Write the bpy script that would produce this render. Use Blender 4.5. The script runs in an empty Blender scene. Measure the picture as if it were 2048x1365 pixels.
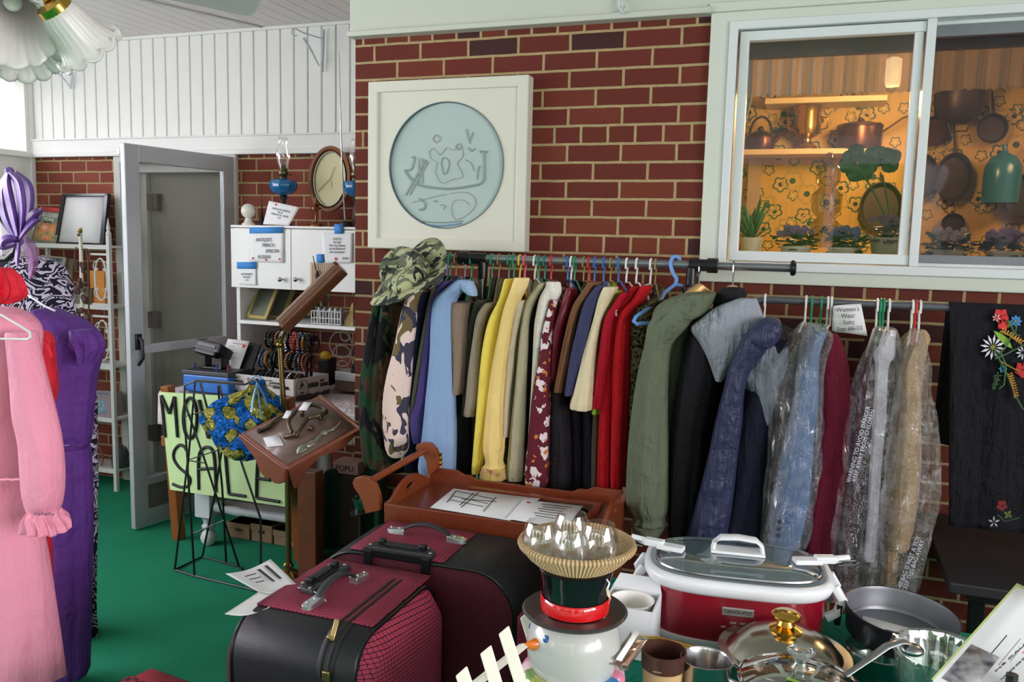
import bpy, bmesh, math, random
from math import sin, cos, pi, radians, atan2, sqrt
from mathutils import Vector, Matrix, noise as mnoise
random.seed(7)
sc = bpy.context.scene
COL = sc.collection
# ------------------------------------------------------------------ camera
FPX, PITCH, ROLL, YAW, EYE = 1675.3, .1171, -.0239, .3387, 1.53
def _turn(x, y, z):
    c, s = cos(ROLL), sin(ROLL); x, z = c*x+s*z, -s*x+c*z
    c, s = cos(PITCH), sin(PITCH); y, z = c*y+s*z, -s*y+c*z
    c, s = cos(YAW), sin(YAW); x, y = c*x-s*y, s*x+c*y
    return Vector((x, y, z))
def ray(px, py): return _turn((px-1024)/FPX, 1, -(py-682.5)/FPX)
def PY(px, py, Y):
    d = ray(px, py); p = d*(Y/d.y); p.z += EYE; return p
def PX(px, py, X):
    d = ray(px, py); p = d*(X/d.x); p.z += EYE; return p
def PZ(px, py, Z):
    d = ray(px, py); p = d*((Z-EYE)/d.z); p.z += EYE; return p
def PD(px, py, D):
    p = ray(px, py)*D; p.z += EYE; return p
cam = bpy.data.cameras.new('camera'); cam.sensor_width = 36; cam.lens = FPX/2048*36
cam.clip_start = .05; cam.clip_end = 200
co = bpy.data.objects.new('camera', cam); COL.objects.link(co)
r_, f_, u_ = _turn(1, 0, 0), _turn(0, 1, 0), _turn(0, 0, 1)
co.matrix_world = Matrix(((r_.x, u_.x, -f_.x, 0), (r_.y, u_.y, -f_.y, 0), (r_.z, u_.z, -f_.z, EYE), (0, 0, 0, 1)))
sc.camera = co
# ------------------------------------------------------------------ materials
def lin(c):
    out = []
    for v in c[:3]:
        v /= 255.
        out.append(v/12.92 if v <= .04045 else ((v+.055)/1.055)**2.4)
    return tuple(out)+(1,)
class NT:
    def __init__(s, name):
        s.m = bpy.data.materials.new(name); s.m.use_nodes = True
        s.t = s.m.node_tree; s.n = s.t.nodes; s.b = s.n['Principled BSDF']; s.out = s.n['Material Output']
    def node(s, ty, **kw):
        n = s.n.new(ty)
        for k, v in kw.items():
            if k[0] == '_': setattr(n, k[1:], v)
            else:
                i = n.inputs[k if not k.startswith('i') or not k[1:].isdigit() else int(k[1:])]
                if isinstance(v, bpy.types.NodeSocket): s.t.links.new(v, i)
                else: i.default_value = v
        return n
    def link(s, a, b): s.t.links.new(a, b)
    def math(s, op, a, b=0, c=0):
        n = s.n.new('ShaderNodeMath'); n.operation = op
        for i, v in enumerate((a, b, c)):
            if isinstance(v, bpy.types.NodeSocket): s.t.links.new(v, n.inputs[i])
            elif i < len(n.inputs): n.inputs[i].default_value = v
        return n.outputs[0]
    def mix(s, f, a, b):
        n = s.n.new('ShaderNodeMix'); n.data_type = 'RGBA'
        for i, v in ((0, f), (6, a), (7, b)):
            if isinstance(v, bpy.types.NodeSocket): s.t.links.new(v, n.inputs[i])
            else: n.inputs[i].default_value = v
        return n.outputs[2]
    def obj(s, sc=(1, 1, 1), gen=False):
        tc = s.n.new('ShaderNodeTexCoord'); mp = s.n.new('ShaderNodeMapping')
        s.link(tc.outputs['Generated' if gen else 'Object'], mp.inputs[0]); mp.inputs['Scale'].default_value = sc
        return mp.outputs[0]
    def noise(s, v, scale, detail=3, rough=.5, dist=0):
        return s.node('ShaderNodeTexNoise', Vector=v, Scale=scale, Detail=detail, Roughness=rough, Distortion=dist).outputs['Fac']
    def ramp(s, f, stops, const=False):
        n = s.n.new('ShaderNodeValToRGB'); e = n.color_ramp.elements
        if const: n.color_ramp.interpolation = 'CONSTANT'
        while len(e) < len(stops): e.new(.5)
        for i, (p, c) in enumerate(stops): e[i].position = p; e[i].color = c
        s.link(f, n.inputs[0]); return n.outputs[0]
    def bump(s, h, st=.3, d=.01):
        n = s.node('ShaderNodeBump', Height=h, Strength=st, Distance=d)
        s.link(n.outputs[0], s.b.inputs['Normal'])
    def set(s, col=None, rough=None, metal=None, spec=None, **kw):
        for k, v in (('Base Color', col), ('Roughness', rough), ('Metallic', metal), ('Specular IOR Level', spec)):
            if v is None: continue
            if isinstance(v, bpy.types.NodeSocket): s.link(v, s.b.inputs[k])
            else: s.b.inputs[k].default_value = v
        for k, v in kw.items(): s.b.inputs[k.replace('_', ' ')].default_value = v
        return s
MC = {}
def plain(name, c, rough=.5, metal=0, spec=.5, var=.12, vs=12, bump=0, bs=60, coat=0, sheen=0):
    """a solid material; a little real variation of its own colour by noise"""
    key = ('p', name)
    if key in MC: return MC[key]
    t = NT(name); L = lin(c)
    v = t.obj()
    f = t.noise(v, vs, 4)
    a = tuple(max(0, x*(1-var)) for x in L[:3])+(1,); b = tuple(min(1, x*(1+var)) for x in L[:3])+(1,)
    t.set(t.mix(f, a, b), rough, metal, spec)
    if coat: t.b.inputs['Coat Weight'].default_value = coat; t.b.inputs['Coat Roughness'].default_value = .05
    if sheen: t.b.inputs['Sheen Weight'].default_value = sheen
    if bump: t.bump(t.noise(v, bs, 4), bump, .004)
    MC[key] = t.m; return t.m
def cloth(c, name=None, sat=None, rough=.85, var=.1, bump=.35, bs=180):
    name = name or 'cloth_%d_%d_%d' % tuple(c)
    key = ('c', name)
    if key in MC: return MC[key]
    t = NT(name); L = lin(c); v = t.obj()
    f = t.noise(v, 6, 4); g = t.noise(v, bs, 2)
    a = tuple(x*(1-var) for x in L[:3])+(1,); b = tuple(min(1, x*(1+var)) for x in L[:3])+(1,)
    t.set(t.mix(f, a, b), rough, 0, .25)
    n = t.noise(v, 14, 3, .5, .6)
    n2 = t.noise(t.obj((1, 1, .16)), 42, 3, .5, .4)
    h = t.math('ADD', t.math('MULTIPLY', g, .18), t.math('ADD', t.math('MULTIPLY', n, 1.3), t.math('MULTIPLY', n2, .9)))
    t.bump(h, min(1, bump*1.7), .018)
    MC[key] = t.m; return t.m
def camo(name, cols, scale=14):
    if name in MC: return MC[name]
    t = NT(name); v = t.obj((1, 1, .7))
    c = [lin(x) for x in cols]
    base = c[0]
    off = 0
    for i, cc in enumerate(c[1:]):
        mp = t.node('ShaderNodeMapping', Vector=v); mp.inputs['Location'].default_value = (3.1*i+1, 7.7*i, 2.3*i)
        f = t.noise(mp.outputs[0], scale*(1+.15*i), 2, .55, .9)
        f = t.math('GREATER_THAN', f, .53+.025*i)
        base = t.mix(f, base, cc)
    t.set(base, .85, 0, .25); t.bump(t.noise(t.obj(), 14, 3, .5, .6), .35, .012)
    MC[name] = t.m; return t.m
def wood(name, c1, c2, rough=.35, scale=1.0, axis=(1, 1, 6), coat=.3):
    if name in MC: return MC[name]
    t = NT(name); v = t.obj(axis)
    f = t.noise(v, 9*scale, 6, .6, 1.2)
    f2 = t.noise(v, 60*scale, 3)
    col = t.mix(t.math('ADD', t.math('MULTIPLY', f, .8), t.math('MULTIPLY', f2, .2)), lin(c1), lin(c2))
    t.set(col, rough, 0, .5); t.b.inputs['Coat Weight'].default_value = coat; t.b.inputs['Coat Roughness'].default_value = .15
    t.bump(f2, .12, .002); MC[name] = t.m; return t.m
def clear(name, tint=(255, 255, 255), fac=.12, rough=.02, gloss=(1, 1, 1, 1)):
    """thin clear pane or film: see-through with a reflecting surface"""
    if name in MC: return MC[name]
    t = NT(name); t.n.remove(t.b)
    tr = t.node('ShaderNodeBsdfTransparent', Color=lin(tint)); gl = t.node('ShaderNodeBsdfGlossy', Color=gloss, Roughness=rough)
    fr = t.node('ShaderNodeLayerWeight', Blend=.25)
    f = t.math('ADD', t.math('MULTIPLY', fr.outputs['Facing'], .55), fac)
    mx = t.node('ShaderNodeMixShader', i0=f); t.link(tr.outputs[0], mx.inputs[1]); t.link(gl.outputs[0], mx.inputs[2])
    t.link(mx.outputs[0], t.out.inputs[0]); MC[name] = t.m; return t.m
def screen(name, c, keep=.5):
    """woven insect screen / sheer cloth: part see-through"""
    if name in MC: return MC[name]
    t = NT(name); t.set(lin(c), .8)
    tr = t.node('ShaderNodeBsdfTransparent'); mx = t.node('ShaderNodeMixShader', i0=keep)
    t.link(tr.outputs[0], mx.inputs[1]); t.link(t.b.outputs[0], mx.inputs[2]); t.link(mx.outputs[0], t.out.inputs[0])
    MC[name] = t.m; return t.m
def glow(name, c, st):
    if name in MC: return MC[name]
    t = NT(name); t.b.inputs['Emission Color'].default_value = lin(c); t.b.inputs['Emission Strength'].default_value = st
    t.set(lin(c), .4); MC[name] = t.m; return t.m
def brick_mat(name, x0, z0, bw=.2055, axis='X', cols=None, sqf=6):
    t = NT(name); tc = t.n.new('ShaderNodeTexCoord'); s = t.n.new('ShaderNodeSeparateXYZ'); t.link(tc.outputs['Object'], s.inputs[0])
    wob = t.noise(tc.outputs['Object'], 9, 3)
    w2 = t.math('MULTIPLY', t.math('SUBTRACT', wob, .5), .005)
    u = t.math('ADD', t.math('SUBTRACT', s.outputs[axis], x0-20*bw), w2)
    w = t.math('ADD', t.math('SUBTRACT', s.outputs['Z'], z0-60*.0677), w2)
    cb = t.node('ShaderNodeCombineXYZ', X=u, Y=w)
    b = t.node('ShaderNodeTexBrick', Vector=cb.outputs[0], Color1=(0, 0, 0, 1), Color2=(1, 1, 1, 1), Mortar=(0, 0, 0, 1), Scale=1.0)
    b.inputs['Mortar Size'].default_value = .0062; b.inputs['Mortar Smooth'].default_value = .35; b.inputs['Bias'].default_value = 0
    b.inputs['Brick Width'].default_value = bw; b.inputs['Row Height'].default_value = .0677
    b.offset = .5; b.offset_frequency = 2; b.squash = .5; b.squash_frequency = sqf
    cols = cols or [(0, (106, 46, 34)), (.35, (120, 54, 38)), (.6, (112, 46, 38)), (.78, (124, 60, 40)), (.91, (62, 38, 40))]
    rb = t.ramp(b.outputs['Color'], [(p, lin(c)) for p, c in cols], True)
    sp = t.noise(tc.outputs['Object'], 160, 4, .7)
    rb = t.mix(t.math('MULTIPLY', sp, .55), rb, lin((82, 34, 30)))
    mo = t.mix(t.noise(tc.outputs['Object'], 40, 4), lin((190, 166, 124)), lin((150, 128, 92)))
    t.set(t.mix(b.outputs['Fac'], rb, mo), .85, 0, .3)
    h = t.math('ADD', t.math('MULTIPLY', t.math('SUBTRACT', 1, b.outputs['Fac']), 1), t.math('MULTIPLY', sp, .35))
    t.bump(h, .7, .006); return t.m
# ------------------------------------------------------------------ objects
INV = {}
def _link(o, parent):
    COL.objects.link(o)
    if parent is not None: o.parent = parent
    return o
def tag(o, label=None, cat=None, group=None, kind=None):
    for k, v in (('label', label), ('category', cat), ('group', group), ('kind', kind)):
        if v: o[k] = v
    return o
def thing(name, label, cat, loc=(0, 0, 0), group=None, rz=0):
    o = bpy.data.objects.new(name, None); COL.objects.link(o); o.empty_display_size = .05
    o.location = loc; o.rotation_euler = (0, 0, rz); tag(o, label, cat, group)
    INV[o.name] = (Matrix.Translation(Vector(loc)) @ Matrix.Rotation(rz, 4, 'Z')).inverted()
    return o
class MB:
    def __init__(s): s.v = []; s.f = []; s.mi = []
    def add(s, vs, fs, M=None, mi=0):
        k = len(s.v)
        s.v += [tuple(M @ Vector(p)) if M is not None else tuple(p) for p in vs]
        s.f += [tuple(i+k for i in f) for f in fs]; s.mi += [mi]*len(fs); return s
    def box(s, c, d, M=None, mi=0):
        x, y, z = c; a, b, e = d[0]/2, d[1]/2, d[2]/2
        vs = [(x+i*a, y+j*b, z+k*e) for k in (-1, 1) for j in (-1, 1) for i in (-1, 1)]
        return s.add(vs, [(0, 2, 3, 1), (4, 5, 7, 6), (0, 1, 5, 4), (2, 6, 7, 3), (0, 4, 6, 2), (1, 3, 7, 5)], M, mi)
    def span(s, a, b, M=None, mi=0):
        e = .00007*((len(s.v)//8) % 9)
        a, b = [min(p, q)-e for p, q in zip(a, b)], [max(p, q)+e for p, q in zip(a, b)]
        return s.box([(p+q)/2 for p, q in zip(a, b)], [abs(q-p) for p, q in zip(a, b)], M, mi)
    def loft(s, rings, cap=True, closed=False, M=None, mi=0):
        n = len(rings[0]); vs = [p for r in rings for p in r]; fs = []
        m = len(rings)
        for i in range(m if closed else m-1):
            for j in range(n):
                a, b = i*n+j, i*n+(j+1) % n; c, d = ((i+1) % m)*n+(j+1) % n, ((i+1) % m)*n+j
                fs.append((a, b, c, d))
        if cap and not closed:
            fs.append(tuple(range(n))[::-1]); fs.append(tuple(range((m-1)*n, m*n)))
        return s.add(vs, fs, M, mi)
    def lathe(s, prof, seg=32, c=(0, 0, 0), M=None, fl=None, cap=False, mi=0):
        rings = []
        for k, (r, z) in enumerate(prof):
            ring = []
            for j in range(seg):
                a = 2*pi*j/seg; rr, zz = r, z
                if fl: rr, zz = fl(r, z, a, k)
                ring.append((c[0]+rr*cos(a), c[1]+rr*sin(a), c[2]+zz))
            rings.append(ring)
        return s.loft(rings, cap, False, M, mi)
    def tube(s, pts, r, seg=8, closed=False, M=None, flat=1, cap=True, mi=0):
        pts = [Vector(p) for p in pts]; n = len(pts)
        rs = r if isinstance(r, (list, tuple)) else [r]*n
        T = []
        for i in range(n):
            a = pts[(i-1) % n if closed else max(i-1, 0)]; b = pts[(i+1) % n if closed else min(i+1, n-1)]
            t = b-a; T.append(t.normalized() if t.length > 1e-9 else Vector((0, 0, 1)))
        N = T[0].orthogonal().normalized() if abs(T[0].z) > .9 else T[0].cross(Vector((0, 0, 1))).normalized()
        rings = []
        for i in range(n):
            N = (N-T[i]*N.dot(T[i]))
            N = N.normalized() if N.length > 1e-6 else T[i].orthogonal().normalized()
            B = T[i].cross(N)
            rings.append([tuple(pts[i]+(N*cos(2*pi*j/seg)+B*sin(2*pi*j/seg)*flat)*rs[i]) for j in range(seg)])
        return s.loft(rings, cap, closed, M, mi)
    def ball(s, c, r, seg=20, rg=12, sc=(1, 1, 1), M=None, mi=0):
        rings = [[(c[0]+r*sc[0]*sin(pi*(i+.02)/(rg+.04))*cos(2*pi*j/seg), c[1]+r*sc[1]*sin(pi*(i+.02)/(rg+.04))*sin(2*pi*j/seg), c[2]-r*sc[2]*cos(pi*(i+.02)/(rg+.04))) for j in range(seg)] for i in range(rg+1)]
        return s.loft(rings, True, False, M, mi)
    def prism(s, pts, t, M=None, mi=0):
        """outline in x,z extruded along y by t (centred)"""
        n = len(pts)
        vs = [(x, -t/2, z) for x, z in pts]+[(x, t/2, z) for x, z in pts]
        fs = [tuple(range(n)), tuple(range(2*n-1, n-1, -1))]+[(i, n+i, n+(i+1) % n, (i+1) % n) for i in range(n)]
        return s.add(vs, fs, M, mi)
    def grid(s, f, nu, nv, M=None, mi=0):
        vs = [tuple(f(i/nu, j/nv)) for j in range(nv+1) for i in range(nu+1)]
        fs = [(j*(nu+1)+i, j*(nu+1)+i+1, (j+1)*(nu+1)+i+1, (j+1)*(nu+1)+i) for j in range(nv) for i in range(nu)]
        return s.add(vs, fs, M, mi)
    def build(s, name, mats, parent=None, local=False, smooth=True, bev=0, sub=0, sol=0, ang=40, bseg=2, label=None):
        me = bpy.data.meshes.new(name)
        vs = s.v
        if parent is not None and not local and parent.name in INV:
            Mi = INV[parent.name]; vs = [tuple(Mi @ Vector(p)) for p in vs]
        me.from_pydata(vs, [], s.f); me.validate()
        bm = bmesh.new(); bm.from_mesh(me); bmesh.ops.recalc_face_normals(bm, faces=bm.faces); bm.to_mesh(me); bm.free()
        mats = mats if isinstance(mats, (list, tuple)) else [mats]
        for m in mats: me.materials.append(m)
        if len(mats) > 1 and len(me.polygons) == len(s.mi): me.polygons.foreach_set('material_index', s.mi)
        if smooth:
            me.polygons.foreach_set('use_smooth', [True]*len(me.polygons)); me.set_sharp_from_angle(angle=radians(ang))
        o = bpy.data.objects.new(name, me); _link(o, parent)
        if parent is not None and not local: INV[o.name] = INV.get(parent.name, Matrix())
        elif parent is not None: INV[o.name] = Matrix()
        if sol: md = o.modifiers.new('solid', 'SOLIDIFY'); md.thickness = sol; md.offset = 0
        if bev: md = o.modifiers.new('bevel', 'BEVEL'); md.width = bev; md.segments = bseg; md.limit_method = 'ANGLE'; md.angle_limit = radians(35)
        if sub: md = o.modifiers.new('sub', 'SUBSURF'); md.levels = sub; md.render_levels = sub
        if label: o['label'] = label
        return o
def frame_M(o, x, z):
    """local frame: origin o, x axis along x, z axis along z, y = z cross x"""
    o, x, z = Vector(o), Vector(x).normalized(), Vector(z)
    z = (z-x*z.dot(x)).normalized(); y = z.cross(x)
    return Matrix(((x.x, y.x, z.x, o.x), (x.y, y.y, z.y, o.y), (x.z, y.z, z.z, o.z), (0, 0, 0, 1)))
def plane_M(o, right, up):
    return frame_M(o, right, up)
def text(name, body, parent, M, size, mat, align='CENTER', ext=.0003, shear=0, world=True, space=1, sx=1):
    """lettering on a surface; M maps x right / z up, y into the surface"""
    cu = bpy.data.curves.new(name, 'FONT'); cu.body = body; cu.size = size; cu.align_x = align; cu.align_y = 'CENTER'
    cu.extrude = ext; cu.shear = shear; cu.space_line = space; cu.resolution_u = 3; cu.materials.append(mat)
    tmp = bpy.data.objects.new(name, cu); COL.objects.link(tmp); bpy.context.view_layer.update()
    me = bpy.data.meshes.new_from_object(tmp.evaluated_get(bpy.context.evaluated_depsgraph_get())); me.name = name
    bpy.data.objects.remove(tmp); bpy.data.curves.remove(cu)
    o = bpy.data.objects.new(name, me); _link(o, parent)
    R = M @ Matrix.Rotation(pi/2, 4, 'X') @ Matrix.Diagonal((sx, 1, 1, 1))
    if parent is not None and world and parent.name in INV: R = INV[parent.name] @ R
    o.matrix_local = R
    return o
BLACK = plain('ink_black', (14, 14, 14), .6, var=0)
INK = plain('print_grey', (70, 70, 74), .7, var=0)
WHITE = plain('paint_white', (228, 228, 226), .45, bump=.05, var=.02)
PAPER = plain('paper_white', (232, 232, 234), .8, var=.02)
def struct(o): o['kind'] = 'structure'; return o
def slab(name, boxes, mat, **kw):
    m = MB()
    for a, b in boxes: m.span(a, b)
    return struct(m.build(name, mat, smooth=False, **kw))
# ------------------------------------------------------------------ the room
YA, YB, XL, XC, ZC = 3.1055, 4.022, -1.80, -4.62, 2.67
brA = brick_mat('brick_wall_main', -1.7135, 2.3084)
brB = brick_mat('brick_wall_far_lit', -4.4, 1.964, .2055, cols=[(0, (138, 68, 54)), (.35, (152, 80, 62)), (.6, (144, 70, 58)), (.78, (158, 84, 66)), (.93, (100, 60, 56))])  # same brick as the main wall; window light painted in as paler, pinker tones
brH = brick_mat('brick_headers', -.378, 2.3084-14*.0677+.003, .1015, cols=[(0, (112, 54, 44)), (.5, (126, 64, 50)), (.8, (100, 50, 44))], sqf=99)
tp = NT('carpet_green'); vv = tp.obj()
n1 = tp.noise(vv, 3, 4); n2 = tp.noise(vv, 320, 2); 
tp.set(tp.mix(tp.math('ADD', tp.math('MULTIPLY', n1, .5), tp.math('MULTIPLY', n2, .5)), lin((16, 116, 82)), lin((48, 150, 114))), .95, 0, .15)
tp.bump(n2, .8, .006); CARPET = tp.m
wp = plain('panel_white', (226, 224, 222), .5, var=.02, bump=.04)
ceil_m = plain('ceiling_board_white', (214, 206, 206), .5, var=.03, bump=.05)
hdr_m = plain('header_panel_cream', (200, 204, 192), .5, var=.02, bump=.05)
WX0, WX1, WZ0, WZ1 = -.378, 2.3, 1.407, 2.357
slab('floor', [((-4.9, -3.0, -.1), (3.6, 4.5, 0))], CARPET)
# main brick wall with the window opening, one structure
slab('wall_back', [((XL, YA, 0), (WX0, YA+.2, 2.335)), ((WX0, YA, 0), (3.4, YA+.2, WZ0)), ((WX1, YA, WZ0), (3.4, YA+.2, 2.335)),
                   ((XL, YA+.2, 0), (XL+.2, YB, 2.335))], brA)
m = MB(); m.span((WX0+.002, YA-.008, WZ0-.0677), (3.4, YA+.02, WZ0)); struct(m.build('trim_1', brH, smooth=False, bev=.004))
slab('wall_header', [((XL-.01, YA-.03, 2.352), (3.4, YA+.2, ZC+.1)), ((XL-.01, YA-.055, 2.335), (WX0, YA+.2, 2.356)), ((XL-.01, YA+.2, 2.335), (XL+.2, YB, ZC+.1)),
     ((WX1, YA-.01, 2.335), (3.4, YA+.2, 2.36))], hdr_m, bev=.004)
# far brick wall (left), doorway, white band and boards above it
DX0, DX1, DZ = -3.965, -3.085, 1.985
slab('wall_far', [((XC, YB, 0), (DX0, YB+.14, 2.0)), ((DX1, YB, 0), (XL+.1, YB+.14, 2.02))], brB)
m = MB(); m.span((XC, YB-.022, 2.005), (XL+.02, YB+.14, 2.092)); m.span((XC, YB-.034, 1.985), (XL+.02, YB+.1, 2.012)); m.span((XC, YB-.03, 2.085), (XL+.02, YB+.1, 2.094))
struct(m.build('trim_2', wp, smooth=False, bev=.003))
m = MB(); x = XC
while x < XL:
    m.span((x+.0045, YB, 2.09), (min(x+.0823, XL+.02), YB+.1, ZC+.1)); x += .0868
m.span((XC, YB+.008, 2.09), (XL+.02, YB+.12, ZC+.1)); struct(m.build('wall_upper', wp, smooth=False, bev=.0035))
m = MB(); m.span((XC, YB-.02, ZC-.018), (XL, YB+.0, ZC)); struct(m.build('trim_3', wp, smooth=False, bev=.004))
# ceiling boards run towards the camera, diagonal hip joint
m = MB(); x = -4.9
while x < 3.6:
    m.span((x+.002, -3, ZC), (x+.085, 4.3, ZC+.05)); x += .0868
m.span((-4.9, -3, ZC+.006), (3.6, 4.3, ZC+.1)); struct(m.build('ceiling', ceil_m, smooth=False))
m = MB(); a, b = PZ(525, 55, ZC-.004), PZ(200, -20, ZC-.004)
d = (b-a).normalized(); m.tube([a, a+d*5.5], .011, 6, flat=.5); struct(m.build('trim_4', plain('joint_strip', (196, 190, 190), .5), smooth=True))
# left wall with windows
PW0, PW1 = 1.0, 2.35
c_low = PX(20, 300, XC).z; c_top = PX(20, 150, XC).z
ypost = PX(46, 200, XC).y
bx = [((XC-.12, 2.25, 0), (XC, YB+.14, c_low)), ((XC-.12, -3, 0), (XC, 2.3, .95)), ((XC-.12, -3, 2.45), (XC, YB+.14, ZC+.1)), ((XC-.12, ypost, c_low), (XC, YB+.14, 2.45))]
y = ypost-1.25
while y > -3:
    bx.append(((XC-.12, y-.08, .9), (XC, y, 2.45))); y -= 1.33
slab('wall_left', bx, wp, bev=.004)
m = MB(); m.span((XC, YB-.03, 0), (XC+.02, YB-.0, 2.67)); m.span((XC, YB-.045, 0), (XC+.045, YB+0, .1))
m.span((XC-.01, ypost, c_low), (XC+.012, ypost+.05, 2.45)); m.span((XC-.01, 2.25, c_low-.035), (XC+.03, ypost+.05, c_low))
m.span((XC-.01, ypost+.2, 0), (XC+.008, ypost+.215, 2.6)); m.span((XC-.01, 2.3, 1.55), (XC+.008, YB, 1.56))
struct(m.build('trim_5', wp, smooth=False, bev=.003))
m = MB(); m.span((XC-.07, -3, .9), (XC-.065, ypost, 2.45)); struct(m.build('window_2', clear('pane_clear', (250, 250, 255), .02), smooth=False))
# wall behind the camera, mostly window; right wall
slab('wall_front', [((-4.7, -3.1, 0), (3.6, -3, .7)), ((-4.7, -3.1, 2.4), (3.6, -3, ZC+.1))]+[((x, -3.1, .7), (x+.1, -3, 2.4)) for x in (-4.7, -3.1, -1.5, .1, 1.7, 3.3)], wp)
m = MB(); m.span((-4.6, -3.06, .7), (3.4, -3.055, 2.4)); struct(m.build('window_3', MC['pane_clear'], smooth=False))
slab('wall_right', [((3.3, -3, 0), (3.4, YA+.1, 1.0)), ((3.3, -3, 2.4), (3.4, YA+.1, ZC))]+[((3.3, y, .75), (3.4, y+.1, 2.4)) for y in (-3, -1.7, -.4)]+[((3.3, .8, .75), (3.4, YA+.1, 2.4))], wp)
m = MB(); m.span((3.35, -3, .75), (3.355, YA, 2.4)); struct(m.build('window_4', MC['pane_clear'], smooth=False))
# doorway: jambs and the closed inner door
dj = plain('door_jamb_white', (192, 192, 186), .5, var=.04); dg = plain('door_beige_grey', (120, 117, 108), .6, var=.05, bump=.05, bs=200)
m = MB(); m.span((DX0-.0, YB-.02, 0), (DX0+.05, YB+.3, DZ)); m.span((DX0+.05, YB+.05, 0), (DX0+.085, YB+.3, DZ)); m.span((DX0+.085, YB+.09, 0), (DX0+.14, YB+.3, DZ))
m.span((DX1-.04, YB-.02, 0), (DX1, YB+.3, DZ)); m.span((DX0, YB-.02, DZ-.035), (DX1, YB+.3, DZ+.02)); m.span((DX0, YB+.05, DZ-.09), (DX1, YB+.3, DZ-.03))
m.span((DX0, YB, 0), (DX1, YB+.3, .03)); struct(m.build('trim_6', dj, smooth=False, bev=.003))
m = MB(); m.span((DX0+.14, YB+.12, .02), (DX1-.03, YB+.165, DZ-.08)); dr = struct(m.build('door_1', dg, smooth=False, bev=.003))
hm = plain('hinge_brown', (62, 48, 44), .5, metal=.4)
for py in (405, 640, 866):
    p = PY(309, py, YB+.1); m = MB(); m.span((p.x-.035, YB+.082, p.z-.05), (p.x+.035, YB+.122, p.z+.05)); m.tube([(p.x, YB+.085, p.z-.052), (p.x, YB+.085, p.z+.052)], .007, 8)
    m.build('door_hinge', hm, dr, smooth=False)
# ------------------------------------------------------------------ kitchen behind the window
YK = 5.15
tw = NT('wallpaper_yellow_flowers'); tc = tw.n.new('ShaderNodeTexCoord'); s = tw.n.new('ShaderNodeSeparateXYZ'); tw.link(tc.outputs['Object'], s.inputs[0])
def flowers(t, base, scale, jit, r0, petal, colr, cold, seed):
    cb = t.node('ShaderNodeCombineXYZ', X=t.math('ADD', s.outputs['X'], seed), Y=t.math('ADD', s.outputs['Z'], seed*.7))
    vo = t.node('ShaderNodeTexVoronoi', Vector=cb.outputs[0], Scale=scale, Randomness=jit); vo.voronoi_dimensions = '2D'
    pn = t.node('ShaderNodeVectorMath', i0=cb.outputs[0], i1=vo.outputs['Position']); pn.operation = 'SUBTRACT'
    sp = t.n.new('ShaderNodeSeparateXYZ'); t.link(pn.outputs[0], sp.inputs[0])
    ang = t.math('ARCTAN2', sp.outputs[0], sp.outputs[1]); rr = t.math('MULTIPLY', t.node('ShaderNodeVectorMath', i0=pn.outputs[0], _operation='LENGTH').outputs['Value'], 1)
    q = t.math('SUBTRACT', rr, t.math('MULTIPLY', t.math('ABSOLUTE', t.math('SINE', t.math('MULTIPLY', ang, 2.5))), petal))
    ring = t.math('LESS_THAN', t.math('ABSOLUTE', t.math('SUBTRACT', q, r0)), r0*.16)
    dot = t.math('LESS_THAN', rr, r0*.42)
    base = t.mix(ring, base, colr); return t.mix(dot, base, cold)
st = tw.noise(tw.obj((60, 1, .6)), 2.2, 2)
base = tw.mix(st, lin((206, 166, 84)), lin((180, 138, 62)))
base = flowers(tw, base, 6.0, .85, .030, .012, lin((60, 88, 70)), lin((24, 52, 50)), 3.3)
base = flowers(tw, base, 7.2, .9, .019, .010, lin((46, 78, 66)), lin((190, 178, 120)), 11.7)
base = flowers(tw, base, 5.2, .9, .040, .016, lin((170, 140, 74)), lin((44, 70, 60)), 23.1)
tw.set(base, .6, 0, .3)
slab('wall_kitchen', [((-.75, YK, 0), (3.3, YK+.1, 2.6)), ((-.85, YA+.2, 0), (-.75, YK+.1, 2.6)), ((3.2, YA+.2, 0), (3.3, YK, 2.6))], tw.m)
slab('floor_kitchen', [((-.75, YA+.2, .0), (3.2, YK, .05))], plain('kitchen_floor', (120, 100, 80), .4))
slab('ceiling_kitchen', [((-.75, YA+.2, 2.5), (3.2, YK, 2.58))], plain('kitchen_ceiling', (120, 108, 92), .7))
# ------------------------------------------------------------------ the sliding window
vin = plain('vinyl_white', (222, 226, 228), .35, var=.015)
win = thing('window_frame_unit', None, None, (0, YA, WZ0)); win.name = 'window_1'; INV['window_1'] = INV.get('window_frame_unit'); win['kind'] = 'structure'
def wbox(name, items, mat=vin, bev=.003):
    m = MB()
    for a in items:
        (x0, y0), (x1, y1), ya, yb = a
        p, q = PY(x0, y0, YA), PY(x1, y1, YA); m.span((p.x, ya, min(p.z, q.z)), (q.x, yb, max(p.z, q.z)))
    return m.build(name, mat, win, smooth=False, bev=bev)
fx0, fx1 = -.378, 2.3
zb0, zt0 = 1.407, 2.357
m = MB()
m.span((fx0, YA-.028, zb0), (-.312, YA+.2, zt0)); m.span((fx0, YA-.028, zb0), (fx1, YA+.2, zb0+.045)); m.span((fx0, YA-.028, 2.305), (fx1, YA+.2, zt0))
m.span((fx0-.004, YA-.045, 2.338), (fx1, YA+.0, zt0+.012)); m.span((fx1-.07, YA-.028, zb0), (fx1, YA+.2, zt0))
m.build('casing', plain('casing_white', (212, 216, 206), .45, var=.02), win, smooth=False, bev=.004)
m = MB()
x0, x1, z0, z1 = -.312, 2.23, 1.452, 2.305
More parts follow.
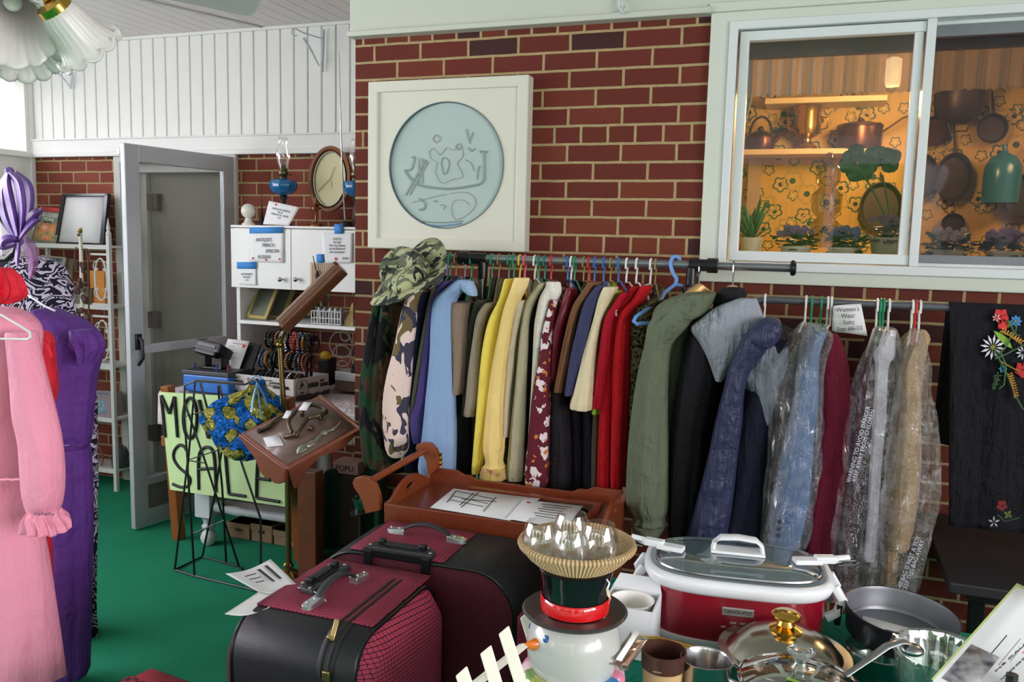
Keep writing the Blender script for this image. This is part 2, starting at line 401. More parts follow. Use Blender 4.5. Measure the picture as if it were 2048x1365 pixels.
m.span((x0, YA-.04, z0), (x0+.028, YA+.1, z1)); m.span((x0, YA-.04, z0), (x1, YA+.1, z0+.03)); m.span((x0, YA-.04, z1-.028), (x1, YA+.1, z1)); m.span((x1-.03, YA-.04, z0), (x1, YA+.1, z1))
m.build('outer_frame', vin, win, smooth=False, bev=.003)
xm = PY(1836, 300, YA).x
m = MB(); zi0, zi1 = z0+.03, z1-.028
m.span((x0+.036, YA-.02, zi0+.004), (x0+.066, YA+.02, zi1-.004)); m.span((x0+.036, YA-.02, zi0+.004), (xm-.004, YA+.02, zi0+.038)); m.span((x0+.036, YA-.02, zi1-.036), (xm-.004, YA+.02, zi1-.004))
m.span((xm-.036, YA-.012, zi0+.004), (xm-.010, YA+.02, zi1-.004)); m.build('sash_left', vin, win, smooth=False, bev=.003)
m = MB(); m.span((xm-.003, YA-.034, zi0), (xm+.024, YA+.05, zi1)); m.span((xm+.024, YA+.012, zi0), (x1-.03, YA+.05, zi0+.012)); m.span((xm+.024, YA+.012, zi1-.012), (x1-.03, YA+.05, zi1))
m.build('sash_right', vin, win, smooth=False, bev=.003)
m = MB(); m.span((xm+.03, YA+.03, zi0+.01), (x1-.03, YA+.06, zi0+.04)); m.span((xm+.03, YA+.03, zi1-.045), (x1-.03, YA+.06, zi1-.01)); m.build('screen_frame', plain('screen_frame_grey', (128, 130, 138), .4), win, smooth=False, bev=.002)
m = MB(); m.span((x0+.06, YA+.004, zi0+.03), (xm-.03, YA+.009, zi1-.03)); m.build('glass_pane', clear('window_glass', (250, 248, 248), .045), win, smooth=False)
m = MB(); m.span((xm+.02, YA+.07, zi0+.01), (x1-.03, YA+.075, zi1-.01)); m.build('glass_pane', MC['window_glass'], win, smooth=False)
m = MB(); m.span((xm+.02, YA+.04, zi0+.02), (x1-.03, YA+.041, zi1-.02)); m.build('insect_screen', screen('insect_screen_grey', (40, 40, 48), .34), win, smooth=False)
# ------------------------------------------------------------------ light
w = bpy.data.worlds.new('daylight'); sc.world = w; w.use_nodes = True; wn = w.node_tree
bg = wn.nodes['Background']; tcw = wn.nodes.new('ShaderNodeTexCoord'); sw = wn.nodes.new('ShaderNodeSeparateXYZ'); wn.links.new(tcw.outputs['Generated'], sw.inputs[0])
cr = wn.nodes.new('ShaderNodeValToRGB'); wn.links.new(sw.outputs['Z'], cr.inputs[0]); e = cr.color_ramp.elements
e[0].position = 0; e[0].color = (.35, .42, .33, 1); e[1].position = .12; e[1].color = (1, .96, .95, 1)
wn.links.new(cr.outputs[0], bg.inputs[0]); bg.inputs[1].default_value = 4.0
def area(name, loc, rot, sx, sy, power, col=(1, 1, 1)):
    l = bpy.data.lights.new(name, 'AREA'); l.shape = 'RECTANGLE'; l.size = sx; l.size_y = sy; l.energy = power; l.color = col
    o = bpy.data.objects.new(name, l); o.location = loc; o.rotation_euler = rot; COL.objects.link(o); return o
LW = area('daylight_left_windows', (XC-.3, .9, 1.65), (0, radians(-90), 0), 1.5, 5.0, 215, (1, .965, .975))
LR = area('daylight_right_windows', (3.6, -1.1, 1.75), (0, radians(90), 0), 1.3, 3.6, 235, (1, .95, .90))
kl = bpy.data.lights.new('kitchen_lamp', 'POINT'); kl.energy = 30; kl.color = (1, .66, .3); kl.shadow_soft_size = .1
ko = bpy.data.objects.new('kitchen_lamp', kl); ko.location = (0, 4.3, 2); COL.objects.link(ko)
k2 = bpy.data.lights.new('kitchen_fill_light', 'AREA'); k2.energy = 36; k2.color = (1, .64, .30); k2.size = .5; k2o = bpy.data.objects.new('kitchen_fill_light', k2); k2o.location = (1.5, 4.2, 2.45); COL.objects.link(k2o)  # unseen fill lamp, added to brighten the right of the kitchen wall
sc.view_settings.view_transform = 'Standard'; sc.view_settings.look = 'None'; sc.view_settings.gamma = 1; sc.view_settings.use_curve_mapping = False
sc.view_settings.exposure = 0.3
sc.cycles.use_denoising = True
sc.cycles.max_bounces = 10; sc.cycles.transparent_max_bounces = 24; sc.cycles.sample_clamp_indirect = 6
# ------------------------------------------------------------------ shared shapes
def cr(vals, t):
    """smooth interpolation through a list of tuples at t in 0..1"""
    n = len(vals)-1; x = t*n; i = min(int(x), n-1); u = x-i
    p0, p1, p2, p3 = vals[max(i-1, 0)], vals[i], vals[i+1], vals[min(i+2, n)]
    return [.5*((2*b)+(c-a)*u+(2*a-5*b+4*c-d)*u*u+(3*b-a-3*c+d)*u**3) for a, b, c, d in zip(p0, p1, p2, p3)]
def drape(rows, thick, folds=.06, nf=5, seg=40, n=28, seed=0, sq=2.4, taper=True, tilt=0, crink=0):
    """cloth tube through rows of (centre x, centre y, z, half width); thick = half depth; soft vertical folds"""
    rnd = random.Random(seed); ph = [rnd.uniform(0, 6.28) for _ in range(6)]
    wm = max(r[3] for r in rows); m = MB(); rings = []
    for k in range(n+1):
        t = k/n; x, y, z, w = cr(rows, t); w = max(w, .004)
        th = thick*(.55+.45*min(1, w/wm)) if taper else thick
        if k == 0 or k == n: w *= .93; th *= .9
        ring = []
        for j in range(seg):
            a = 2*pi*j/seg; c, s = cos(a), sin(a)
            px = abs(c)**(2/sq)*(1 if c > 0 else -1); py = abs(s)**(2/sq)*(1 if s > 0 else -1)
            f = 1+folds*(sin(nf*a+ph[0]+1.6*t*sin(ph[1]))+.6*sin((nf*2+1)*a+ph[2]+2.5*t)+.35*sin(3*a+ph[3]-5*t))*(.35+.65*t)
            f += folds*.8*sin(9*t*(1+.3*sin(ph[4]))+2*a+ph[5])*(.5)
            if crink: f += crink*mnoise.noise((cos(a)*3+seed, sin(a)*3, z*16))
            ox, oy = px*w*f, py*th*f
            ct, st_ = cos(tilt), sin(tilt)
            ring.append((x+ox*ct-oy*st_, y+ox*st_+oy*ct, z))
        rings.append(ring)
    return m.loft(rings, True)
def pxrows(rows, Y, dy=0):
    """edge readings (py, left px, right px[, nearer by]) at depth plane Y -> rows for drape"""
    out = []
    for r in rows:
        yy = Y-(r[3] if len(r) > 3 else 0); a, b = PY(r[1], r[0], yy), PY(r[2], r[0], yy)
        out.append(((a.x+b.x)/2, yy+dy, (a.z+b.z)/2, abs(b.x-a.x)/2))
    return out
def sheet(name, c, mat, parent=None, bulge=0, wav=0, th=.0006, n=10):
    """thin sheet through corners TL TR BR BL"""
    c = [Vector(p) for p in c]; nrm = (c[1]-c[0]).cross(c[3]-c[0]).normalized()
    def f(u, v):
        p = c[0]*(1-u)*(1-v)+c[1]*u*(1-v)+c[2]*u*v+c[3]*(1-u)*v
        return p+nrm*(bulge*sin(pi*u)+wav*sin(2*pi*u+v*2)*v)
    return MB().grid(f, n, n).build(name, mat, parent, sol=th)
def on_plane(c, u, v, off=.0015):
    """matrix on a sheet's face at u right, v down (0..1)"""
    c = [Vector(p) for p in c]; R = (c[1]-c[0]); U = (c[0]-c[3]); n = R.cross(U).normalized()
    p = c[0]*(1-u)*(1-v)+c[1]*u*(1-v)+c[2]*u*v+c[3]*(1-u)*v+n*off
    return frame_M(p, R, U)
def fake_lines(c, parent, rows, mat, name='print'):
    """short rules of small print on a sheet; rows of (u0, u1, v, thickness in v)"""
    m = MB(); cc = [Vector(p) for p in c]; n = (cc[1]-cc[0]).cross(cc[0]-cc[3]).normalized()*.0012
    def P(u, v): return cc[0]*(1-u)*(1-v)+cc[1]*u*(1-v)+cc[2]*u*v+cc[3]*(1-u)*v+n
    for u0, u1, v, t in rows:
        a, b, d, e = P(u0, v), P(u1, v), P(u1, v+t), P(u0, v+t)
        m.add([a, b, d, e, a+n*.4, b+n*.4, d+n*.4, e+n*.4], [(4, 5, 6, 7), (0, 1, 5, 4), (1, 2, 6, 5), (2, 3, 7, 6), (3, 0, 4, 7)])
    return m.build(name, mat, parent, smooth=False)
def disc(name, M, r, mat, parent, t=.0008, sx=1):
    m = MB(); m.prism([(r*sx*cos(a*pi/12), r*sin(a*pi/12)) for a in range(24)], t, M); return m.build(name, mat, parent, smooth=False)
brass = plain('brass', (150, 120, 62), .28, metal=1, var=.1)
gold = plain('polished_gold', (212, 168, 78), .18, metal=1, var=.05)
steel = plain('steel', (170, 172, 176), .25, metal=1, var=.05)
alu = plain('aluminium_frame', (176, 180, 184), .4, metal=.35, var=.03)
blackm = plain('black_metal', (12, 12, 14), .4, var=0)
blackp = plain('black_plastic', (20, 20, 24), .35, var=.1)
red_dot = plain('red_sticker', (206, 50, 60), .6, var=0)
tape = plain('blue_tape', (58, 134, 208), .7, var=.12, bump=.3, bs=90)
# ------------------------------------------------------------------ storm door standing open
hx, hy = -3.10, YB-.035
fx, fy = -3.212, 3.30
L = sqrt((hx-fx)**2+(hy-fy)**2)
ang = atan2(fy-hy, fx-hx)
sd = thing('storm_door', None, None, (hx, hy, .012), rz=ang); sd.name = 'door_2'; INV['door_2'] = INV['storm_door']; sd['kind'] = 'structure'
m = MB(); H = 1.958
m.span((0, -.016, 0), (.075, .016, H)); m.span((L-.085, -.016, 0), (L, .016, H)); m.span((.07, -.016, H-.085), (L-.08, .016, H)); m.span((.07, -.015, 0), (L-.08, .015, .085))
zm = PY(262, 697, 3.32).z; zk = PY(275, 958, 3.38).z
m.span((.07, -.017, zm-.045), (L-.08, .017, zm)); m.span((.07, -.016, zk-.04), (L-.08, .016, zk))
m.build('door_frame', alu, sd, local=True, smooth=False, bev=.004)
m = MB(); m.span((.07, -.006, .08), (L-.08, .006, zk-.03)); m.span((.10, -.010, .115), (L-.11, .010, zk-.065)); m.build('kick_panel', plain('kick_panel', (126, 118, 112), .45, metal=.4, var=.05), sd, local=True, smooth=False, bev=.003)
m = MB(); m.span((.07, -.003, zm), (L-.08, .003, H-.08)); m.build('glass_pane', screen('door_screen_upper', (104, 100, 92), .24), sd, local=True, smooth=False)
m = MB(); m.span((.07, -.003, zk), (L-.08, .003, zm-.04)); m.build('glass_pane', MC['door_screen_upper'], sd, local=True, smooth=False)
m = MB(); m.span((L-.055, -.05, zm-.07), (L-.035, -.02, zm+.055)); m.tube([(L-.045, .015, zm+.05), (L-.045, .05, zm+.03), (L-.045, .055, zm-.06), (L-.045, .02, zm-.1)], .009, 8)
m.span((L-.062, .016, zm-.02), (L-.028, .03, zm+.06)); m.build('door_handle', blackp, sd, local=True, bev=.004)
# ------------------------------------------------------------------ white metal shelf stand in the corner
wm = plain('shelf_metal_white', (214, 212, 210), .4, var=.04, bump=.1, bs=80)
ex0, ex1, ey0, ey1 = -4.50, -3.815, 3.80, 3.995
et = thing('shelf_stand', 'white wrought metal shelf stand with scrollwork sides in the far left corner', 'shelf', (-4.15, 3.84, 0))
zs = [PY(200, 492, 3.75).z, PY(160, 612, 3.75).z, PY(200, 735, 3.75).z, PY(205, 842, 3.75).z, PY(215, 946, 3.75).z]
for z in zs:
    m = MB(); m.span((ex0+.0, ey0+.005, z-.014), (ex1-.006, ey1-.005, z)); m.span((ex0, ey0+.0, z-.022), (ex1-.004, ey0+.006, z+.004)); m.build('shelf', wm, et, smooth=False, bev=.002)
for x, y in ((ex0, ey0), (ex1, ey0), (ex0, ey1), (ex1, ey1)):
    m = MB(); m.span((x-.011, y-.011, 0), (x+.011, y+.011, zs[0]+.06)); m.lathe([(.013, 0), (.016, .012), (.008, .03), (.012, .04), (.0015, .10)], 10, (x, y, zs[0]+.058)); m.build('post', wm, et, bev=.001)
def scroll(m, X, y0, y1, z0, z1):
    X0 = X; Mq = Matrix(((0, 1, 0, 0), (1, 0, 0, 0), (0, 0, 1, 0), (0, 0, 0, 1))); mm = m; m = MB()
    w, h = (y1-y0), (z1-z0); r = .005
    for sy in (0, 1):
        for sz in (0, 1):
            pts = []
            for k in range(22):
                t = k/21; a = t*4.6; rr = (.07+.18*t)*w
                yy = .27*w+rr*cos(a+.4)*.9; zz = .26*h+rr*sin(a+.4)*1.1
                yy = y0+yy if sy == 0 else y1-yy; zz = z0+zz if sz == 0 else z1-zz
                pts.append((X, yy, zz))
            m.tube(pts, r, 6, flat=.6)
    m.tube([(X, y0+w*.5+.33*w*cos(a*pi/10), z0+h*.5+.42*h*sin(a*pi/10)) for a in range(20)], r, 6, closed=True)
    for z in (z0, z1): m.span((X-.004, y0, z-.006), (X+.004, y1, z+.006))
    mm.add(m.v, m.f, Mq)
for z0, z1 in ((zs[1]+.01, zs[0]-.05), (zs[2]+.01, zs[1]-.06)):
    m = MB(); scroll(m, ey0, ex1-.135, ex1, z0, z1); m.build('scroll_panel', wm, et)
# what stands on it
def leaning(name, label, cat, px, Y, dY, th, front, back=None, group=None):
    """a flat rectangular thing leaning back; px corners TL TR BR BL; top is dY farther"""
    c = [PY(px[0][0], px[0][1], Y+dY), PY(px[1][0], px[1][1], Y+dY), PY(px[2][0], px[2][1], Y), PY(px[3][0], px[3][1], Y)]
    t = thing(name, label, cat, (c[3]+c[2])/2, group)
    n = (c[1]-c[0]).cross(c[0]-c[3]).normalized(); b = [p-n*th for p in c]
    m = MB(); m.add(c+b, [(0, 1, 2, 3), (7, 6, 5, 4), (0, 4, 5, 1), (1, 5, 6, 2), (2, 6, 7, 3), (3, 7, 4, 0)])
    return t, c, m
t, c, m = leaning('cookbook', 'cookbook with a red band and food picture on the top metal shelf', 'book', ((80, 413), (129, 417), (111, 491), (60, 490)), 3.84, .10, .02, None)
m.build('pages', plain('book_block', (60, 74, 60), .6), t, smooth=False)
bk = NT('book_cover_food'); v = bk.obj((9, 9, 9)); f = bk.noise(v, 2.2, 4)
bk.set(bk.ramp(f, [(.3, lin((96, 110, 96))), (.45, lin((196, 150, 84))), (.52, lin((214, 110, 70))), (.6, lin((226, 190, 160))), (.75, lin((150, 40, 40)))]), .3)
cc = [Vector(p) for p in c]; n = (cc[1]-cc[0]).cross(cc[0]-cc[3]).normalized()
def sub(c, u0, v0, u1, v1, off=.001):
    cc = [Vector(p) for p in c]; n = (cc[1]-cc[0]).cross(cc[0]-cc[3]).normalized()*off
    P = lambda u, v: cc[0]*(1-u)*(1-v)+cc[1]*u*(1-v)+cc[2]*u*v+cc[3]*(1-u)*v+n
    return [P(u0, v0), P(u1, v0), P(u1, v1), P(u0, v1)]
sheet('cover_picture', sub(c, .08, .42, .9, .88), bk.m, t, n=3)
sheet('cover_front', sub(c, 0, 0, 1, 1, .0004), plain('book_cover_green', (120, 128, 110), .35), t, n=2)
sheet('title_band', sub(c, 0, 0, 1, .12), plain('book_red', (196, 40, 52), .35), t, n=2)
text('lettering', 'SO GOOD\nMEALS', t, on_plane(c, .5, .27, .002), .034, plain('print_white', (240, 240, 236), .6, var=0), space=.8, sx=.8)
t, c, m = leaning('picture_frame', 'dark framed certificate leaning on the top metal shelf', 'picture', ((127, 389), (219, 388), (209, 494), (110, 490)), 3.86, .10, .016, None)
m.build('backing', plain('frame_back', (30, 30, 34), .6), t, smooth=False)
m = MB()
for a, b in (((0, 0), (1, .055)), ((0, .945), (1, 1)), ((0, 0), (.075, 1)), ((.925, 0), (1, 1))):
    q = sub(c, a[0], a[1], b[0], b[1], .012); w0 = sub(c, a[0], a[1], b[0], b[1], 0)
    m.add(q+w0, [(0, 1, 2, 3), (0, 4, 5, 1), (1, 5, 6, 2), (2, 6, 7, 3), (3, 7, 4, 0)])
m.build('frame', plain('frame_navy_black', (20, 24, 32), .25), t, smooth=False, bev=.002)
sheet('certificate', sub(c, .07, .05, .93, .95, .003), PAPER, t, n=2)
fake_lines(c, t, [(.35, .62, .28, .004), (.3, .65, .42, .004), (.3, .7, .62, .004), (.4, .6, .75, .004)], INK)
t, c, m = leaning('landscape_picture', 'small landscape picture in a pale frame on the second metal shelf', 'picture', ((82, 510), (131, 515), (124, 545), (82, 545)), 3.86, .06, .012, None)
m.build('frame', plain('pale_frame', (206, 196, 170), .5), t, smooth=False)
lp = NT('landscape_print'); v = lp.obj((6, 6, 14)); lp.set(lp.ramp(lp.noise(v, 2, 4), [(.3, lin((70, 92, 110))), (.5, lin((186, 190, 196))), (.6, lin((90, 96, 80)))]), .4)
sheet('print', sub(c, .06, .1, .94, .95), lp.m, t, n=2)
t, c, m = leaning('framed_board', 'brown framed board behind the landscape picture', 'picture', ((124, 516), (147, 518), (140, 578), (120, 576)), 3.88, .06, .014, None)
m.build('board', plain('board_brown', (128, 108, 92), .6), t, smooth=False, bev=.002)
p = PY(146, 596, 3.8); m = MB(); m.lathe([(.0, 0), (.05, 0), (.062, .09), (.066, .095), (.06, .095), (.05, .01)], 24, (p.x, 3.88, zs[1]+.002)); tag(m.build('tin_pot', plain('tin_pot_grey', (132, 132, 122), .45, metal=.3)), 'grey tin pot on the second metal shelf', 'pot')
m = MB(); a = PY(187, 540, 3.88); m.span((a.x-.05, 3.9, zs[1]+.002), (a.x+.06, 3.93, zs[1]+.2)); tag(m.build('orange_folder', plain('orange_board', (222, 146, 66), .6), smooth=False, bev=.002), 'orange card behind the white scrollwork on the second shelf', 'card')
t, c, m = leaning('product_box', 'small box printed with a pale blue wagon on the fourth metal shelf', 'box', ((168, 780), (222, 783), (223, 838), (168, 841)), 3.83, .03, .09, None)
m.build('carton', plain('carton_mauve', (150, 132, 140), .6), t, smooth=False, bev=.002)
bx_ = plain('picture_blue', (140, 164, 186), .6)
sheet('wagon_picture', sub(c, .12, .35, .8, .8), bx_, t, n=2); fake_lines(c, t, [(.1, .9, .04+.02, .08), (.1, .5, .88, .05)]+[(.2+.1*i, .25+.1*i, .42, .18) for i in range(5)], plain('picture_slate', (100, 116, 134), .6), 'picture_lines')
for i, (px, py, r) in enumerate(((170, 905, .07), (186, 915, .075), (178, 918, .055))):
    p = PY(px, py, 3.80+.04*i); m = MB(); m.tube([(p.x+r*.9*cos(a*pi/12), 3.80+.05*i, p.z+r*1.05*sin(a*pi/12)) for a in range(24)], .005, 6, closed=True); m.tube([(p.x-r*.9, 3.8+.05*i, p.z), (p.x+r*.9, 3.8+.05*i, p.z+.01)], .003, 6)
    tag(m.build('wire_hoop', plain('wicker_hoop', (120, 92, 62), .6)), ['thin brown hoop leftmost on the bottom metal shelf', 'largest thin brown hoop on the bottom metal shelf', 'smallest thin brown hoop on the bottom metal shelf'][i], 'hoop', 'hoops on the bottom metal shelf')
p = PY(216, 940, 3.78); m = MB(); m.lathe([(0, 0), (.05, 0), (.055, .06), (.035, .115), (.03, .12), (0, .12)], 20, (p.x, 3.88, zs[4]+.002)); m.tube([(p.x+.045, 3.88, zs[4]+.03), (p.x+.085, 3.88, zs[4]+.1)], [.012, .006], 8); m.tube([(p.x-.03+.0*k, 3.8, zs[4]+.11+.03*sin(pi*k/8)) if False else (p.x-.04+.01*k, 3.88, zs[4]+.11+.035*sin(pi*k/8)) for k in range(9)], .004, 6)
tag(m.build('watering_can', plain('can_grey', (74, 76, 78), .5, metal=.3)), 'small grey watering can on the bottom metal shelf', 'watering can')
# strand of shells and cones
st = thing('hanging_shell_strand', 'strand of dark cones and shells hanging in front of the metal shelf', 'wind chime', PY(163, 700, 3.55)); rnd = random.Random(3)
m = MB(); m.tube([PY(160, 455, 3.55), PY(162, 500, 3.55), PY(164, 600, 3.55), PY(168, 720, 3.55)], .010, 8); m.build('stem', plain('strand_white', (212, 206, 190), .6), st)
sb = plain('cone_brown', (78, 52, 44), .6, var=.3); 
for i in range(38):
    t_ = rnd.random(); p = PY(157+14*t_+rnd.uniform(-9, 12), 525+190*t_, 3.55-rnd.uniform(.0, .03)); m = MB(); m.ball(p, rnd.uniform(.010, .017), 8, 6, (1, 1, 1.3)); m.build('cone', sb, st)
m = MB(); m.tube([PY(160, 500, 3.55), PY(152, 495, 3.55), PY(149, 510, 3.55), PY(151, 540, 3.55)], .004, 6); m.tube([PY(160, 500, 3.55), PY(172, 498, 3.55), PY(176, 520, 3.55), PY(177, 560, 3.55), PY(178, 640, 3.55)], .005, 6); m.build('cord', plain('cord_brown', (96, 60, 40), .7), st)
m = MB(); m.ball(PY(160, 462, 3.54), .013, 10, 8); m.ball(PY(157, 470, 3.53), .009, 8, 6); m.build('bell', brass, st)
# ------------------------------------------------------------------ white hutch
hx0, hx1, hyf, hyb = PY(463, 520, 3.62).x, -1.83, 3.62, 4.0
ztop = PY(480, 455, hyf).z; zdb = PY(480, 573, hyf).z; zsh = PY(590, 650, hyf).z; zt = .765
hu = thing('hutch_cabinet', 'white painted hutch with two cupboard doors taped with paper notices', 'cabinet', ((hx0+hx1)/2, 3.8, 0))
m = MB(); m.span((hx0+.01, hyf+.02, zdb+.0), (hx1, hyb, ztop)); m.span((hx0+.012, hyf+.02, zt), (hx0+.035, hyb, ztop)); m.span((hx0+.03, hyf+.0, zsh-.012), (hx1, hyb, zsh+.006)); m.span((hx0, hyf-.005, ztop-.0), (hx1+.0, hyb, ztop+.012))
m.build('cabinet_body', WHITE, hu, smooth=False, bev=.003)
m = MB(); m.span((hx0+.035, hyb-.012, zt), (PY(572, 600, 3.98).x, hyb, zdb)); m.build('back_panel', plain('panel_grey', (152, 150, 144), .6), hu, smooth=False)
xm1 = PY(583, 520, hyf).x
for a, b, kx in ((hx0+.0, xm1-.002, 562), (xm1+.002, hx1, 593)):
    m = MB(); m.span((a, hyf-.004, zdb-.005), (b, hyf+.018, ztop-.004)); d = m.build('cupboard_door', WHITE, hu, smooth=False, bev=.002)
    p = PY(kx+4, 559, hyf); m = MB(); m.lathe([(.004, 0), (.004, .014), (.011, .018), (.012, .026), (.007, .031), (0, .032)], 16, M=Matrix.Translation((p.x, hyf-.004, p.z)) @ Matrix.Rotation(pi/2, 4, 'X')); m.build('knob', steel, d)
for px in (492, 700):
    p = PY(px, 440, 3.66); m = MB(); m.lathe([(.034, 0), (.034, .008), (.024, .014), (.017, .03), (.014, .038), (.02, .042), (.03, .05), (.036, .064), (.037, .074), (.034, .09), (.022, .105), (.004, .111), (0, .111)], 28, (p.x if px < 600 else -1.985, 3.68, ztop+.012)); m.build('ball_finial', plain('finial_white', (226, 222, 214), .3), hu)
# base table of the hutch: turned legs, rail
p = PZ(392, 1098, 0); lx, ly = p.x+.0, p.y+.02
leg = [(0, 0), (.018, .0), (.036, .02), (.04, .04), (.034, .062), (.018, .078), (.03, .088), (.034, .1), (.022, .11), (.03, .14), (.045, .15)]
def turned_leg(x, y, h, par):
    m = MB(); m.lathe(leg, 24, (x, y, .0)); m.span((x-.045, y-.045, .15), (x+.045, y+.045, .34)); m.lathe([(.03, 0), (.045, .03), (.04, .1), (.03, .2), (.036, .26), (.045, .28)], 20, (x, y, .34)); m.span((x-.04, y-.04, .6), (x+.04, y+.04, h)); return m.build('leg', plain('leg_white', (196, 200, 202), .4), par, bev=.004)
rx = PZ(632, 1120, 0).x
turned_leg(lx+.02, ly+.05, zt-.03, hu); turned_leg(rx+.06, ly+.07, zt-.03, hu); turned_leg(lx+.02, 3.93, zt-.03, hu)
zr = PY(500, 1035, ly).z
m = MB(); m.tube([(lx+.06, ly+.05, zr+.01), (lx+.1, ly+.05, zr+.01), (lx+.12, ly+.05, zr), (lx+.2, ly+.05, zr), (lx+.22, ly+.05, zr), (lx+.45, ly+.06, zr), (rx+.02, ly+.07, zr)], [.03, .03, .018, .026, .02, .024, .02], 14); m.build('stretcher', MC[('p', 'leg_white')], hu)
m = MB(); m.span((lx-.02, ly+.0, zt-.05), (hx1, 3.98, zt-.022)); m.build('lower_top', WHITE, hu, smooth=False, bev=.003)
m = MB(); m.span((lx+.06, ly+.08, zr-.01), (rx+.0, 3.9, zr+.01)); m.build('lower_shelf', WHITE, hu, smooth=False)
# white cloth over the table part, hanging at the front
cm = cloth((206, 196, 196), 'table_cloth_white', bump=.5)
y_f = 3.27
def cf(u, v):
    x = -3.0+u*1.27
    if v < .55: y = 3.95-(3.95-y_f)*v/.55; z = zt-.008
    else:
        k = (v-.55)/.45; y = y_f-.012*sin(u*34)*k-.01*k; z = zt-.008-.002-.16*k
    if u > .9: y = max(y, 3.3)
    return (x, y, z+.004*sin(u*17))
MBc = MB().grid(cf, 60, 24); tag(MBc.build('table_cloth', cm, sol=.002), 'white cloth spread over the lower part of the hutch behind the sale sign', 'cloth')
# lamps and clock on top
def oil_lamp(px, pyb, Y, label, s=1.0, tint=(24, 112, 176)):
    p = PY(px, pyb, Y); t = thing('oil_lamp', label, 'lamp', (p.x, Y, ztop+.012), 'blue glass oil lamps on the hutch')
    z0 = ztop+.012; k = s; x, y = p.x, Y; zf0 = z0; z0 += .115
    m = MB(); m.lathe([(0, 0), (.045*k, 0), (.046*k, .01), (.022*k, .03), (.012*k, .06), (.012*k, .13), (.022*k, .15), (.015*k, .165)], 24, (x, y, zf0)); m.build('foot', plain('lamp_foot_dark', (36, 38, 42), .3), t)
    gb = NT('blue_lamp_glass') if 'blue_lamp_glass' not in MC else None
    if gb: gb.set(lin(tint), .08, 0, .8); gb.b.inputs['Transmission Weight'].default_value = .25; gb.b.inputs['Emission Color'].default_value = (0, 0, 0, 1); MC['blue_lamp_glass'] = gb.m
    m = MB(); m.lathe([(.015*k, .045), (.04*k, .05), (.064*k, .072), (.068*k, .1), (.062*k, .12), (.03*k, .128), (.018*k, .132)], 32, (x, y, z0), fl=lambda r, z, a, i: (r*(1+.05*cos(10*a)), z)); m.build('oil_font', MC['blue_lamp_glass'], t)
    m = MB(); m.lathe([(.02*k, .13), (.022*k, .137), (.016*k, .142), (.026*k, .152), (.026*k, .165), (.02*k, .17), (.022*k, .18), (.014*k, .19), (.014*k, .2)], 20, (x, y, z0)); m.tube([(x+.02, y, z0+.15), (x+.04, y, z0+.15)], .002, 6); m.ball((x+.042, y, z0+.15), .006, 8, 6); m.build('burner', plain('aged_brass', (98, 90, 64), .35, metal=.8), t)
    m = MB(); m.lathe([(.018, .165), (.02, .185), (.03, .215), (.036, .24), (.034, .265), (.026, .29), (.023, .315), (.024, .34)], 28, (x, y, z0)); m.build('chimney', clear('chimney_glass', (255, 255, 255), .06), t, sol=.0015)
oil_lamp(567, 405, 3.75, 'blue glass oil lamp with a tall clear chimney on the left of the hutch top', 1.0)
oil_lamp(712, 405, 3.86, 'second blue glass oil lamp half hidden at the right end of the hutch top', 1.0)
ck = thing('wall_clock', 'oval wooden clock with a cream dial behind the brass candlestick', 'clock', PY(661, 420, 3.9))
cp = PY(661, 359, 3.88); Mc = frame_M(cp, (1, .12, 0), (0, .12, 1)); a_, b_ = .118, .172
def ell(a, b, n=48, k=1): return [(a*k*cos(2*pi*i/n), b*k*sin(2*pi*i/n)) for i in range(n)]
def ring_ell(a0, b0, a1, b1, y0, y1, M, n=56):
    m = MB(); rings = []
    prof = [(0, y1), (.5, y0), (1, y0), (1, y1+.01), (0, y1+.01)]
    for i in range(n):
        t = 2*pi*i/n; rings.append([tuple(M @ Vector(((a0+(a1-a0)*u)*cos(t), w, (b0+(b1-b0)*u)*sin(t)))) for u, w in prof])
    return m.loft(rings, False, True)
ring_ell(.088, .142, a_, b_, -.02, .0, Mc).build('case', wood('clock_wood', (150, 92, 46), (112, 62, 30)), ck)
m = MB(); m.prism(ell(.09, .144), .006, Mc); m.build('dial', plain('dial_cream', (224, 216, 172), .3, var=.08), ck, smooth=False)
ring_ell(.084, .138, .090, .144, -.014, -.004, Mc).build('bezel', steel, ck)
m = MB()
for an, l in ((.35, .07), (2.9, .05), (3.9, .09)): m.tube([Mc @ Vector((0, -.008, 0)), Mc @ Vector((l*sin(an), -.008, l*cos(an)))], .0013, 4)
m.build('clock_hands', brass, ck)
cs = thing('candlestick', 'brass candlestick beside the oval clock', 'candlestick', (PY(632, 452, 3.74).x, 3.74, ztop+.012)); x = PY(632, 452, 3.74).x
m = MB(); m.lathe([(0, 0), (.034, 0), (.034, .006), (.026, .016), (.008, .024), (.006, .03), (.0045, .075), (.01, .082), (.024, .088), (.026, .098), (.012, .104), (.016, .108), (.018, .118), (.01, .124), (.007, .14), (.004, .15), (0, .15)], 24, (x, 3.74, ztop+.012)); m.tube([(x+.02, 3.74, ztop+.105), (x+.05, 3.74, ztop+.11)], .0015, 5); m.build('stem', plain('copper_brass', (150, 100, 62), .3, metal=.9), cs)
at = thing('antenna_rod', 'tall thin metal rod standing in a black base on the hutch', 'antenna', PY(688, 452, 3.64))
m = MB(); p = PY(690, 452, 3.66); m.tube([(p.x, 3.66, p.z+.03), PY(684, 330, 3.66), PY(678, 105, 3.64)], [.004, .0035, .0015], 8); m.build('rod', steel, at)
m = MB(); m.lathe([(0, 0), (.034, 0), (.034, .018), (.024, .03), (0, .03)], 20, (p.x, 3.67, ztop+.012)); m.build('base', blackp, at)
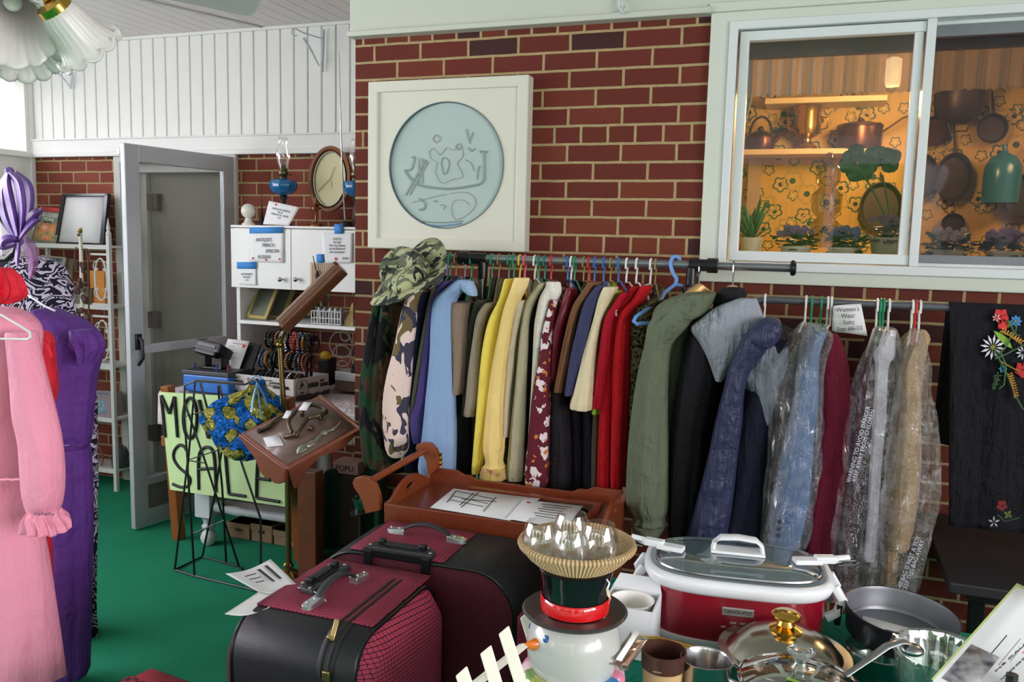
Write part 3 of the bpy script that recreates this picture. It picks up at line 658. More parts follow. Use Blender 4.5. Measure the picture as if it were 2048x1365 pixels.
p = PY(524, 452, 3.72); m = MB(); m.lathe([(0, 0), (.02, 0), (.016, .03), (.008, .04), (.003, .1), (.001, .22), (0, .22)], 10, (p.x, 3.72, ztop+.012)); m.tube([(p.x-.03, 3.72, ztop+.03), (p.x, 3.72, ztop+.02)], .003, 6); tag(m.build('black_figurine', blackm), 'small black ornament with a thin spire beside the tilted note', 'ornament')
# notices
def note(name, label, px, Y, dY=0, bul=0, mat=PAPER, group=None, cat='paper'):
    c = [PY(x, y, Y-(dY if i in (2, 3) else 0)) for i, (x, y) in enumerate(px)]
    t = thing(name, label, cat, (c[2]+c[3])/2, group); sheet('page', c, mat, t, bul); return t, c
t, c = note('paper_note', 'tilted handwritten note with a red dot standing on top of the hutch', ((538, 402), (599, 415), (578, 452), (526, 449)), 3.69, .02, -.006)
text('lettering', 'ANTIQUE FRENCH\nBLUE\nKEROSENE LAMPS\n$40', t, on_plane(c, .52, .48, .0065), .0145, INK, space=.95, sx=.9); disc('sticker', on_plane(c, .28, .1, .006), .006, red_dot, t)
t, c = note('paper_notice', 'typed notice on the left hutch door listing antiques under blue tape', ((501, 458), (568, 457), (566, 526), (500, 523)), hyf-.008, .006)
for s_, u, v in (("ANTIQUE'S", .42, .34), ('FRENCH', .56, .5), ('AFRICAN', .68, .67), ('RUSSIAN', .44, .85)): text('lettering', s_, t, on_plane(c, u, v, .004), .026, INK, sx=.75)
sheet('blue_tape', sub(c, -.02, -.04, 1.0, .14, .003), tape, t, n=2)
for u, v in ((.1, .9), (.5, .93), (.9, .9)): disc('sticker', on_plane(c, u, v, .004), .0055, red_dot, t)
t, c = note('paper_notice', 'notice taped at the right end of the hutch doors about the cabinet for sale', ((643, 466), (706, 466), (704, 526), (647, 527)), hyf-.008, .006)
text('lettering', 'HUTCH\nFor Sale\nThe Top Cabinet\ncan be Removed\ninto two pieces', t, on_plane(c, .5, .42, .004), .0165, INK, space=.95, sx=.8); text('lettering', '$350', t, on_plane(c, .78, .85, .004), .016, INK)
disc('sticker', on_plane(c, .45, .86, .004), .007, red_dot, t); sheet('blue_tape', sub(c, .42, -.28, .7, .03, .003), tape, t, n=2); sheet('blue_tape', sub(c, -.22, .7, .04, .98, .003), tape, t, n=2)
t, c = note('paper_notice', 'small taped notice at the lower left corner of the hutch door', ((476, 530), (512, 530), (512, 571), (477, 569)), hyf-.008, .004)
text('lettering', 'NO REFUNDS\nYOU BUY\nIT IS', t, on_plane(c, .5, .62, .004), .014, INK, sx=.8, space=1.1); sheet('blue_tape', sub(c, -.04, -.14, 1.04, .2, .003), tape, t, n=2)
t, c = note('wood_card', 'beige lined card with a small brush hanging at the right of the knobs', ((620, 525), (664, 526), (664, 576), (620, 575)), hyf-.008, .004, 0, plain('card_beige', (196, 176, 148), .7), None, 'card')
fake_lines(c, t, [(.1+.09*i, .12+.09*i, .06, .88) for i in range(9)], plain('card_line', (150, 128, 100), .7))
m = MB(); m.tube([PY(626, 512, hyf-.02), PY(633, 545, hyf-.02)], [.002, .003], 6); m.lathe([(.003, 0), (.008, .012), (.01, .03), (.004, .05)], 10, tuple(PY(634, 562, hyf-.022))); m.build('brush', plain('brush_dark', (64, 56, 50), .6), t)
# on the hutch shelf
for i, (px, w) in enumerate(((515, 26), (545, 30))):
    t, c, m = leaning('picture_frame', ['gilt edged picture frame leaning at the left of the hutch shelf', 'gilt edged frame leaning behind the first one on the hutch shelf'][i], 'picture frame', ((px, 574), (px+w+18, 574), (px+w-8, 640), (px-22, 636)), 3.66+.1*i, .16, .012, None, 'frames on the hutch shelf')
    m.build('backing', plain('frame_grey_green', (116, 120, 106), .6), t, smooth=False)
    m = MB()
    for a, b in (((0, 0), (.14, 1)), ((.86, 0), (1, 1)), ((0, .92), (1, 1))):
        q = sub(c, a[0], a[1], b[0], b[1], .006); w0 = sub(c, a[0], a[1], b[0], b[1], 0); m.add(q+w0, [(0, 1, 2, 3), (0, 4, 5, 1), (1, 5, 6, 2), (2, 6, 7, 3), (3, 7, 4, 0)])
    m.build('gilt_edge', plain('gilt_pale', (190, 172, 108), .4), t, smooth=False)
p0 = PY(632, 640, 3.68); p1 = PY(690, 640, 3.68)
t = thing('clear_basket', 'clear plastic basket of small items on the hutch shelf', 'basket', ((p0.x+p1.x)/2, 3.68, zsh+.006)); xm2 = (p0.x+p1.x)/2
m = MB(); m.span((p0.x, 3.64, zsh+.008), (p1.x, 3.72, zsh+.014))
for k in range(11): x = p0.x+(p1.x-p0.x)*k/10; m.span((x-.002, 3.637, zsh+.01), (x+.002, 3.641, zsh+.075)); m.span((x-.002, 3.72, zsh+.01), (x+.002, 3.724, zsh+.075))
for z in (.012, .04, .075): m.tube([(p0.x, 3.638, zsh+z), (p1.x, 3.638, zsh+z), (p1.x, 3.722, zsh+z), (p0.x, 3.722, zsh+z)], .003, 6, closed=True)
m.build('basket_frame', plain('basket_clear_grey', (190, 196, 196), .2), t)
for i in range(5):
    x = p0.x+.02+(p1.x-p0.x-.04)*i/4; m = MB(); m.lathe([(0, 0), (.011, 0), (.012, .06), (.008, .066), (.008, .075), (0, .076)], 12, (x, 3.68, zsh+.016)); tag(m.build('small_bottle', plain('bottle_%d' % (i % 3), ((160, 168, 170), (120, 130, 132), (196, 192, 176))[i % 3], .2)), 'small bottle standing in the clear basket on the hutch shelf', 'bottle', 'bottles in the clear basket')
t, c, m = leaning('wedge_frame', 'pale triangular frame leaning at the right end of the hutch shelf', 'picture frame', ((704, 606), (706, 606), (706, 655), (688, 652)), 3.66, .08, .01, None); m.build('board', plain('gilt_pale', (190, 172, 108), .4), t, smooth=False)
m = MB(); rnd = random.Random(5); p = PY(638, 615, 3.8)
for i in range(40): m.ball((p.x+rnd.uniform(-.05, .05), 3.8+rnd.uniform(-.03, .03), zsh+.1+rnd.uniform(-.09, .03)), rnd.uniform(.008, .016), 6, 5)
tag(m.build('dried_bouquet', plain('dried_moss', (96, 92, 62), .8, var=.3)), 'small dried greenery bunch behind the clear basket', 'plant')
# ------------------------------------------------------------------ sale sign and its easel
sg = [PY(320, 785, 3.19), PY(569, 800, 3.19), PY(581, 1016, 3.15), PY(340, 980, 3.15)]
t = thing('sale_sign', 'pale green board hand lettered MOVING SALE in thick black strokes', 'sign', (sg[2]+sg[3])/2)
gm = plain('sign_green', (196, 224, 160), .7, var=.03)
b = [p+Vector((0, .012, 0)) for p in sg]; m = MB(); m.add(sg+b, [(0, 1, 2, 3), (7, 6, 5, 4), (0, 4, 5, 1), (1, 5, 6, 2), (2, 6, 7, 3), (3, 7, 4, 0)]); m.build('board', gm, t, smooth=False)
def zp(x, y): return PY(300+x/2.527, 620+y/2.527, 3.188-.04*(y-430)/580)
def smooth_poly(p, n=6):
    out = []
    for i in range(len(p)-1):
        for k in range(n): out.append(tuple(cr([tuple(q) for q in p], (i+k/n)/(len(p)-1))))
    return out+[tuple(p[-1])]
strokes = {'M': [[(81, 644), (59, 433)], [(59, 433), (101, 524)], [(101, 524), (126, 439)], [(126, 439), (142, 644)]],
 'O': [[(205+34*sin(a*pi/8), 547-103*cos(a*pi/8)) for a in range(17)]], 'V': [[(250, 455), (297, 648)], [(297, 648), (345, 458)]],
 'I': [[(385, 470), (392, 660)]], 'N': [[(425, 660), (420, 480)], [(420, 480), (480, 670)], [(480, 670), (478, 490)]], 'G': [[(560, 510), (535, 490), (505, 580), (520, 670), (560, 670), (562, 600), (540, 600)]],
 'S': [[(188, 712), (178, 692), (150, 684), (126, 712), (124, 752), (150, 795), (195, 835), (207, 862), (195, 890), (160, 896), (118, 880)]],
 'A': [[(250, 908), (250, 740), (285, 694), (325, 730), (337, 920)], [(250, 805), (330, 800)]], 'L': [[(383, 725), (392, 830), (402, 930)], [(402, 930), (486, 942)]],
 'E': [[(548, 745), (542, 850), (541, 950)], [(541, 950), (657, 970)], [(548, 852), (610, 860)], [(548, 750), (640, 765)]]}
for k, ps in strokes.items():
    m = MB()
    for p in ps:
        q = smooth_poly(p) if len(p) > 2 else p
        m.tube([zp(*a)+Vector((0, -.004, 0)) for a in q], .0075, 8)
    m.v = [(x, 3.186-.04*0+(y-3.186)*.22-.0, z) for x, y, z in m.v] if False else m.v
    m.build("letter", BLACK, t)
ez = wood('easel_wood', (168, 96, 40), (120, 62, 24), .45)
p = PZ(354, 1081, 0); e = thing('wooden_easel', 'orange brown wooden easel legs standing behind the sale sign', 'easel', (p.x+.4, 3.3, 0))
for x0, x1 in ((p.x, p.x+.02), (-2.2, -2.22)):
    m = MB(); m.tube([(x0, 3.30, 0), (x1, 3.225, .80)], .034, 4, flat=.7); m.build('leg', ez, e, smooth=False, bev=.003)
m = MB(); m.span((p.x-.02, 3.215, .5), (-2.18, 3.24, .55)); m.build('rail', ez, e, smooth=False, bev=.003)
# ------------------------------------------------------------------ black wire stand
ws = thing('wire_stand', 'tall black wire display stand in front of the sale sign', 'stand', PZ(400, 1150, 0))
def Q(x, y, Y=None, z=None): 
    x, y = 300+x/2.527, 620+y/2.527
    return PZ(x, y, z) if z is not None else PY(x, y, Y)
b0, b1, b2, b3 = Q(125, 1315, z=.006), Q(225, 1345, z=.006), Q(560, 1425, z=.006), Q(450, 1300, z=.006); b4 = Q(265, 1248, z=.006)
m = MB(); m.tube([b0, b1, b2], .0045, 6); m.tube([b0, b4, b3, b2], .0045, 6); m.build('base_frame', blackm, ws)
for pts in ([b0, Q(190, 770, Y=3.02), Q(172, 530, Y=3.02), Q(175, 382, Y=3.02), Q(235, 357, Y=3.03)], [b1, Q(190, 800, Y=2.95), Q(228, 362, Y=2.95), Q(480, 378, Y=2.93), Q(545, 350, Y=2.93)],
            [b4, Q(330, 920, Y=3.08), Q(365, 700, Y=3.06), Q(345, 385, Y=3.05)], [b3, Q(272, 745, Y=3.02), Q(175, 470, Y=3.0)], [b2, Q(560, 1060, Y=2.98), Q(455, 750, Y=2.96), Q(395, 560, Y=2.95), Q(350, 380, Y=2.96)], [Q(385, 1275, z=.006), Q(365, 900, Y=3.0), Q(345, 700, Y=3.0), Q(255, 370, Y=2.97)]):
    m = MB(); m.tube(smooth_poly(pts, 5) if len(pts) > 9 else pts, .0048, 6); m.build('leg', blackm, ws)
for a, b, r in ((Q(172, 540, Y=3.02), Q(300, 508, Y=3.02), .003), (Q(190, 760, Y=3.0), Q(345, 710, Y=3.04), .003), (Q(190, 762, Y=3.0), Q(280, 775, Y=2.95), .003), (Q(210, 1135, Y=3.0), Q(375, 1065, Y=3.03), .0035), (Q(235, 355, Y=3.03), Q(470, 372, Y=3.02), .005)): MB().tube([a, b], r, 6).build('crossbar', blackm, ws)
# ------------------------------------------------------------------ blue and gold foil bag
if 1:
    t = NT('foil_blue_gold'); v = t.obj((1, 1, 1)); vo = t.node('ShaderNodeTexVoronoi', Vector=v, Scale=13.0); d = vo.outputs['Distance']
    nz = t.noise(v, 14, 3); k = t.math('ADD', d, t.math('MULTIPLY', t.math('SUBTRACT', nz, .5), 1.1))
    c1 = t.mix(t.math('LESS_THAN', k, .50), lin((14, 104, 190)), lin((166, 160, 78))); c1 = t.mix(t.math('LESS_THAN', t.math('ABSOLUTE', t.math('SUBTRACT', k, .50)), .025), c1, lin((40, 60, 50)))
    t.set(c1, .14, .75); t.bump(t.math('ADD', t.noise(v, 26, 4, .7, 1.5), t.noise(v, 8, 3)), 1.0, .03); foil = t.m
rows = pxrows([(762, 509, 519), (778, 498, 528), (796, 462, 545), (822, 432, 556), (858, 422, 561), (884, 432, 556), (904, 458, 540), (918, 482, 508)], 2.9)
bg_ = thing('foil_bag', 'shiny blue and gold foil gift bag hanging on the wire stand', 'bag', PY(490, 918, 2.9))
drape(rows, .075, .13, 7, 60, 44, 11, crink=.42).build('bag_body', foil, bg_, ang=14)
m = MB(); m.tube([PY(514, 765, 2.9), PY(505, 756, 2.9), PY(516, 752, 2.9), PY(526, 760, 2.9)], .004, 6)
for dx, dy in ((-12, 60), (8, 75), (22, 50)): m.tube([PY(514, 765, 2.87), PY(514+dx*.6, 765+dy*.5, 2.835), PY(514+dx, 765+dy, 2.82)], .0035, 6, flat=.4)
m.build('ribbon', plain('foil_ribbon', (120, 170, 214), .2, metal=.8), bg_)
# ------------------------------------------------------------------ carved lectern desk on its post
lw = wood('lectern_wood', (150, 78, 48), (104, 48, 32), .4, 1, (2, 2, 2)); lt = wood('lectern_top_grey', (126, 104, 92), (92, 66, 56), .45, 1.4, (2, 2, 2))
LA, LB_, LC, LD = PY(480, 868, 2.70), PY(640, 790, 2.96), PY(722, 856, 2.80), PY(574, 938, 2.54)
le = thing('lectern', 'carved wooden lectern with a scalloped apron and iron pieces on its sloping top', 'lectern', (PZ(622, 1150, 0).x, 2.9, 0))
nL = (LB_-LA).cross(LA-LD).normalized()
if nL.z < 0: nL = -nL
c0, cA, cB, cC, cD = [LA, LB_, LC, LD], LA-nL*.018, LB_-nL*.018, LC-nL*.018, LD-nL*.018
m = MB(); m.add([LA, LB_, LC, LD, cA, cB, cC, cD], [(0, 1, 2, 3), (7, 6, 5, 4), (0, 4, 5, 1), (1, 5, 6, 2), (2, 6, 7, 3), (3, 7, 4, 0)]); m.build('sloping_top', lw, le, smooth=False, bev=.004)
sheet('top_inlay', sub([LA, LB_, LC, LD], .04, .05, .95, .95, .0015 if (LB_-LA).cross(LA-LD).z > 0 else -.0015), lt, le, n=2)
def apron(P, Q_, prof, par):
    """scalloped board hanging below edge P-Q"""
    d = Q_-P; Lg = d.length; M = frame_M(P, d, (0, 0, 1)); pts = [(0, 0)]+[(u*Lg, -h) for u, h in prof]+[(Lg, 0)]
    MB().prism(pts, .014, M).build('apron', lw, par, smooth=False, bev=.002)
apron(LA, LD, [(0, .012), (.2, .03), (.4, .05), (.5, .08), (.62, .095), (.72, .08), (.82, .085), (.9, .075), (1, .05)], le)
apron(LD, LC, [(0, .085), (.08, .075), (.2, .04), (.4, .02), (.55, .03), (.7, .035), (.85, .02), (1, .012)], le)
apron(LB_, LC, [(0, .03), (.5, .05), (1, .03)], le)
pp = PY(621, 960, 2.84); m = MB(); m.box((pp.x, 2.84, pp.z/2+.02), (.085, .06, pp.z+.04)); m.build('post', wood('lectern_post', (132, 70, 40), (70, 32, 20), .4), le, smooth=False, bev=.004)
m = MB(); m.box((pp.x, 2.84, .02), (.36, .26, .04)); m.build('foot', MC['lectern_post'], le, smooth=False, bev=.006)
def onL(u, v, h=.004): return LA*(1-u)*(1-v)+LB_*u*(1-v)+LC*u*v+LD*(1-u)*v+nL*h
iron = plain('cast_iron_bronze', (92, 82, 62), .4, metal=.8, var=.25); pew = plain('pewter', (150, 148, 136), .35, metal=.8, var=.2)
t = thing('paper_tag', 'white price tag lying at the left of the lectern top', 'tag', onL(.2, .42)); sheet('tag_page', [onL(.12, .3), onL(.27, .38), onL(.2, .62), onL(.06, .5)], PAPER, t, n=2)
t = thing('iron_hook', 'large ornate iron piece in the middle of the lectern top', 'hook', onL(.5, .4))
m = MB(); m.tube(smooth_poly([tuple(onL(u, v, h)) for u, v, h in ((.28, .50, .01), (.38, .60, .02), (.5, .55, .03), (.62, .48, .03), (.72, .52, .03), (.82, .5, .025), (.86, .38, .02), (.78, .25, .03), (.68, .22, .02), (.62, .32, .02))]), .009, 8); m.tube(smooth_poly([tuple(onL(u, v, h)) for u, v, h in ((.36, .55, .02), (.42, .40, .04), (.55, .28, .035), (.62, .18, .02))]), .008, 8)
for u, v in ((.38, .6), (.56, .62), (.74, .52), (.84, .46)): m.ball(onL(u, v, .018), .013, 10, 8)
m.build('hook_body', iron, t); sheet('tag', [onL(.60, .30, .045), onL(.72, .22, .05), onL(.78, .30, .05), onL(.66, .38, .045)], PAPER, t, n=2); sheet('tag', [onL(.40, .3, .045), onL(.50, .22, .05), onL(.54, .28, .05), onL(.44, .36, .045)], PAPER, t, n=2)
for lab, pts, r, mt in (('slim iron fitting with a rosette end along the upper edge of the lectern', ((.14, .14), (.26, .16), (.38, .1), (.5, .08), (.6, .06)), (.014, .012, .007, .006, .005), iron), ('silvery leaf shaped fitting along the lower edge of the lectern', ((.2, .9), (.32, .84), (.48, .84), (.62, .78), (.76, .8), (.88, .74)), (.004, .018, .014, .011, .007, .003), pew)):
    m = MB(); q = smooth_poly([tuple(onL(u, v, .008)) for u, v in pts], 4); n_ = len(q); rr = [r[min(len(r)-1, int(i/(n_-1)*(len(r)-1)+.5))]*(1+.25*sin(i*2.1)) for i in range(n_)]; m.tube(q, rr, 8, flat=.55); tag(m.build('ornamental_fitting', mt), lab, 'fitting')
# ------------------------------------------------------------------ brass stand with the wooden desk seen edge-on
bs = thing('music_stand', 'brass music stand with a slanted brown wooden desk and a claw foot', 'music stand', PZ(578, 1165, 0)); fp = PZ(578, 1168, 0)
bt = PY(560, 690, fp.y)
m = MB(); m.tube([(fp.x, fp.y, .04), (fp.x-.003, fp.y, .5), (bt.x, bt.y, bt.z)], [.013, .013, .0115], 14); m.build('pole', plain('old_brass', (132, 116, 74), .35, metal=.85, var=.15), bs)
m = MB(); m.lathe([(0, 0), (.075, 0), (.08, .012), (.07, .02), (.06, .04), (.035, .055), (.02, .062), (.018, .08), (.022, .085), (.014, .095), (.013, .11)], 24, (fp.x, fp.y, 0), fl=lambda r, z, a, k: (r*(1+.1*sin(6*a)*(z < .05)), z+.004*sin(9*a)))
for k in range(3): a = k*2.1+.4; m.ball((fp.x+.07*cos(a), fp.y+.07*sin(a), .02), .02, 10, 8)
m.build('base', plain('ornate_brass', (132, 108, 58), .3, metal=.9, var=.2), bs)
mw = wood('desk_wood', (126, 78, 50), (86, 50, 32), .25, 1, (2, 2, 2), .5)
dA, dB = PY(566, 656, 3.02), PY(686, 538, 3.12); dd = (dB-dA); Md = frame_M((dA+dB)/2, dd, (-.35, -.55, .6))
m = MB(); m.box((0, 0, 0), (dd.length, .045, .052)); m.box((0, -.028, .012), (dd.length*.985, .02, .02)); m.box((0, .026, .006), (dd.length, .012, .07)); v0 = m.v; m.v = [tuple(Md @ Vector(p)) for p in m.v]; m.build('desk_board', mw, bs, smooth=False, bev=.005, bseg=3)
m = MB(); m.box((0, -.005, .036), (dd.length*.95, .012, .026)); m.v = [tuple(Md @ Vector(p)) for p in m.v]; m.build('desk_ledge', plain('desk_ledge_sheen', (160, 128, 112), .2, coat=.5), bs, smooth=False, bev=.004)
m = MB(); m.ball(bt, .018, 10, 8); m.tube([bt, dA+Vector((.02, 0, .01))], .008, 8); m.tube([bt+Vector((-.02, -.01, .0)), bt+Vector((.015, -.015, .04))], .004, 6); m.build('joint', brass, bs)
# ------------------------------------------------------------------ cardboard box of bracelets
zc = zt+.004
N0 = PZ(588.6, 801, zc); NL = PZ(452, 785, zc); NR = PZ(656, 787, zc); hb = .098
ux, uy = (N0-NL), (NR-N0); bxm = thing('cardboard_box', 'open white cardboard tray with dark print holding bracelet displays', 'box', N0)
card = plain('box_card_white', (196, 190, 186), .8, var=.03); inn = plain('box_inside', (150, 140, 132), .8)
P4 = [NL, N0, NR, NL+uy]; m = MB(); up = Vector((0, 0, hb))
def wallq(m, a, b, th=.004):
    n = (b-a).cross(up).normalized()*th; m.add([a, b, b+up, a+up, a+n, b+n, b+up+n, a+up+n], [(0, 1, 2, 3), (7, 6, 5, 4), (0, 4, 5, 1), (1, 5, 6, 2), (2, 6, 7, 3), (3, 7, 4, 0)])
for i in range(4): wallq(m, P4[i], P4[(i+1) % 4])
m.add(P4+[p+Vector((0, 0, .004)) for p in P4], [(3, 2, 1, 0), (4, 5, 6, 7)]); m.build('carton', card, bxm, smooth=False)
F = [NL+up, N0+up, N0, NL]; F = [p+Vector((0, -.003, 0)) for p in F]; G = [N0+up, NR+up, NR, N0]; G = [p-uy.cross(up).normalized()*-.004 for p in G]
darkp = plain('carton_print', (52, 52, 54), .7, var=0)
text('lettering', 'SOLACE', bxm, on_plane(F, .52, .3, .006), .042, darkp)
for fc, u0, v0, u1, v1 in ((F, .05, .14, .19, .22), (F, .06, .3, .27, .4), (F, .7, .22, .84, .3), (F, .71, .36, .93, .52), (G, .72, .22, .84, .32), (G, .72, .38, .96, .56), (G, .36, .3, .66, .52)):
    sheet('print_block', sub(fc, u0, v0, u1, v1, .005), darkp, bxm, n=1)
def treeline(fc, seed):
    rnd = random.Random(seed); cc = [Vector(p) for p in fc]; n = (cc[1]-cc[0]).cross(cc[0]-cc[3]).normalized()*.005; m = MB(); k = 40
    P = lambda u, v: cc[0]*(1-u)*(1-v)+cc[1]*u*(1-v)+cc[2]*u*v+cc[3]*(1-u)*v+n
    top = [P(i/k, .86-.1*rnd.random()) for i in range(k+1)]; bot = [P(i/k, 1) for i in range(k+1)]
    m.add(top+bot+[p+n*.2 for p in top+bot], [(2*(k+1)+i, 2*(k+1)+i+1, 3*(k+1)+i+1, 3*(k+1)+i) for i in range(k)]); m.build('printed_treeline', darkp, bxm, smooth=False)
treeline(F, 1); treeline(G, 2)
Mg = on_plane(G, .18, .48, .006); m = MB(); r_o = .040
m.tube([Mg @ Vector((r_o*cos(a*pi/16), 0, r_o*sin(a*pi/16))) for a in range(32)], .0014, 5, closed=True); m.build('printed_ring', darkp, bxm); m = MB(); m.prism([(-.018, .008), (0, .034), (.018, .008), (.006, .012), (-.004, .006)], .001, Mg); m.prism([(-.014, -.016), (0, -.03), (.014, -.016)], .001, Mg); m.build('printed_mountain', darkp, bxm, smooth=False); text('lettering', 'SOLACE', bxm, Mg, .014, darkp)
# bracelets on velvet bars
vb = plain('velvet_black', (14, 13, 15), .9, var=0)
hold = thing('bracelet_display', 'tiered black velvet bars carrying bracelets in the printed cardboard tray', 'display stand', (N0+NR+NL+NL+uy)/4+Vector((0, 0, .006)))
du, dv = ux.normalized(), uy.normalized(); mid = (NL+NR)/2+Vector((0, 0, .01))
m = MB()
tiers = [(.30, -.02, .075), (.35, .055, .17), (.33, .13, .265)]
for ln, bk_, h in tiers:
    c = mid+dv*bk_*.5+du*.10*.3; a, b = c-du*ln*.42+Vector((0, 0, h)), c+du*ln*.42+Vector((0, 0, h)); m.tube([a, b], .018, 12)
    for p in (a.lerp(b, .08), a.lerp(b, .92)): m.tube([p, Vector((p.x, p.y, zc+.012))], .008, 8)
m.build('velvet_bar', vb, hold)
bcol = [plain('bead_black', (14, 14, 16), .2), plain('bead_jet', (28, 26, 30), .15), plain('bead_amber', (150, 100, 44), .2), plain('bead_blue', (52, 70, 104), .2), plain('bead_silver', (176, 176, 178), .2, metal=.6), plain('bead_pearl', (210, 200, 186), .25), plain('bead_red', (150, 52, 36), .3), plain('bead_brown', (70, 44, 30), .3)]
def bracelet_mesh(seed, beads):
    m = MB(); rnd = random.Random(seed)
    if beads:
        for k in range(20): a = 2*pi*k/20; m.ball((0, .033*cos(a), .040*sin(a)), .0058, 6, 5)
    else: m.tube([(0, .033*cos(2*pi*k/28), .040*sin(2*pi*k/28)) for k in range(28)], .0045, 7, closed=True, flat=1.5)
    return m
protos = []
rnd = random.Random(21); tn = ['lowest', 'middle', 'highest']
angb = atan2(du.y, du.x)
for ti, (ln, bk_, h) in enumerate(tiers):
    c = mid+dv*bk_*.5+du*.10*.3; n_ = 13
    for i in range(n_):
        s_ = -.41+.82*i/(n_-1); p = c+du*ln*s_+Vector((0, 0, h-.022)); ci = rnd.choice([0, 0, 0, 1, 1, 2, 3, 4, 5, 6, 7] if ti else [0, 0, 1, 4, 5, 7]); key = (ci, i % 2)
        pr = next((o for k, o in protos if k == key), None)
        if pr is None: o = bracelet_mesh(ci, i % 2).build('bracelet', bcol[ci]); protos.append((key, o))
        else: o = pr.copy(); COL.objects.link(o)
        o.location = p; o.rotation_euler = (rnd.uniform(-.1, .1), rnd.uniform(-.2, .2), angb+rnd.uniform(-.2, .2)); tag(o, 'dark bead or metal bracelet on the %s velvet bar of the display' % tn[ti], 'bracelet', 'bracelets on the %s bar' % tn[ti])
for i, (px, py, col) in enumerate(((549, 650, 4), (600, 652, 0), (612, 655, 6), (622, 652, 3), (634, 650, 0))):
    p = mid+dv*.13*.6+du*(.0+.03*i)+Vector((0, -.02, .28)); m = MB()
    for k in range(26): a = 2*pi*k/26; m.ball((p.x+.014*cos(a)+.01*i*.3, p.y-.02, p.z-.055+.065*sin(a)), .006, 6, 5)
    tag(m.build('bead_necklace', bcol[col]), ['pale beaded necklace leftmost on the velvet display', 'black beaded necklace left of the red one on the display', 'dark red beaded necklace on the velvet display', 'blue grey beaded necklace right of the red one on the display', 'black beaded necklace at the right end of the display'][i], 'necklace')
# ------------------------------------------------------------------ card reader, blue tray, paper on its stand
q0, q1 = PZ(360, 783, zc), PZ(452, 792, zc); tr = thing('blue_tray', 'blue plastic box with a black lid tray under the card reader', 'box', (q0+q1)/2)
dx = (q1-q0).length; Mt = frame_M((q0+q1)/2+Vector((-.0, .12, 0)), q1-q0, (0, 0, 1))
m = MB(); m.box((0, 0, .042), (dx, .2, .084)); m.v = [tuple(Mt @ Vector(p)) for p in m.v]; m.build('tub', plain('tub_blue', (40, 110, 196), .35, bump=.2, bs=30), tr, smooth=False, bev=.008)
m = MB(); m.box((0, 0, .095), (dx*1.02, .21, .022)); m.v = [tuple(Mt @ Vector(p)) for p in m.v]; m.build('lid_tray', plain('tray_dark', (52, 52, 58), .4), tr, smooth=False, bev=.004)
cr_ = thing('card_reader', 'black card payment terminal tilted on a stand with a looped cable', 'card reader', Mt @ Vector((-.02, 0, .107)))
m = MB(); Mr = Mt @ Matrix.Translation((-.03, 0, .20)) @ Matrix.Rotation(radians(-28), 4, 'X') @ Matrix.Rotation(radians(8), 4, 'Y')
m.box((0, 0, 0), (.16, .11, .05), Mr); m.box((0, -.03, -.03), (.13, .05, .03), Mr); m.build('terminal_body', blackp, cr_, smooth=False, bev=.008, bseg=3)
m = MB(); m.box((.01, .0, .027), (.10, .06, .002), Mr); m.build('display_label', plain('label_grey', (150, 146, 142), .3), cr_, smooth=False); m = MB(); m.box((0, -.057, .0), (.11, .003, .016), Mr); m.build('card_slot', plain('slot_grey', (96, 96, 102), .35), cr_, smooth=False)
m = MB(); m.box((-.07, 0, .145), (.022, .05, .08), Mt); m.box((.03, 0, .145), (.022, .06, .08), Mt); m.box((-.02, 0, .112), (.13, .08, .01), Mt); m.build('stand', blackp, cr_, smooth=False, bev=.004)
m = MB(); m.tube([Mt @ Vector((-.05+.0*a-.07*sin(a*pi/10), -.02, .22+.035*cos(a*pi/10))) for a in range(11)]+[Mt @ Vector((-.07, 0, .15))], .004, 6); m.build('cable', blackm, cr_)
for i, (x, y, c) in enumerate(((-.10, -.06, 0), (.05, -.08, 1), (.10, -.06, 2))):
    m = MB(); m.tube([Mt @ Vector((x, y, .108)), Mt @ Vector((x+.005, y, .135))], .005, 8); tag(m.build('marker_pen', plain(('pen_violet', 'pen_blue', 'pen_red')[i], ((60, 50, 120), (34, 70, 160), (150, 40, 60))[i], .4)), ('violet capped pen at the left of the card reader', 'blue pen standing in front of the card reader', 'red capped pen at the right of the card reader')[i], 'pen')
c = [PY(456, 678, 3.50), PY(499, 683, 3.50), PY(472, 757, 3.40), PY(432, 748, 3.40)]
t = thing('paper_on_stand', 'typed white page with a red dot on a slanted black stand', 'paper stand', (c[2]+c[3])/2); sheet('page', c, PAPER, t, n=3); fake_lines(c, t, [(.3, .8, .1, .012)]+[(.18, .45+.12*(i % 3), .2+.08*i, .006) for i in range(8)], INK); disc('sticker', on_plane(c, .85, .15, .002), .01, red_dot, t)
o = [p+Vector((.01, .012, 0)) for p in c]; o[1] += Vector((.03, .02, -.02)); o[2] += Vector((.04, .02, 0)); m = MB(); bk2 = [p+Vector((0, .012, 0)) for p in o]; m.add(o+bk2, [(0, 1, 2, 3), (7, 6, 5, 4), (0, 4, 5, 1), (1, 5, 6, 2), (2, 6, 7, 3), (3, 7, 4, 0)]); m.build('stand_board', blackp, t, smooth=False); m = MB(); m.tube([o[1].lerp(o[0], .3)+Vector((0, .01, -.05)), Vector((o[1].x+.03, o[1].y+.12, zt))], .004, 6); m.build('strut', blackm, t)
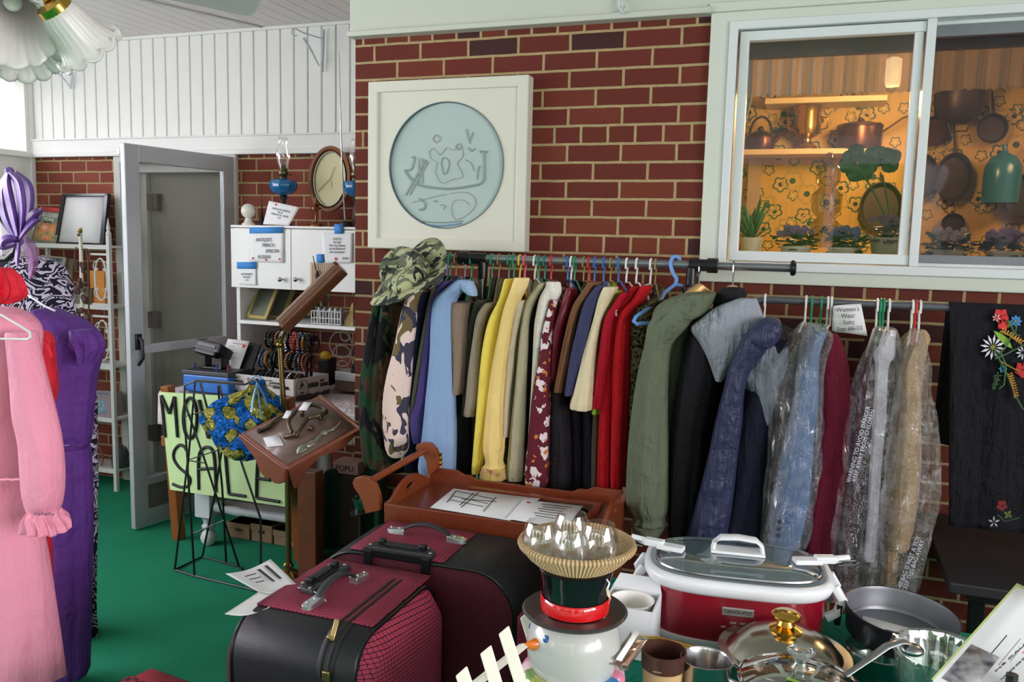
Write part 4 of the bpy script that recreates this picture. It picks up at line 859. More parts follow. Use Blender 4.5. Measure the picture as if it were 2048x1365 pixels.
# odds and ends at the right of the box
sc_w = plain('wire_white', (170, 168, 166), .4)
m = MB()
for cx, cy, r in ((690, 672, .028), (682, 690, .068), (684, 712, .055), (685, 735, .035)):
    p = PY(cx, cy, 3.8); m.tube([(p.x+r*cos(a*pi/14), 3.8, p.z+r*sin(a*pi/14)) for a in range(28)], .0035, 6, closed=True)
m.build('wire_scroll', sc_w, hu)
p = PZ(694, 790, zt); m = MB(); m.span((p.x-.1, p.y+.05, zc), (p.x+.09, p.y+.25, zc+.05)); tag(m.build('carton_low', plain('carton_brown', (110, 88, 76), .7), smooth=False, bev=.003), 'low brown carton at the right end of the hutch counter', 'box').name = 'brown_carton'
m = MB(); rnd = random.Random(4)
for k in range(4): Mk = Matrix.Translation((p.x, p.y+.14, zc+.058+.011*k)) @ Matrix.Rotation(rnd.uniform(-.2, .2), 4, 'Z'); m.box((0, 0, 0), (.2, .17, .009), Mk)
tag(m.build('paper_stack', PAPER, smooth=False), 'stack of white papers on the brown carton', 'papers')
m = MB(); m.ball((p.x+.03, p.y+.06, zc+.13), .03, 12, 8, (1.2, .8, .8)); m.ball((p.x+.0, p.y+.07, zc+.105), .018, 10, 8); m.ball((p.x+.06, p.y+.07, zc+.10), .02, 10, 8); tag(m.build('black_gadget', blackp), 'small black gadget on the stack of papers', 'gadget')
pq = PY(655, 716, 3.66); t = thing('tape_dispenser', 'yellow and black tape dispenser behind the printed cardboard tray', 'tape dispenser', (pq.x, 3.66, zc)); m = MB(); m.box((pq.x, 3.66, pq.z-.07), (.06, .09, .14)); m.build('stand_block', blackp, t, bev=.01, smooth=False); m = MB(); m.ball((pq.x, 3.64, pq.z+.01), .03, 14, 10, (1, .8, .9)); m.build('yellow_cap', plain('cap_yellow', (206, 170, 36), .4), t)
# below the counter
for i, (a, b, y0, y1) in enumerate(((455, 500, 1044, 1090), (502, 545, 1047, 1100), (547, 612, 1060, 1118))):
    p0, p1 = PZ(a, y1, 0), PZ(b, y1, 0); yy = 3.42+.0*i; s0, s1 = PY(a, y1, yy), PY(b, y1, yy); hz = PY(a, y0, yy).z
    t = thing('wooden_crate', ['pale wooden crate leftmost under the hutch', 'pale wooden crate in the middle under the hutch', 'widest pale wooden crate rightmost under the hutch'][i], 'crate', ((s0.x+s1.x)/2, yy+.1, 0)); m = MB(); m.span((s0.x+.003, yy, .002), (s1.x-.003, yy+.22, hz)); m.build('crate_body', wood('crate_wood', (150, 122, 92), (116, 92, 66), .7, 1, (2, 2, 6), 0), t, smooth=False, bev=.004)
    m = MB(); m.span((s0.x-.001, yy-.004, hz-.03), (s1.x+.001, yy+.224, hz)); m.build('crate_lid', MC['crate_wood'], t, smooth=False, bev=.003)
    m = MB(); m.span(((s0.x+s1.x)/2-.015, yy-.008, hz*.55), ((s0.x+s1.x)/2+.015, yy-.004, hz*.55+.012)); m.build('handle_slot', plain('slot_dark', (60, 44, 34), .7), t, smooth=False)
for i, (x, lab, c) in enumerate(((-2.62, 'reddish board lying on the lower rail shelf of the hutch', (124, 54, 36)), (-2.3, 'dark red and brown magazines on the lower shelf of the hutch', (70, 40, 38)))):
    m = MB(); m.box((x, 3.5, zr+.022+.0*i), (.27, .2, .014), None); m.box((x+.02, 3.49, zr+.034), (.24, .17, .010)); tag(m.build(('red_board', 'magazine_pile')[i], plain('board_%d' % i, c, .5, var=.3), smooth=False), lab, ('board', 'magazines')[i])
# dark green tub chair, glass votive and box between hutch and rack
gx = PY(708, 1000, 2.92); t = thing('green_chair', 'dark green round backed tub chair in the shade beside the hutch', 'chair', (gx.x, 2.93, 0)); zt2 = PY(700, 945, 2.95).z
m = MB(); rings = []
for k in range(15):
    a = radians(-20+220*k/14); x, y = gx.x-.02+.15*cos(a), 2.95+.13*sin(a); ix, iy = gx.x-.02+.11*cos(a), 2.95+.09*sin(a); rings.append([(x, y, .14), (x*1.0, y, zt2-.02), ((x+ix)/2, (y+iy)/2, zt2), (ix, iy, zt2-.02), (ix, iy, .14)])
m.loft(rings, True); m.build('back_shell', plain('vinyl_green', (10, 48, 38), .35), t, sub=1); m = MB(); m.lathe([(0, .12), (.13, .12), (.135, .16), (.12, .24), (0, .25)], 24, (gx.x-.02, 2.93, 0)); m.build('seat', MC[('p', 'vinyl_green')], t)
m = MB()
for k in range(4): a = k*pi/2+.7; m.tube([(gx.x-.02+.1*cos(a), 2.93+.1*sin(a), 0), (gx.x-.02+.09*cos(a), 2.93+.09*sin(a), .13)], .012, 8)
m.build('leg', blackm, t)
p = PY(716, 1016, 2.74); m = MB(); m.lathe([(0, 0), (.022, 0), (.026, .03), (.034, .05), (.034, .055), (.028, .05), (.02, .02), (0, .02)], 20, (p.x, 2.76, p.z-.02)); tag(m.build('glass_votive', clear('glass_green_clear', (190, 225, 205), .12)), 'small clear glass cup by the handle of the tea cart', 'cup')
m = MB(); m.lathe([(0, 0), (.05, 0), (.05, .012), (.008, .02), (.008, p.z-.04), (.04, p.z-.03), (.04, p.z-.021), (0, p.z-.021)], 16, (p.x, 2.76, 0)); tag(m.build('small_pedestal', blackm), 'thin black pedestal under the glass cup', 'stand')
c = [PY(668, 922, 3.0), PY(716, 928, 3.0), PY(716, 952, 3.0), PY(666, 946, 3.0)]; t = thing('printed_box', 'pinkish box printed POPU in dark letters beside the camouflage jackets', 'box', (c[2]+c[3])/2+Vector((0, .05, 0))); b = [q+Vector((0, .08, 0)) for q in c]; m = MB(); m.add(c+b, [(0, 1, 2, 3), (7, 6, 5, 4), (0, 4, 5, 1), (1, 5, 6, 2), (2, 6, 7, 3), (3, 7, 4, 0)]); m.build('carton', plain('carton_pink', (150, 112, 106), .7), t, smooth=False); text('lettering', 'POPU', t, on_plane(c, .45, .55, .002), .034, BLACK)
zb = c[3].z; m = MB(); m.span((c[0].x-.005, 3.0, 0), (c[1].x+.01, 3.09, zb-.004)); tag(m.build('tall_carton', plain('carton_dark_brown', (60, 44, 36), .8), smooth=False, bev=.004), 'tall dark brown carton under the printed box', 'box')
# ------------------------------------------------------------------ garment rails
YR = 2.89; pl, pr_ = PY(900, 515, YR), PY(1590, 537, YR); ZR = (pl.z+pr_.z)/2
tube_g = plain('rail_steel', (150, 152, 158), .3, metal=.8, var=.03)
def rx_(px): return PY(px, 525, YR).x
gr = thing('clothes_rack', 'long grey telescopic clothes rack with black joints along the brick wall', 'clothes rack', ((pl.x+pr_.x)/2, YR, 0))
MB().tube([(rx_(970), YR, ZR), (rx_(1400), YR, ZR)], .0145, 16).build('rail', tube_g, gr)
for a, b in ((880, 925), (1430, 1580)): MB().tube([(rx_(a), YR, ZR), (rx_(b), YR, ZR)], .0125, 16).build('rail_extension', tube_g, gr)
for a, b, c in ((918, 985, 966), (1367, 1436, 1384)):
    m = MB(); m.tube([(rx_(a+12), YR, ZR), (rx_(b-12), YR, ZR)], .0205, 18); x = rx_(c); m.tube([(x, YR, ZR), (x, YR, ZR-.075)], .018, 16)
    k0, k1 = (a, a+22) if a < 1000 else (b-22, b); m.lathe([(.02, 0), (.0245, .002), (.0245, .036), (.02, .038)], 20, M=frame_M((rx_(k0), YR, ZR), (0, 0, 1), (1, 0, 0)), fl=lambda r, z, aa, k: (r*(1+.03*(cos(20*aa) > 0)), z), cap=True); m.build('joint', blackp, gr)
    MB().tube([(x, YR, ZR-.07), (x, YR, .05)], .0135, 14).build('post', plain('post_chrome', (190, 192, 196), .2, metal=.9, var=.02), gr)
    m = MB(); m.tube([(x, YR-.25, .03), (x, YR+.17, .03)], .014, 12); m.build('foot', blackp, gr)
m = MB(); m.lathe([(.012, 0), (.024, .004), (.026, .012), (.02, .02), (0, .022)], 20, M=frame_M((rx_(1580), YR, ZR), (0, 0, 1), (1, 0, 0))); m.build('end_cap', blackp, gr)
Y2 = 2.76; z2 = PY(1700, 607, Y2).z
def rx2(px): return PY(px, 607, Y2).x
g2 = thing('clothes_rail', 'lower grey rail curving down at its left end under the window', 'clothes rack', (rx2(1700), Y2, 0))
xl2, xr2 = rx2(1481), rx2(2150)
pts = [(xl2, Y2, .05), (xl2, Y2, z2-.09), (xl2+.006, Y2, z2-.055), (xl2+.022, Y2, z2-.025), (xl2+.05, Y2, z2-.006), (xl2+.09, Y2, z2), (xr2-.07, Y2, z2), (xr2-.02, Y2, z2-.02), (xr2, Y2, z2-.07), (xr2, Y2, .05)]
MB().tube(pts, .0115, 14).build('rail', plain('rail_dark_grey', (104, 106, 114), .35, metal=.5, var=.03), g2)
for x in (xl2, xr2): MB().tube([(x, Y2-.22, .03), (x, Y2+.2, .03)], .013, 12).build('foot', blackp, g2)
# ---- hangers
HC = {}
def hcol(n):
    c = dict(green=(28, 136, 92), white=(226, 226, 224), gold=(150, 130, 80), orange=(206, 92, 40), yellow=(222, 190, 60), pink=(226, 92, 112), red=(196, 44, 44), blue=(52, 104, 176), teal=(24, 112, 110), wood=(222, 178, 120), sky=(110, 158, 226), grey=(150, 150, 152))[n]
    return plain('hanger_'+n, c, .35, var=0)
def hanger(x, col, label, Y, Z, near=None, far=None, half=.2, drop=.12, neck=.07, r=None, wide=False):
    """hook over the rail at x; arms to the near and far shoulder points"""
    r = r or (.0028 if col in ('gold', 'grey') else .0036)
    near = near or Vector((x-.06, Y-half, Z-drop-neck)); far = far or Vector((x+.05, Y+.18, Z-drop-neck))
    rr = .0165; t = thing('clothes_hanger', label, 'hanger', (x, Y, Z-neck), None)
    nk = Vector((x, Y, Z-neck))
    pts = [(x, Y-rr*cos(a), Z+rr*sin(a)-.001) for a in [radians(k) for k in range(-50, 181, 22)]]
    pts = [(x, Y+rr*cos(radians(k)), Z+rr*sin(radians(k))) for k in range(-150+150, 200, 22)]
    pts = [(x, Y-rr*1.0, Z-.02), (x, Y-rr*1.05, Z-.004)]+[(x, Y-rr*cos(radians(k)), Z+rr*sin(radians(k))) for k in range(15, 166, 25)]+[(x, Y+rr*1.05, Z-.006), (x, Y+rr*.7, Z-.028), (x, Y+.002, Z-.045), tuple(nk)]
    m = MB(); m.tube(pts, r, 7); m.build('hook', hcol(col if not wide else col), t)
    m = MB(); nn, ff = Vector(near), Vector(far); a1 = nk.lerp(nn, .25)+Vector((0, 0, .012)); a2 = nk.lerp(ff, .25)+Vector((0, 0, .012))
    m.tube([nk, a1, nn, nn+Vector((0, .012, -.014))], r*(1.2 if wide else 1), 7); m.tube([nk, a2, ff, ff+Vector((0, -.012, -.014))], r, 7); m.tube([nn+Vector((0, .012, -.014)), ff+Vector((0, -.012, -.014))], r, 7); m.build('arms', hcol(col), t)
    return t
NG = [0]
def garment(name, label, cat, hx, hang, rows, mat, dy=0, hem=None, th=.017, st=.05, Yn=2.69, Y=None, Z=None, folds=.07, nf=4, body=None, bodymat=None, collar=None, cuff=None, hlabel=None, far=.40, group=None, bx=0, half=.2, topz=None, crink=0, drop=None):
    """one hanging garment: flattened body along the hanger, near sleeve from edge readings"""
    Y = Y or YR; Z = Z or ZR; NG[0] += 1; sd_ = NG[0]
    x = PY(hx, 520 if Z == ZR else 607, Y).x
    R = pxrows(rows, Yn-dy); top = R[0]
    t = thing(name, label, cat, (x, Y, R[-1][2]), group)
    hz = PY((rows[0][1]+rows[0][2])/2, hem, Yn-dy).z if hem else R[-1][2]
    # body
    neckz = Z-.075 if topz is None else topz
    shz = min(R[0][2]-.015, neckz-.02)
    m = MB(); rings = []
    def body_ring(z, hl, ht, k):
        i = min(len(R)-1, max(0, sum(1 for r in R if r[2] > z)-1)); r0, r1 = R[i], R[min(i+1, len(R)-1)]
        u = 0 if r0[2] == r1[2] else max(0, min(1, (r0[2]-z)/(r0[2]-r1[2]))); nx = r0[0]+(r1[0]-r0[0])*u+bx
        c = Vector((x+.012, Y+.0, z)); N = Vector((nx, Yn-dy+.03, z)); F = Vector((x+(x-top[0])*.6+.015, Y+.19, z))
        if hl < 1: N, F = c.lerp(N, hl), c.lerp(F, hl)
        d = (F-N); dn = d.normalized(); pn = Vector((-dn.y, dn.x, 0)); ring = []
        for j in range(36):
            a = 2*pi*j/36; cc, ss = cos(a), sin(a); s2 = abs(ss)**.8*(1 if ss > 0 else -1)
            w = ht*(1+.25*sin(3.3*(cc+1)*2+k*.5+sd_)+.18*sin(9*cc+sd_))
            ring.append(tuple((N+F)/2+dn*(d.length/2*cc)+pn*(w*s2)))
        return ring
    nb = 16
    rings.append(body_ring(neckz+.005, .12, th*.5, 0)); rings.append(body_ring(neckz-.008, .3, th*.8, 0)); rings.append(body_ring((neckz+shz)/2-.004, .68, th, 0))
    for k in range(nb+1): rings.append(body_ring(shz+(hz-shz)*k/nb, 1, th*(1+.3*k/nb), k))
    m.loft(rings, True); m.build('body', bodymat or mat, t)
    if cuff: R2 = R[:-cuff[1]]
    s = drape(R if not cuff else R2+[R[-cuff[1]]], st, folds, nf, 36, 30, sd_, crink=crink).build('sleeve', mat, t)
    if cuff: drape(R[-cuff[1]:] if cuff[1] > 1 else R[-2:], st*1.05, .02, nf, 36, 6, sd_).build('cuff', cuff[0], t)
    if collar:
        cm_, crow = collar; drape(pxrows(crow, Yn-dy-.01), .03, .05, 3, 28, 12, sd_).build('collar', cm_, t)
    if hang:
        nn = Vector((top[0], Yn-dy+.03, R[0][2]-.0)); hanger(x, hang, hlabel or (hang+' hanger carrying the '+label), Y, Z, nn if nn.z < Z-.08 else Vector((nn.x, nn.y, Z-.1)), None)
    return t
wc = camo('camo_woodland', [(54, 52, 40), (70, 46, 34), (26, 60, 38), (14, 16, 20)], 9)
wc2 = camo('camo_brown', [(92, 72, 54), (58, 40, 30), (40, 64, 40), (14, 16, 20)], 9)
dc = camo('camo_desert', [(232, 206, 196), (66, 62, 80), (112, 96, 64), (232, 206, 196)], 12)
def G(*a, **k): return garment(*a, **k)
G('camouflage_jacket', 'dark woodland camouflage jacket at the far left end of the rack', 'jacket', 868, 'gold', [(608, 752, 764), (660, 741, 760), (740, 729, 756), (800, 724, 752), (860, 726, 753), (925, 733, 762)], wc, 0, 950, hlabel='thin gold wire hanger leftmost on the rack')
G('camouflage_jacket', 'brown green camouflage jacket behind the pink and grey camouflage sleeve', 'jacket', 876, 'gold', [(600, 768, 786), (680, 757, 778), (760, 744, 774), (860, 740, 774), (935, 744, 786)], wc2, .0, 955, hlabel='thin gold wire hanger just right of the hat brim')
G('camouflage_jacket', 'pink, grey and brown camouflage jacket with a puffy sleeve', 'jacket', 884, 'orange', [(578, 838, 850), (600, 815, 838), (650, 801, 833), (700, 790, 827), (750, 777, 824), (800, 769, 820), (850, 769, 819), (893, 774, 819), (912, 782, 810)], dc, .06, 940, st=.05, hlabel='orange plastic hanger right of the camouflage hat')
G('jacket', 'dark navy jacket right of the pink camouflage sleeve', 'jacket', 893, 'blue', [(585, 848, 862), (640, 838, 851), (740, 828, 842), (850, 818, 836), (940, 816, 838)], cloth((20, 26, 48)), .02, 950, hlabel='blue hanger under the camouflage hat')
G('shirt', 'slim olive green shirt between the navy jacket and the purple one', 'shirt', 900, 'green', [(575, 872, 886), (620, 860, 870), (700, 846, 858), (780, 834, 846), (850, 826, 838)], cloth((92, 94, 74)), .02, hlabel='green hanger left of the left rack joint')
G('jacket', 'purple jacket mostly hidden behind the light blue blazer', 'jacket', 905, None, [(562, 888, 915), (600, 868, 880), (660, 858, 870), (740, 846, 864), (800, 836, 860), (835, 826, 852), (885, 832, 848)], cloth((88, 74, 136)), .03, 930)
G('blazer', 'light blue blazer with a wide sleeve', 'blazer', 912, 'gold', [(560, 918, 940), (578, 893, 930), (600, 872, 912), (640, 866, 907), (720, 863, 907), (800, 855, 910), (880, 846, 912), (945, 837, 911)], cloth((136, 164, 204), bump=.2), .07, 950, st=.06, collar=(cloth((150, 176, 212)), [(562, 915, 945), (580, 925, 952), (592, 940, 954)]), hlabel='brass wire hanger carrying the light blue blazer')
G('trousers', 'taupe trousers folded over a green hanger', 'trousers', 943, 'green', [(604, 906, 944), (612, 906, 938), (660, 906, 934), (740, 908, 932), (787, 908, 928)], cloth((136, 118, 104)), .04, 787, st=.06, hlabel='green hanger over the left black rack joint')
G('skirt', 'long nearly black skirt showing below the taupe trousers', 'skirt', 930, 'grey', [(640, 925, 940), (700, 916, 936), (800, 912, 940), (880, 908, 944), (948, 904, 950)], cloth((24, 20, 26)), -.02, 950)
G('coat', 'dark grey green coat left of the taupe cardigan', 'coat', 984, 'green', [(600, 955, 985), (640, 944, 958), (700, 935, 950), (780, 930, 948), (830, 928, 946)], cloth((78, 74, 68)), .0, 940, hlabel='green hanger right of the left black rack joint')
G('cardigan', 'grey taupe cardigan with a short ribbed sleeve', 'cardigan', 998, 'gold', [(606, 974, 992), (632, 958, 978), (680, 950, 966), (740, 941, 965), (800, 935, 962), (820, 933, 956), (831, 934, 954)], cloth((140, 130, 114)), .05, 831, hlabel='gold wire hanger left of the yellow jacket')
G('jacket', 'bright yellow jacket with a long sleeve', 'jacket', 1018, 'green', [(558, 1012, 1028), (600, 1000, 1017), (640, 981, 1005), (700, 968, 995), (780, 960, 988), (860, 953, 978), (945, 946, 964)], cloth((240, 216, 96)), .07, 945, st=.045)
G('shirt', 'yellow shirt squeezed beside the bright yellow jacket', 'shirt', 1028, 'green', [(575, 1020, 1034), (605, 1000, 1018), (660, 985, 1005), (740, 975, 992), (840, 968, 982)], cloth((228, 198, 100)), .05, 930)
G('blouse', 'pale yellow blouse with a gathered sleeve and a buttoned ochre cuff', 'blouse', 1040, 'yellow', [(556, 1036, 1056), (575, 1026, 1052), (620, 1010, 1032), (680, 998, 1020), (750, 986, 1012), (820, 977, 1007), (890, 971, 1007), (924, 976, 1003), (934, 967, 1009), (957, 961, 1012)], cloth((232, 204, 130)), .10, 950, st=.05, nf=7, cuff=(cloth((196, 166, 98)), 2), collar=(cloth((236, 208, 146)), [(556, 1030, 1058), (575, 1024, 1052), (592, 1024, 1044)]), hlabel='yellow hanger above the pale yellow blouse')
bt_m = plain('button_pink', (206, 150, 122), .3)
for i, (x, y) in enumerate(((970, 942), (988, 946), (1007, 952))):
    q = PY(x, y, 2.535); m = MB(); m.lathe([(0, 0), (.007, 0), (.007, .003), (.003, .004), (0, .003)], 12, M=Matrix.Translation(q) @ Matrix.Rotation(pi/2, 4, 'X')); m.build('button', bt_m, bpy.data.objects['blouse'])
G('cardigan', 'cream cardigan with a tiny flower print collar', 'cardigan', 1050, 'pink', [(600, 1042, 1056), (615, 1031, 1052), (670, 1024, 1038), (740, 1012, 1031), (810, 1008, 1023), (872, 1008, 1020)], cloth((196, 184, 156)), .06, 872, hlabel='pink hanger right of the yellow one')
G('jacket', 'khaki green jacket with a straight sleeve', 'jacket', 1070, 'white', [(566, 1080, 1096), (600, 1056, 1074), (640, 1046, 1061), (700, 1038, 1057), (780, 1031, 1054), (870, 1022, 1051), (958, 1014, 1048)], cloth((166, 160, 132)), .06, 958, st=.045, hlabel='white hanger carrying the khaki green jacket')
G('coat', 'black coat between the khaki jacket and the white shirt', 'coat', 1078, 'green', [(580, 1082, 1096), (640, 1062, 1076), (720, 1055, 1068), (850, 1050, 1062), (965, 1044, 1058)], cloth((24, 22, 24)), .02, 970, hlabel='green hanger above the black coat beside the khaki jacket')
G('shirt', 'white shirt with a crumpled collar', 'shirt', 1090, 'teal', [(566, 1098, 1118), (595, 1082, 1110), (630, 1075, 1104), (660, 1071, 1094), (740, 1067, 1082), (820, 1063, 1074), (880, 1060, 1070)], cloth((222, 216, 206)), .06, 900, st=.045, collar=(cloth((230, 224, 216)), [(564, 1094, 1120), (585, 1090, 1122), (600, 1100, 1116)]), hlabel='teal hanger carrying the white shirt')
t = NT('floral_maroon'); v = t.obj(); cv = t.noise(v, 10, 2); vo = t.node('ShaderNodeTexVoronoi', Vector=v, Scale=21.0); vo2 = t.node('ShaderNodeTexVoronoi', Vector=v, Scale=34.0)
nz = t.math('MULTIPLY', t.math('SUBTRACT', t.noise(v, 60, 2), .5), 1.0)
c = t.mix(t.math('LESS_THAN', t.math('ADD', vo.outputs['Distance'], nz), .36), lin((92, 26, 40)), lin((222, 208, 212))); c = t.mix(t.math('LESS_THAN', t.math('ADD', vo2.outputs['Distance'], nz), .22), c, lin((196, 120, 50)))
t.set(c, .8, 0, .25); floral = t.m
G('dress', 'maroon dress printed with white and orange flowers', 'dress', 1103, 'red', [(600, 1105, 1116), (662, 1088, 1104), (720, 1080, 1103), (780, 1068, 1100), (860, 1060, 1098), (920, 1053, 1097), (967, 1048, 1096)], floral, .08, 967, st=.05, hlabel='red hanger left of the white shirt collar')
G('blouse', 'shiny dark red satin blouse', 'blouse', 1136, 'blue', [(576, 1136, 1152), (610, 1124, 1148), (650, 1112, 1134), (700, 1108, 1124), (760, 1104, 1118)], plain('satin_red', (112, 24, 44), .3, var=.15, bump=.4, bs=24), .04, 900, hlabel='blue hanger with a printed wrapper above the dark red blouse')
G('coat', 'long black coat behind the short brown jacket', 'coat', 1143, 'white', [(600, 1130, 1144), (640, 1116, 1134), (720, 1107, 1124), (820, 1101, 1136), (900, 1099, 1142), (975, 1098, 1145)], cloth((36, 32, 40)), .03, 975, st=.05, hlabel='white hanger right of the printed wrapper')
G('coat', 'black velvet coat tucked behind the brown jacket', 'coat', 1150, 'green', [(590, 1152, 1170), (640, 1136, 1150), (740, 1140, 1156), (860, 1146, 1166), (975, 1148, 1172)], cloth((20, 19, 24)), -.01, 975, hlabel='green hanger left of the brown jacket')
G('jacket', 'brown suede jacket with a short sleeve', 'jacket', 1168, 'gold', [(564, 1180, 1202), (590, 1162, 1188), (615, 1148, 1170), (660, 1136, 1156), (710, 1125, 1147), (783, 1111, 1130)], cloth((116, 80, 52)), .07, 783, hlabel='thin brass hanger above the brown suede jacket')
G('jacket', 'navy blue short jacket right of the brown suede one', 'jacket', 1178, 'red', [(570, 1196, 1212), (600, 1174, 1200), (640, 1160, 1187), (690, 1148, 1178), (740, 1139, 1162), (790, 1131, 1148)], cloth((58, 60, 92)), .10, 790, st=.045, hlabel='red hanger right of the brown jacket collar')
G('coat', 'very dark blue long coat under the cream jacket', 'coat', 1190, 'blue', [(620, 1180, 1196), (720, 1172, 1190), (820, 1168, 1196), (900, 1166, 1200), (975, 1164, 1204)], cloth((22, 24, 38)), -.01, 975, st=.05, hlabel='blue hanger second right of the brown jacket')
G('jacket', 'cream jacket with a wide sleeve', 'jacket', 1208, 'blue', [(574, 1208, 1236), (600, 1198, 1222), (640, 1188, 1204), (700, 1170, 1193), (760, 1156, 1189), (818, 1142, 1186)], cloth((216, 202, 168)), .10, 818, st=.05, hlabel='blue hanger carrying the cream jacket')
G('trousers', 'khaki brown trousers hanging below the cream jacket', 'trousers', 1204, None, [(720, 1196, 1206), (800, 1190, 1204), (880, 1186, 1206), (975, 1184, 1208)], cloth((92, 80, 64)), .0, 975, topz=1.05)
G('shirt', 'lime green shirt with its hem showing', 'shirt', 1222, 'gold', [(582, 1224, 1244), (600, 1216, 1236), (640, 1208, 1220), (720, 1198, 1208), (800, 1190, 1204), (826, 1186, 1203)], cloth((164, 206, 62)), .03, 826, hlabel='gold wire hanger above the lime green shirt')
G('sweater', 'dark crimson sweater left of the red jackets', 'sweater', 1238, 'blue', [(585, 1242, 1260), (610, 1226, 1246), (640, 1210, 1232), (700, 1201, 1224), (760, 1193, 1215), (808, 1188, 1206), (815, 1190, 1204)], cloth((168, 18, 40)), .07, 815, hlabel='blue hanger left of the red jackets')
G('jacket', 'red jacket, the left one of two alike', 'jacket', 1254, 'white', [(574, 1264, 1286), (600, 1248, 1270), (630, 1230, 1252), (700, 1214, 1238), (800, 1203, 1230), (975, 1196, 1226)], cloth((172, 12, 24)), .05, 975, st=.05, hlabel='white hanger carrying the left red jacket')
G('jacket', 'red jacket, the right one of two alike beside the leopard print', 'jacket', 1274, 'white', [(572, 1284, 1304), (600, 1266, 1290), (630, 1242, 1266), (700, 1230, 1260), (800, 1225, 1258), (975, 1222, 1252)], cloth((168, 8, 20), 'cloth_red_b'), .08, 975, st=.05, hlabel='white hanger carrying the right red jacket')
hanger(rx_(1302), 'white', 'white hanger in front of the red jackets with its arm showing', YR, ZR, PY(1231, 622, 2.58), None)
t = NT('leopard_print'); v = t.obj(); vo = t.node('ShaderNodeTexVoronoi', Vector=v, Scale=85.0); d = t.math('ADD', vo.outputs['Distance'], t.math('MULTIPLY', t.math('SUBTRACT', t.noise(v, 130, 2), .5), .5))
c = t.mix(t.math('LESS_THAN', t.math('ABSOLUTE', t.math('SUBTRACT', d, .38)), .12), lin((122, 106, 78)), lin((26, 20, 18))); c = t.mix(t.math('LESS_THAN', d, .2), c, lin((86, 62, 40))); t.set(c, .85, 0, .25); leo = t.m
G('blouse', 'leopard print blouse left of the olive jacket', 'blouse', 1312, 'gold', [(600, 1300, 1330), (625, 1262, 1304), (700, 1258, 1292), (800, 1257, 1282), (890, 1254, 1274)], leo, .04, 890, st=.05, hlabel='thin gold hanger above the leopard print blouse')
# thick sky blue plastic hanger
t = thing('clothes_hanger', 'thick sky blue plastic hanger in front of the olive jacket', 'hanger', PY(1366, 570, YR-.02)); m = MB()
hp = [(1347, 560, 2.86), (1338, 535, 2.865), (1343, 519, 2.875), (1354, 515, 2.89), (1361, 524, 2.9), (1356, 540, 2.86), (1352, 552, 2.85), (1356, 567, 2.84)]
m.tube(smooth_poly([tuple(PY(a, b, y)) for a, b, y in ((1359, 530, 2.905), (1358, 517, 2.90), (1347, 514, 2.885), (1341, 528, 2.865), (1347, 548, 2.85), (1353, 558, 2.84), (1350, 570, 2.83))]), .0062, 10); m.build('hook', hcol('sky'), t)
m = MB(); m.tube([PY(1351, 569, 2.83), PY(1330, 585, 2.75), PY(1322, 600, 2.68), PY(1272, 634, 2.54), PY(1267, 644, 2.53), PY(1274, 648, 2.53), PY(1318, 645, 2.6)], .0062, 10); m.tube([PY(1351, 569, 2.83), PY(1364, 572, 2.9), PY(1369, 585, 2.98), PY(1372, 600, 3.02)], .0062, 10); m.build('arms', hcol('sky'), t)
# ---- big coats
ol = cloth((98, 106, 86), bump=.5, bs=90)
co_ = garment('hooded_jacket', 'large olive green hooded jacket with a wide gathered sleeve', 'jacket', 1386, None, [(600, 1345, 1400), (625, 1330, 1392), (655, 1300, 1372), (690, 1292, 1342), (740, 1280, 1336), (800, 1270, 1335), (880, 1261, 1337), (960, 1257, 1337), (1010, 1258, 1336), (1032, 1272, 1330), (1046, 1264, 1334), (1068, 1270, 1322)], ol, .16, 1050, th=.05, st=.075, folds=.07, nf=5, topz=ZR-.10, cuff=(cloth((96, 102, 84)), 2))
drape(pxrows([(586, 1380, 1432), (596, 1345, 1430), (612, 1322, 1420), (632, 1306, 1400), (652, 1298, 1350), (672, 1296, 1312)], 2.56), .09, .09, 5, 36, 20, 77, crink=.05).build('hood', ol, co_)
drape(pxrows([(640, 1340, 1378), (700, 1336, 1374), (780, 1335, 1366), (860, 1336, 1350)], 2.66), .05, .07, 3, 30, 20, 78).build('front_panel', ol, co_)
def wood_hanger(px, col, label, Yh=None, dz=0):
    x = rx_(px); t = thing('clothes_hanger', label, 'hanger', (x, YR, ZR-.08)); m = MB(); m.tube([(x, YR-.0165, ZR-.02)]+[(x, YR-.0175*cos(radians(k)), ZR+.0175*sin(radians(k))) for k in range(0, 181, 20)]+[(x, YR+.0165, ZR-.012), (x, YR, ZR-.045), (x, YR, ZR-.08)], .0026, 8); m.build('hook', steel, t)
    m = MB(); m.tube([(x-.05, YR-.19, ZR-.15), (x-.02, YR-.09, ZR-.098), (x, YR-.01, ZR-.076), (x+.02, YR+.08, ZR-.098), (x+.04, YR+.17, ZR-.14)], [.012, .02, .024, .02, .012], 12, flat=.6); m.build('arms', hcol(col), t); return t
wood_hanger(1400, 'wood', 'pale wooden hanger above the olive hooded jacket'); wood_hanger(1468, 'wood', 'pale wooden hanger above the black hooded coat')
fl = cloth((152, 156, 168), 'fleece_grey', rough=.95, bump=.9, bs=120); bc = cloth((30, 28, 34), bump=.5)
co2 = garment('hooded_coat', 'black hooded coat with a thick grey fleece lining', 'coat', 1455, None, [(610, 1440, 1480), (640, 1392, 1440), (700, 1369, 1428), (760, 1356, 1432), (850, 1343, 1412), (950, 1338, 1402), (1088, 1336, 1382)], bc, .10, 1095, th=.05, st=.07, topz=ZR-.11)
drape(pxrows([(575, 1452, 1484), (584, 1438, 1492), (600, 1430, 1490), (622, 1425, 1470)], 2.62), .05, .06, 4, 30, 14, 91).build('hood', bc, co2)
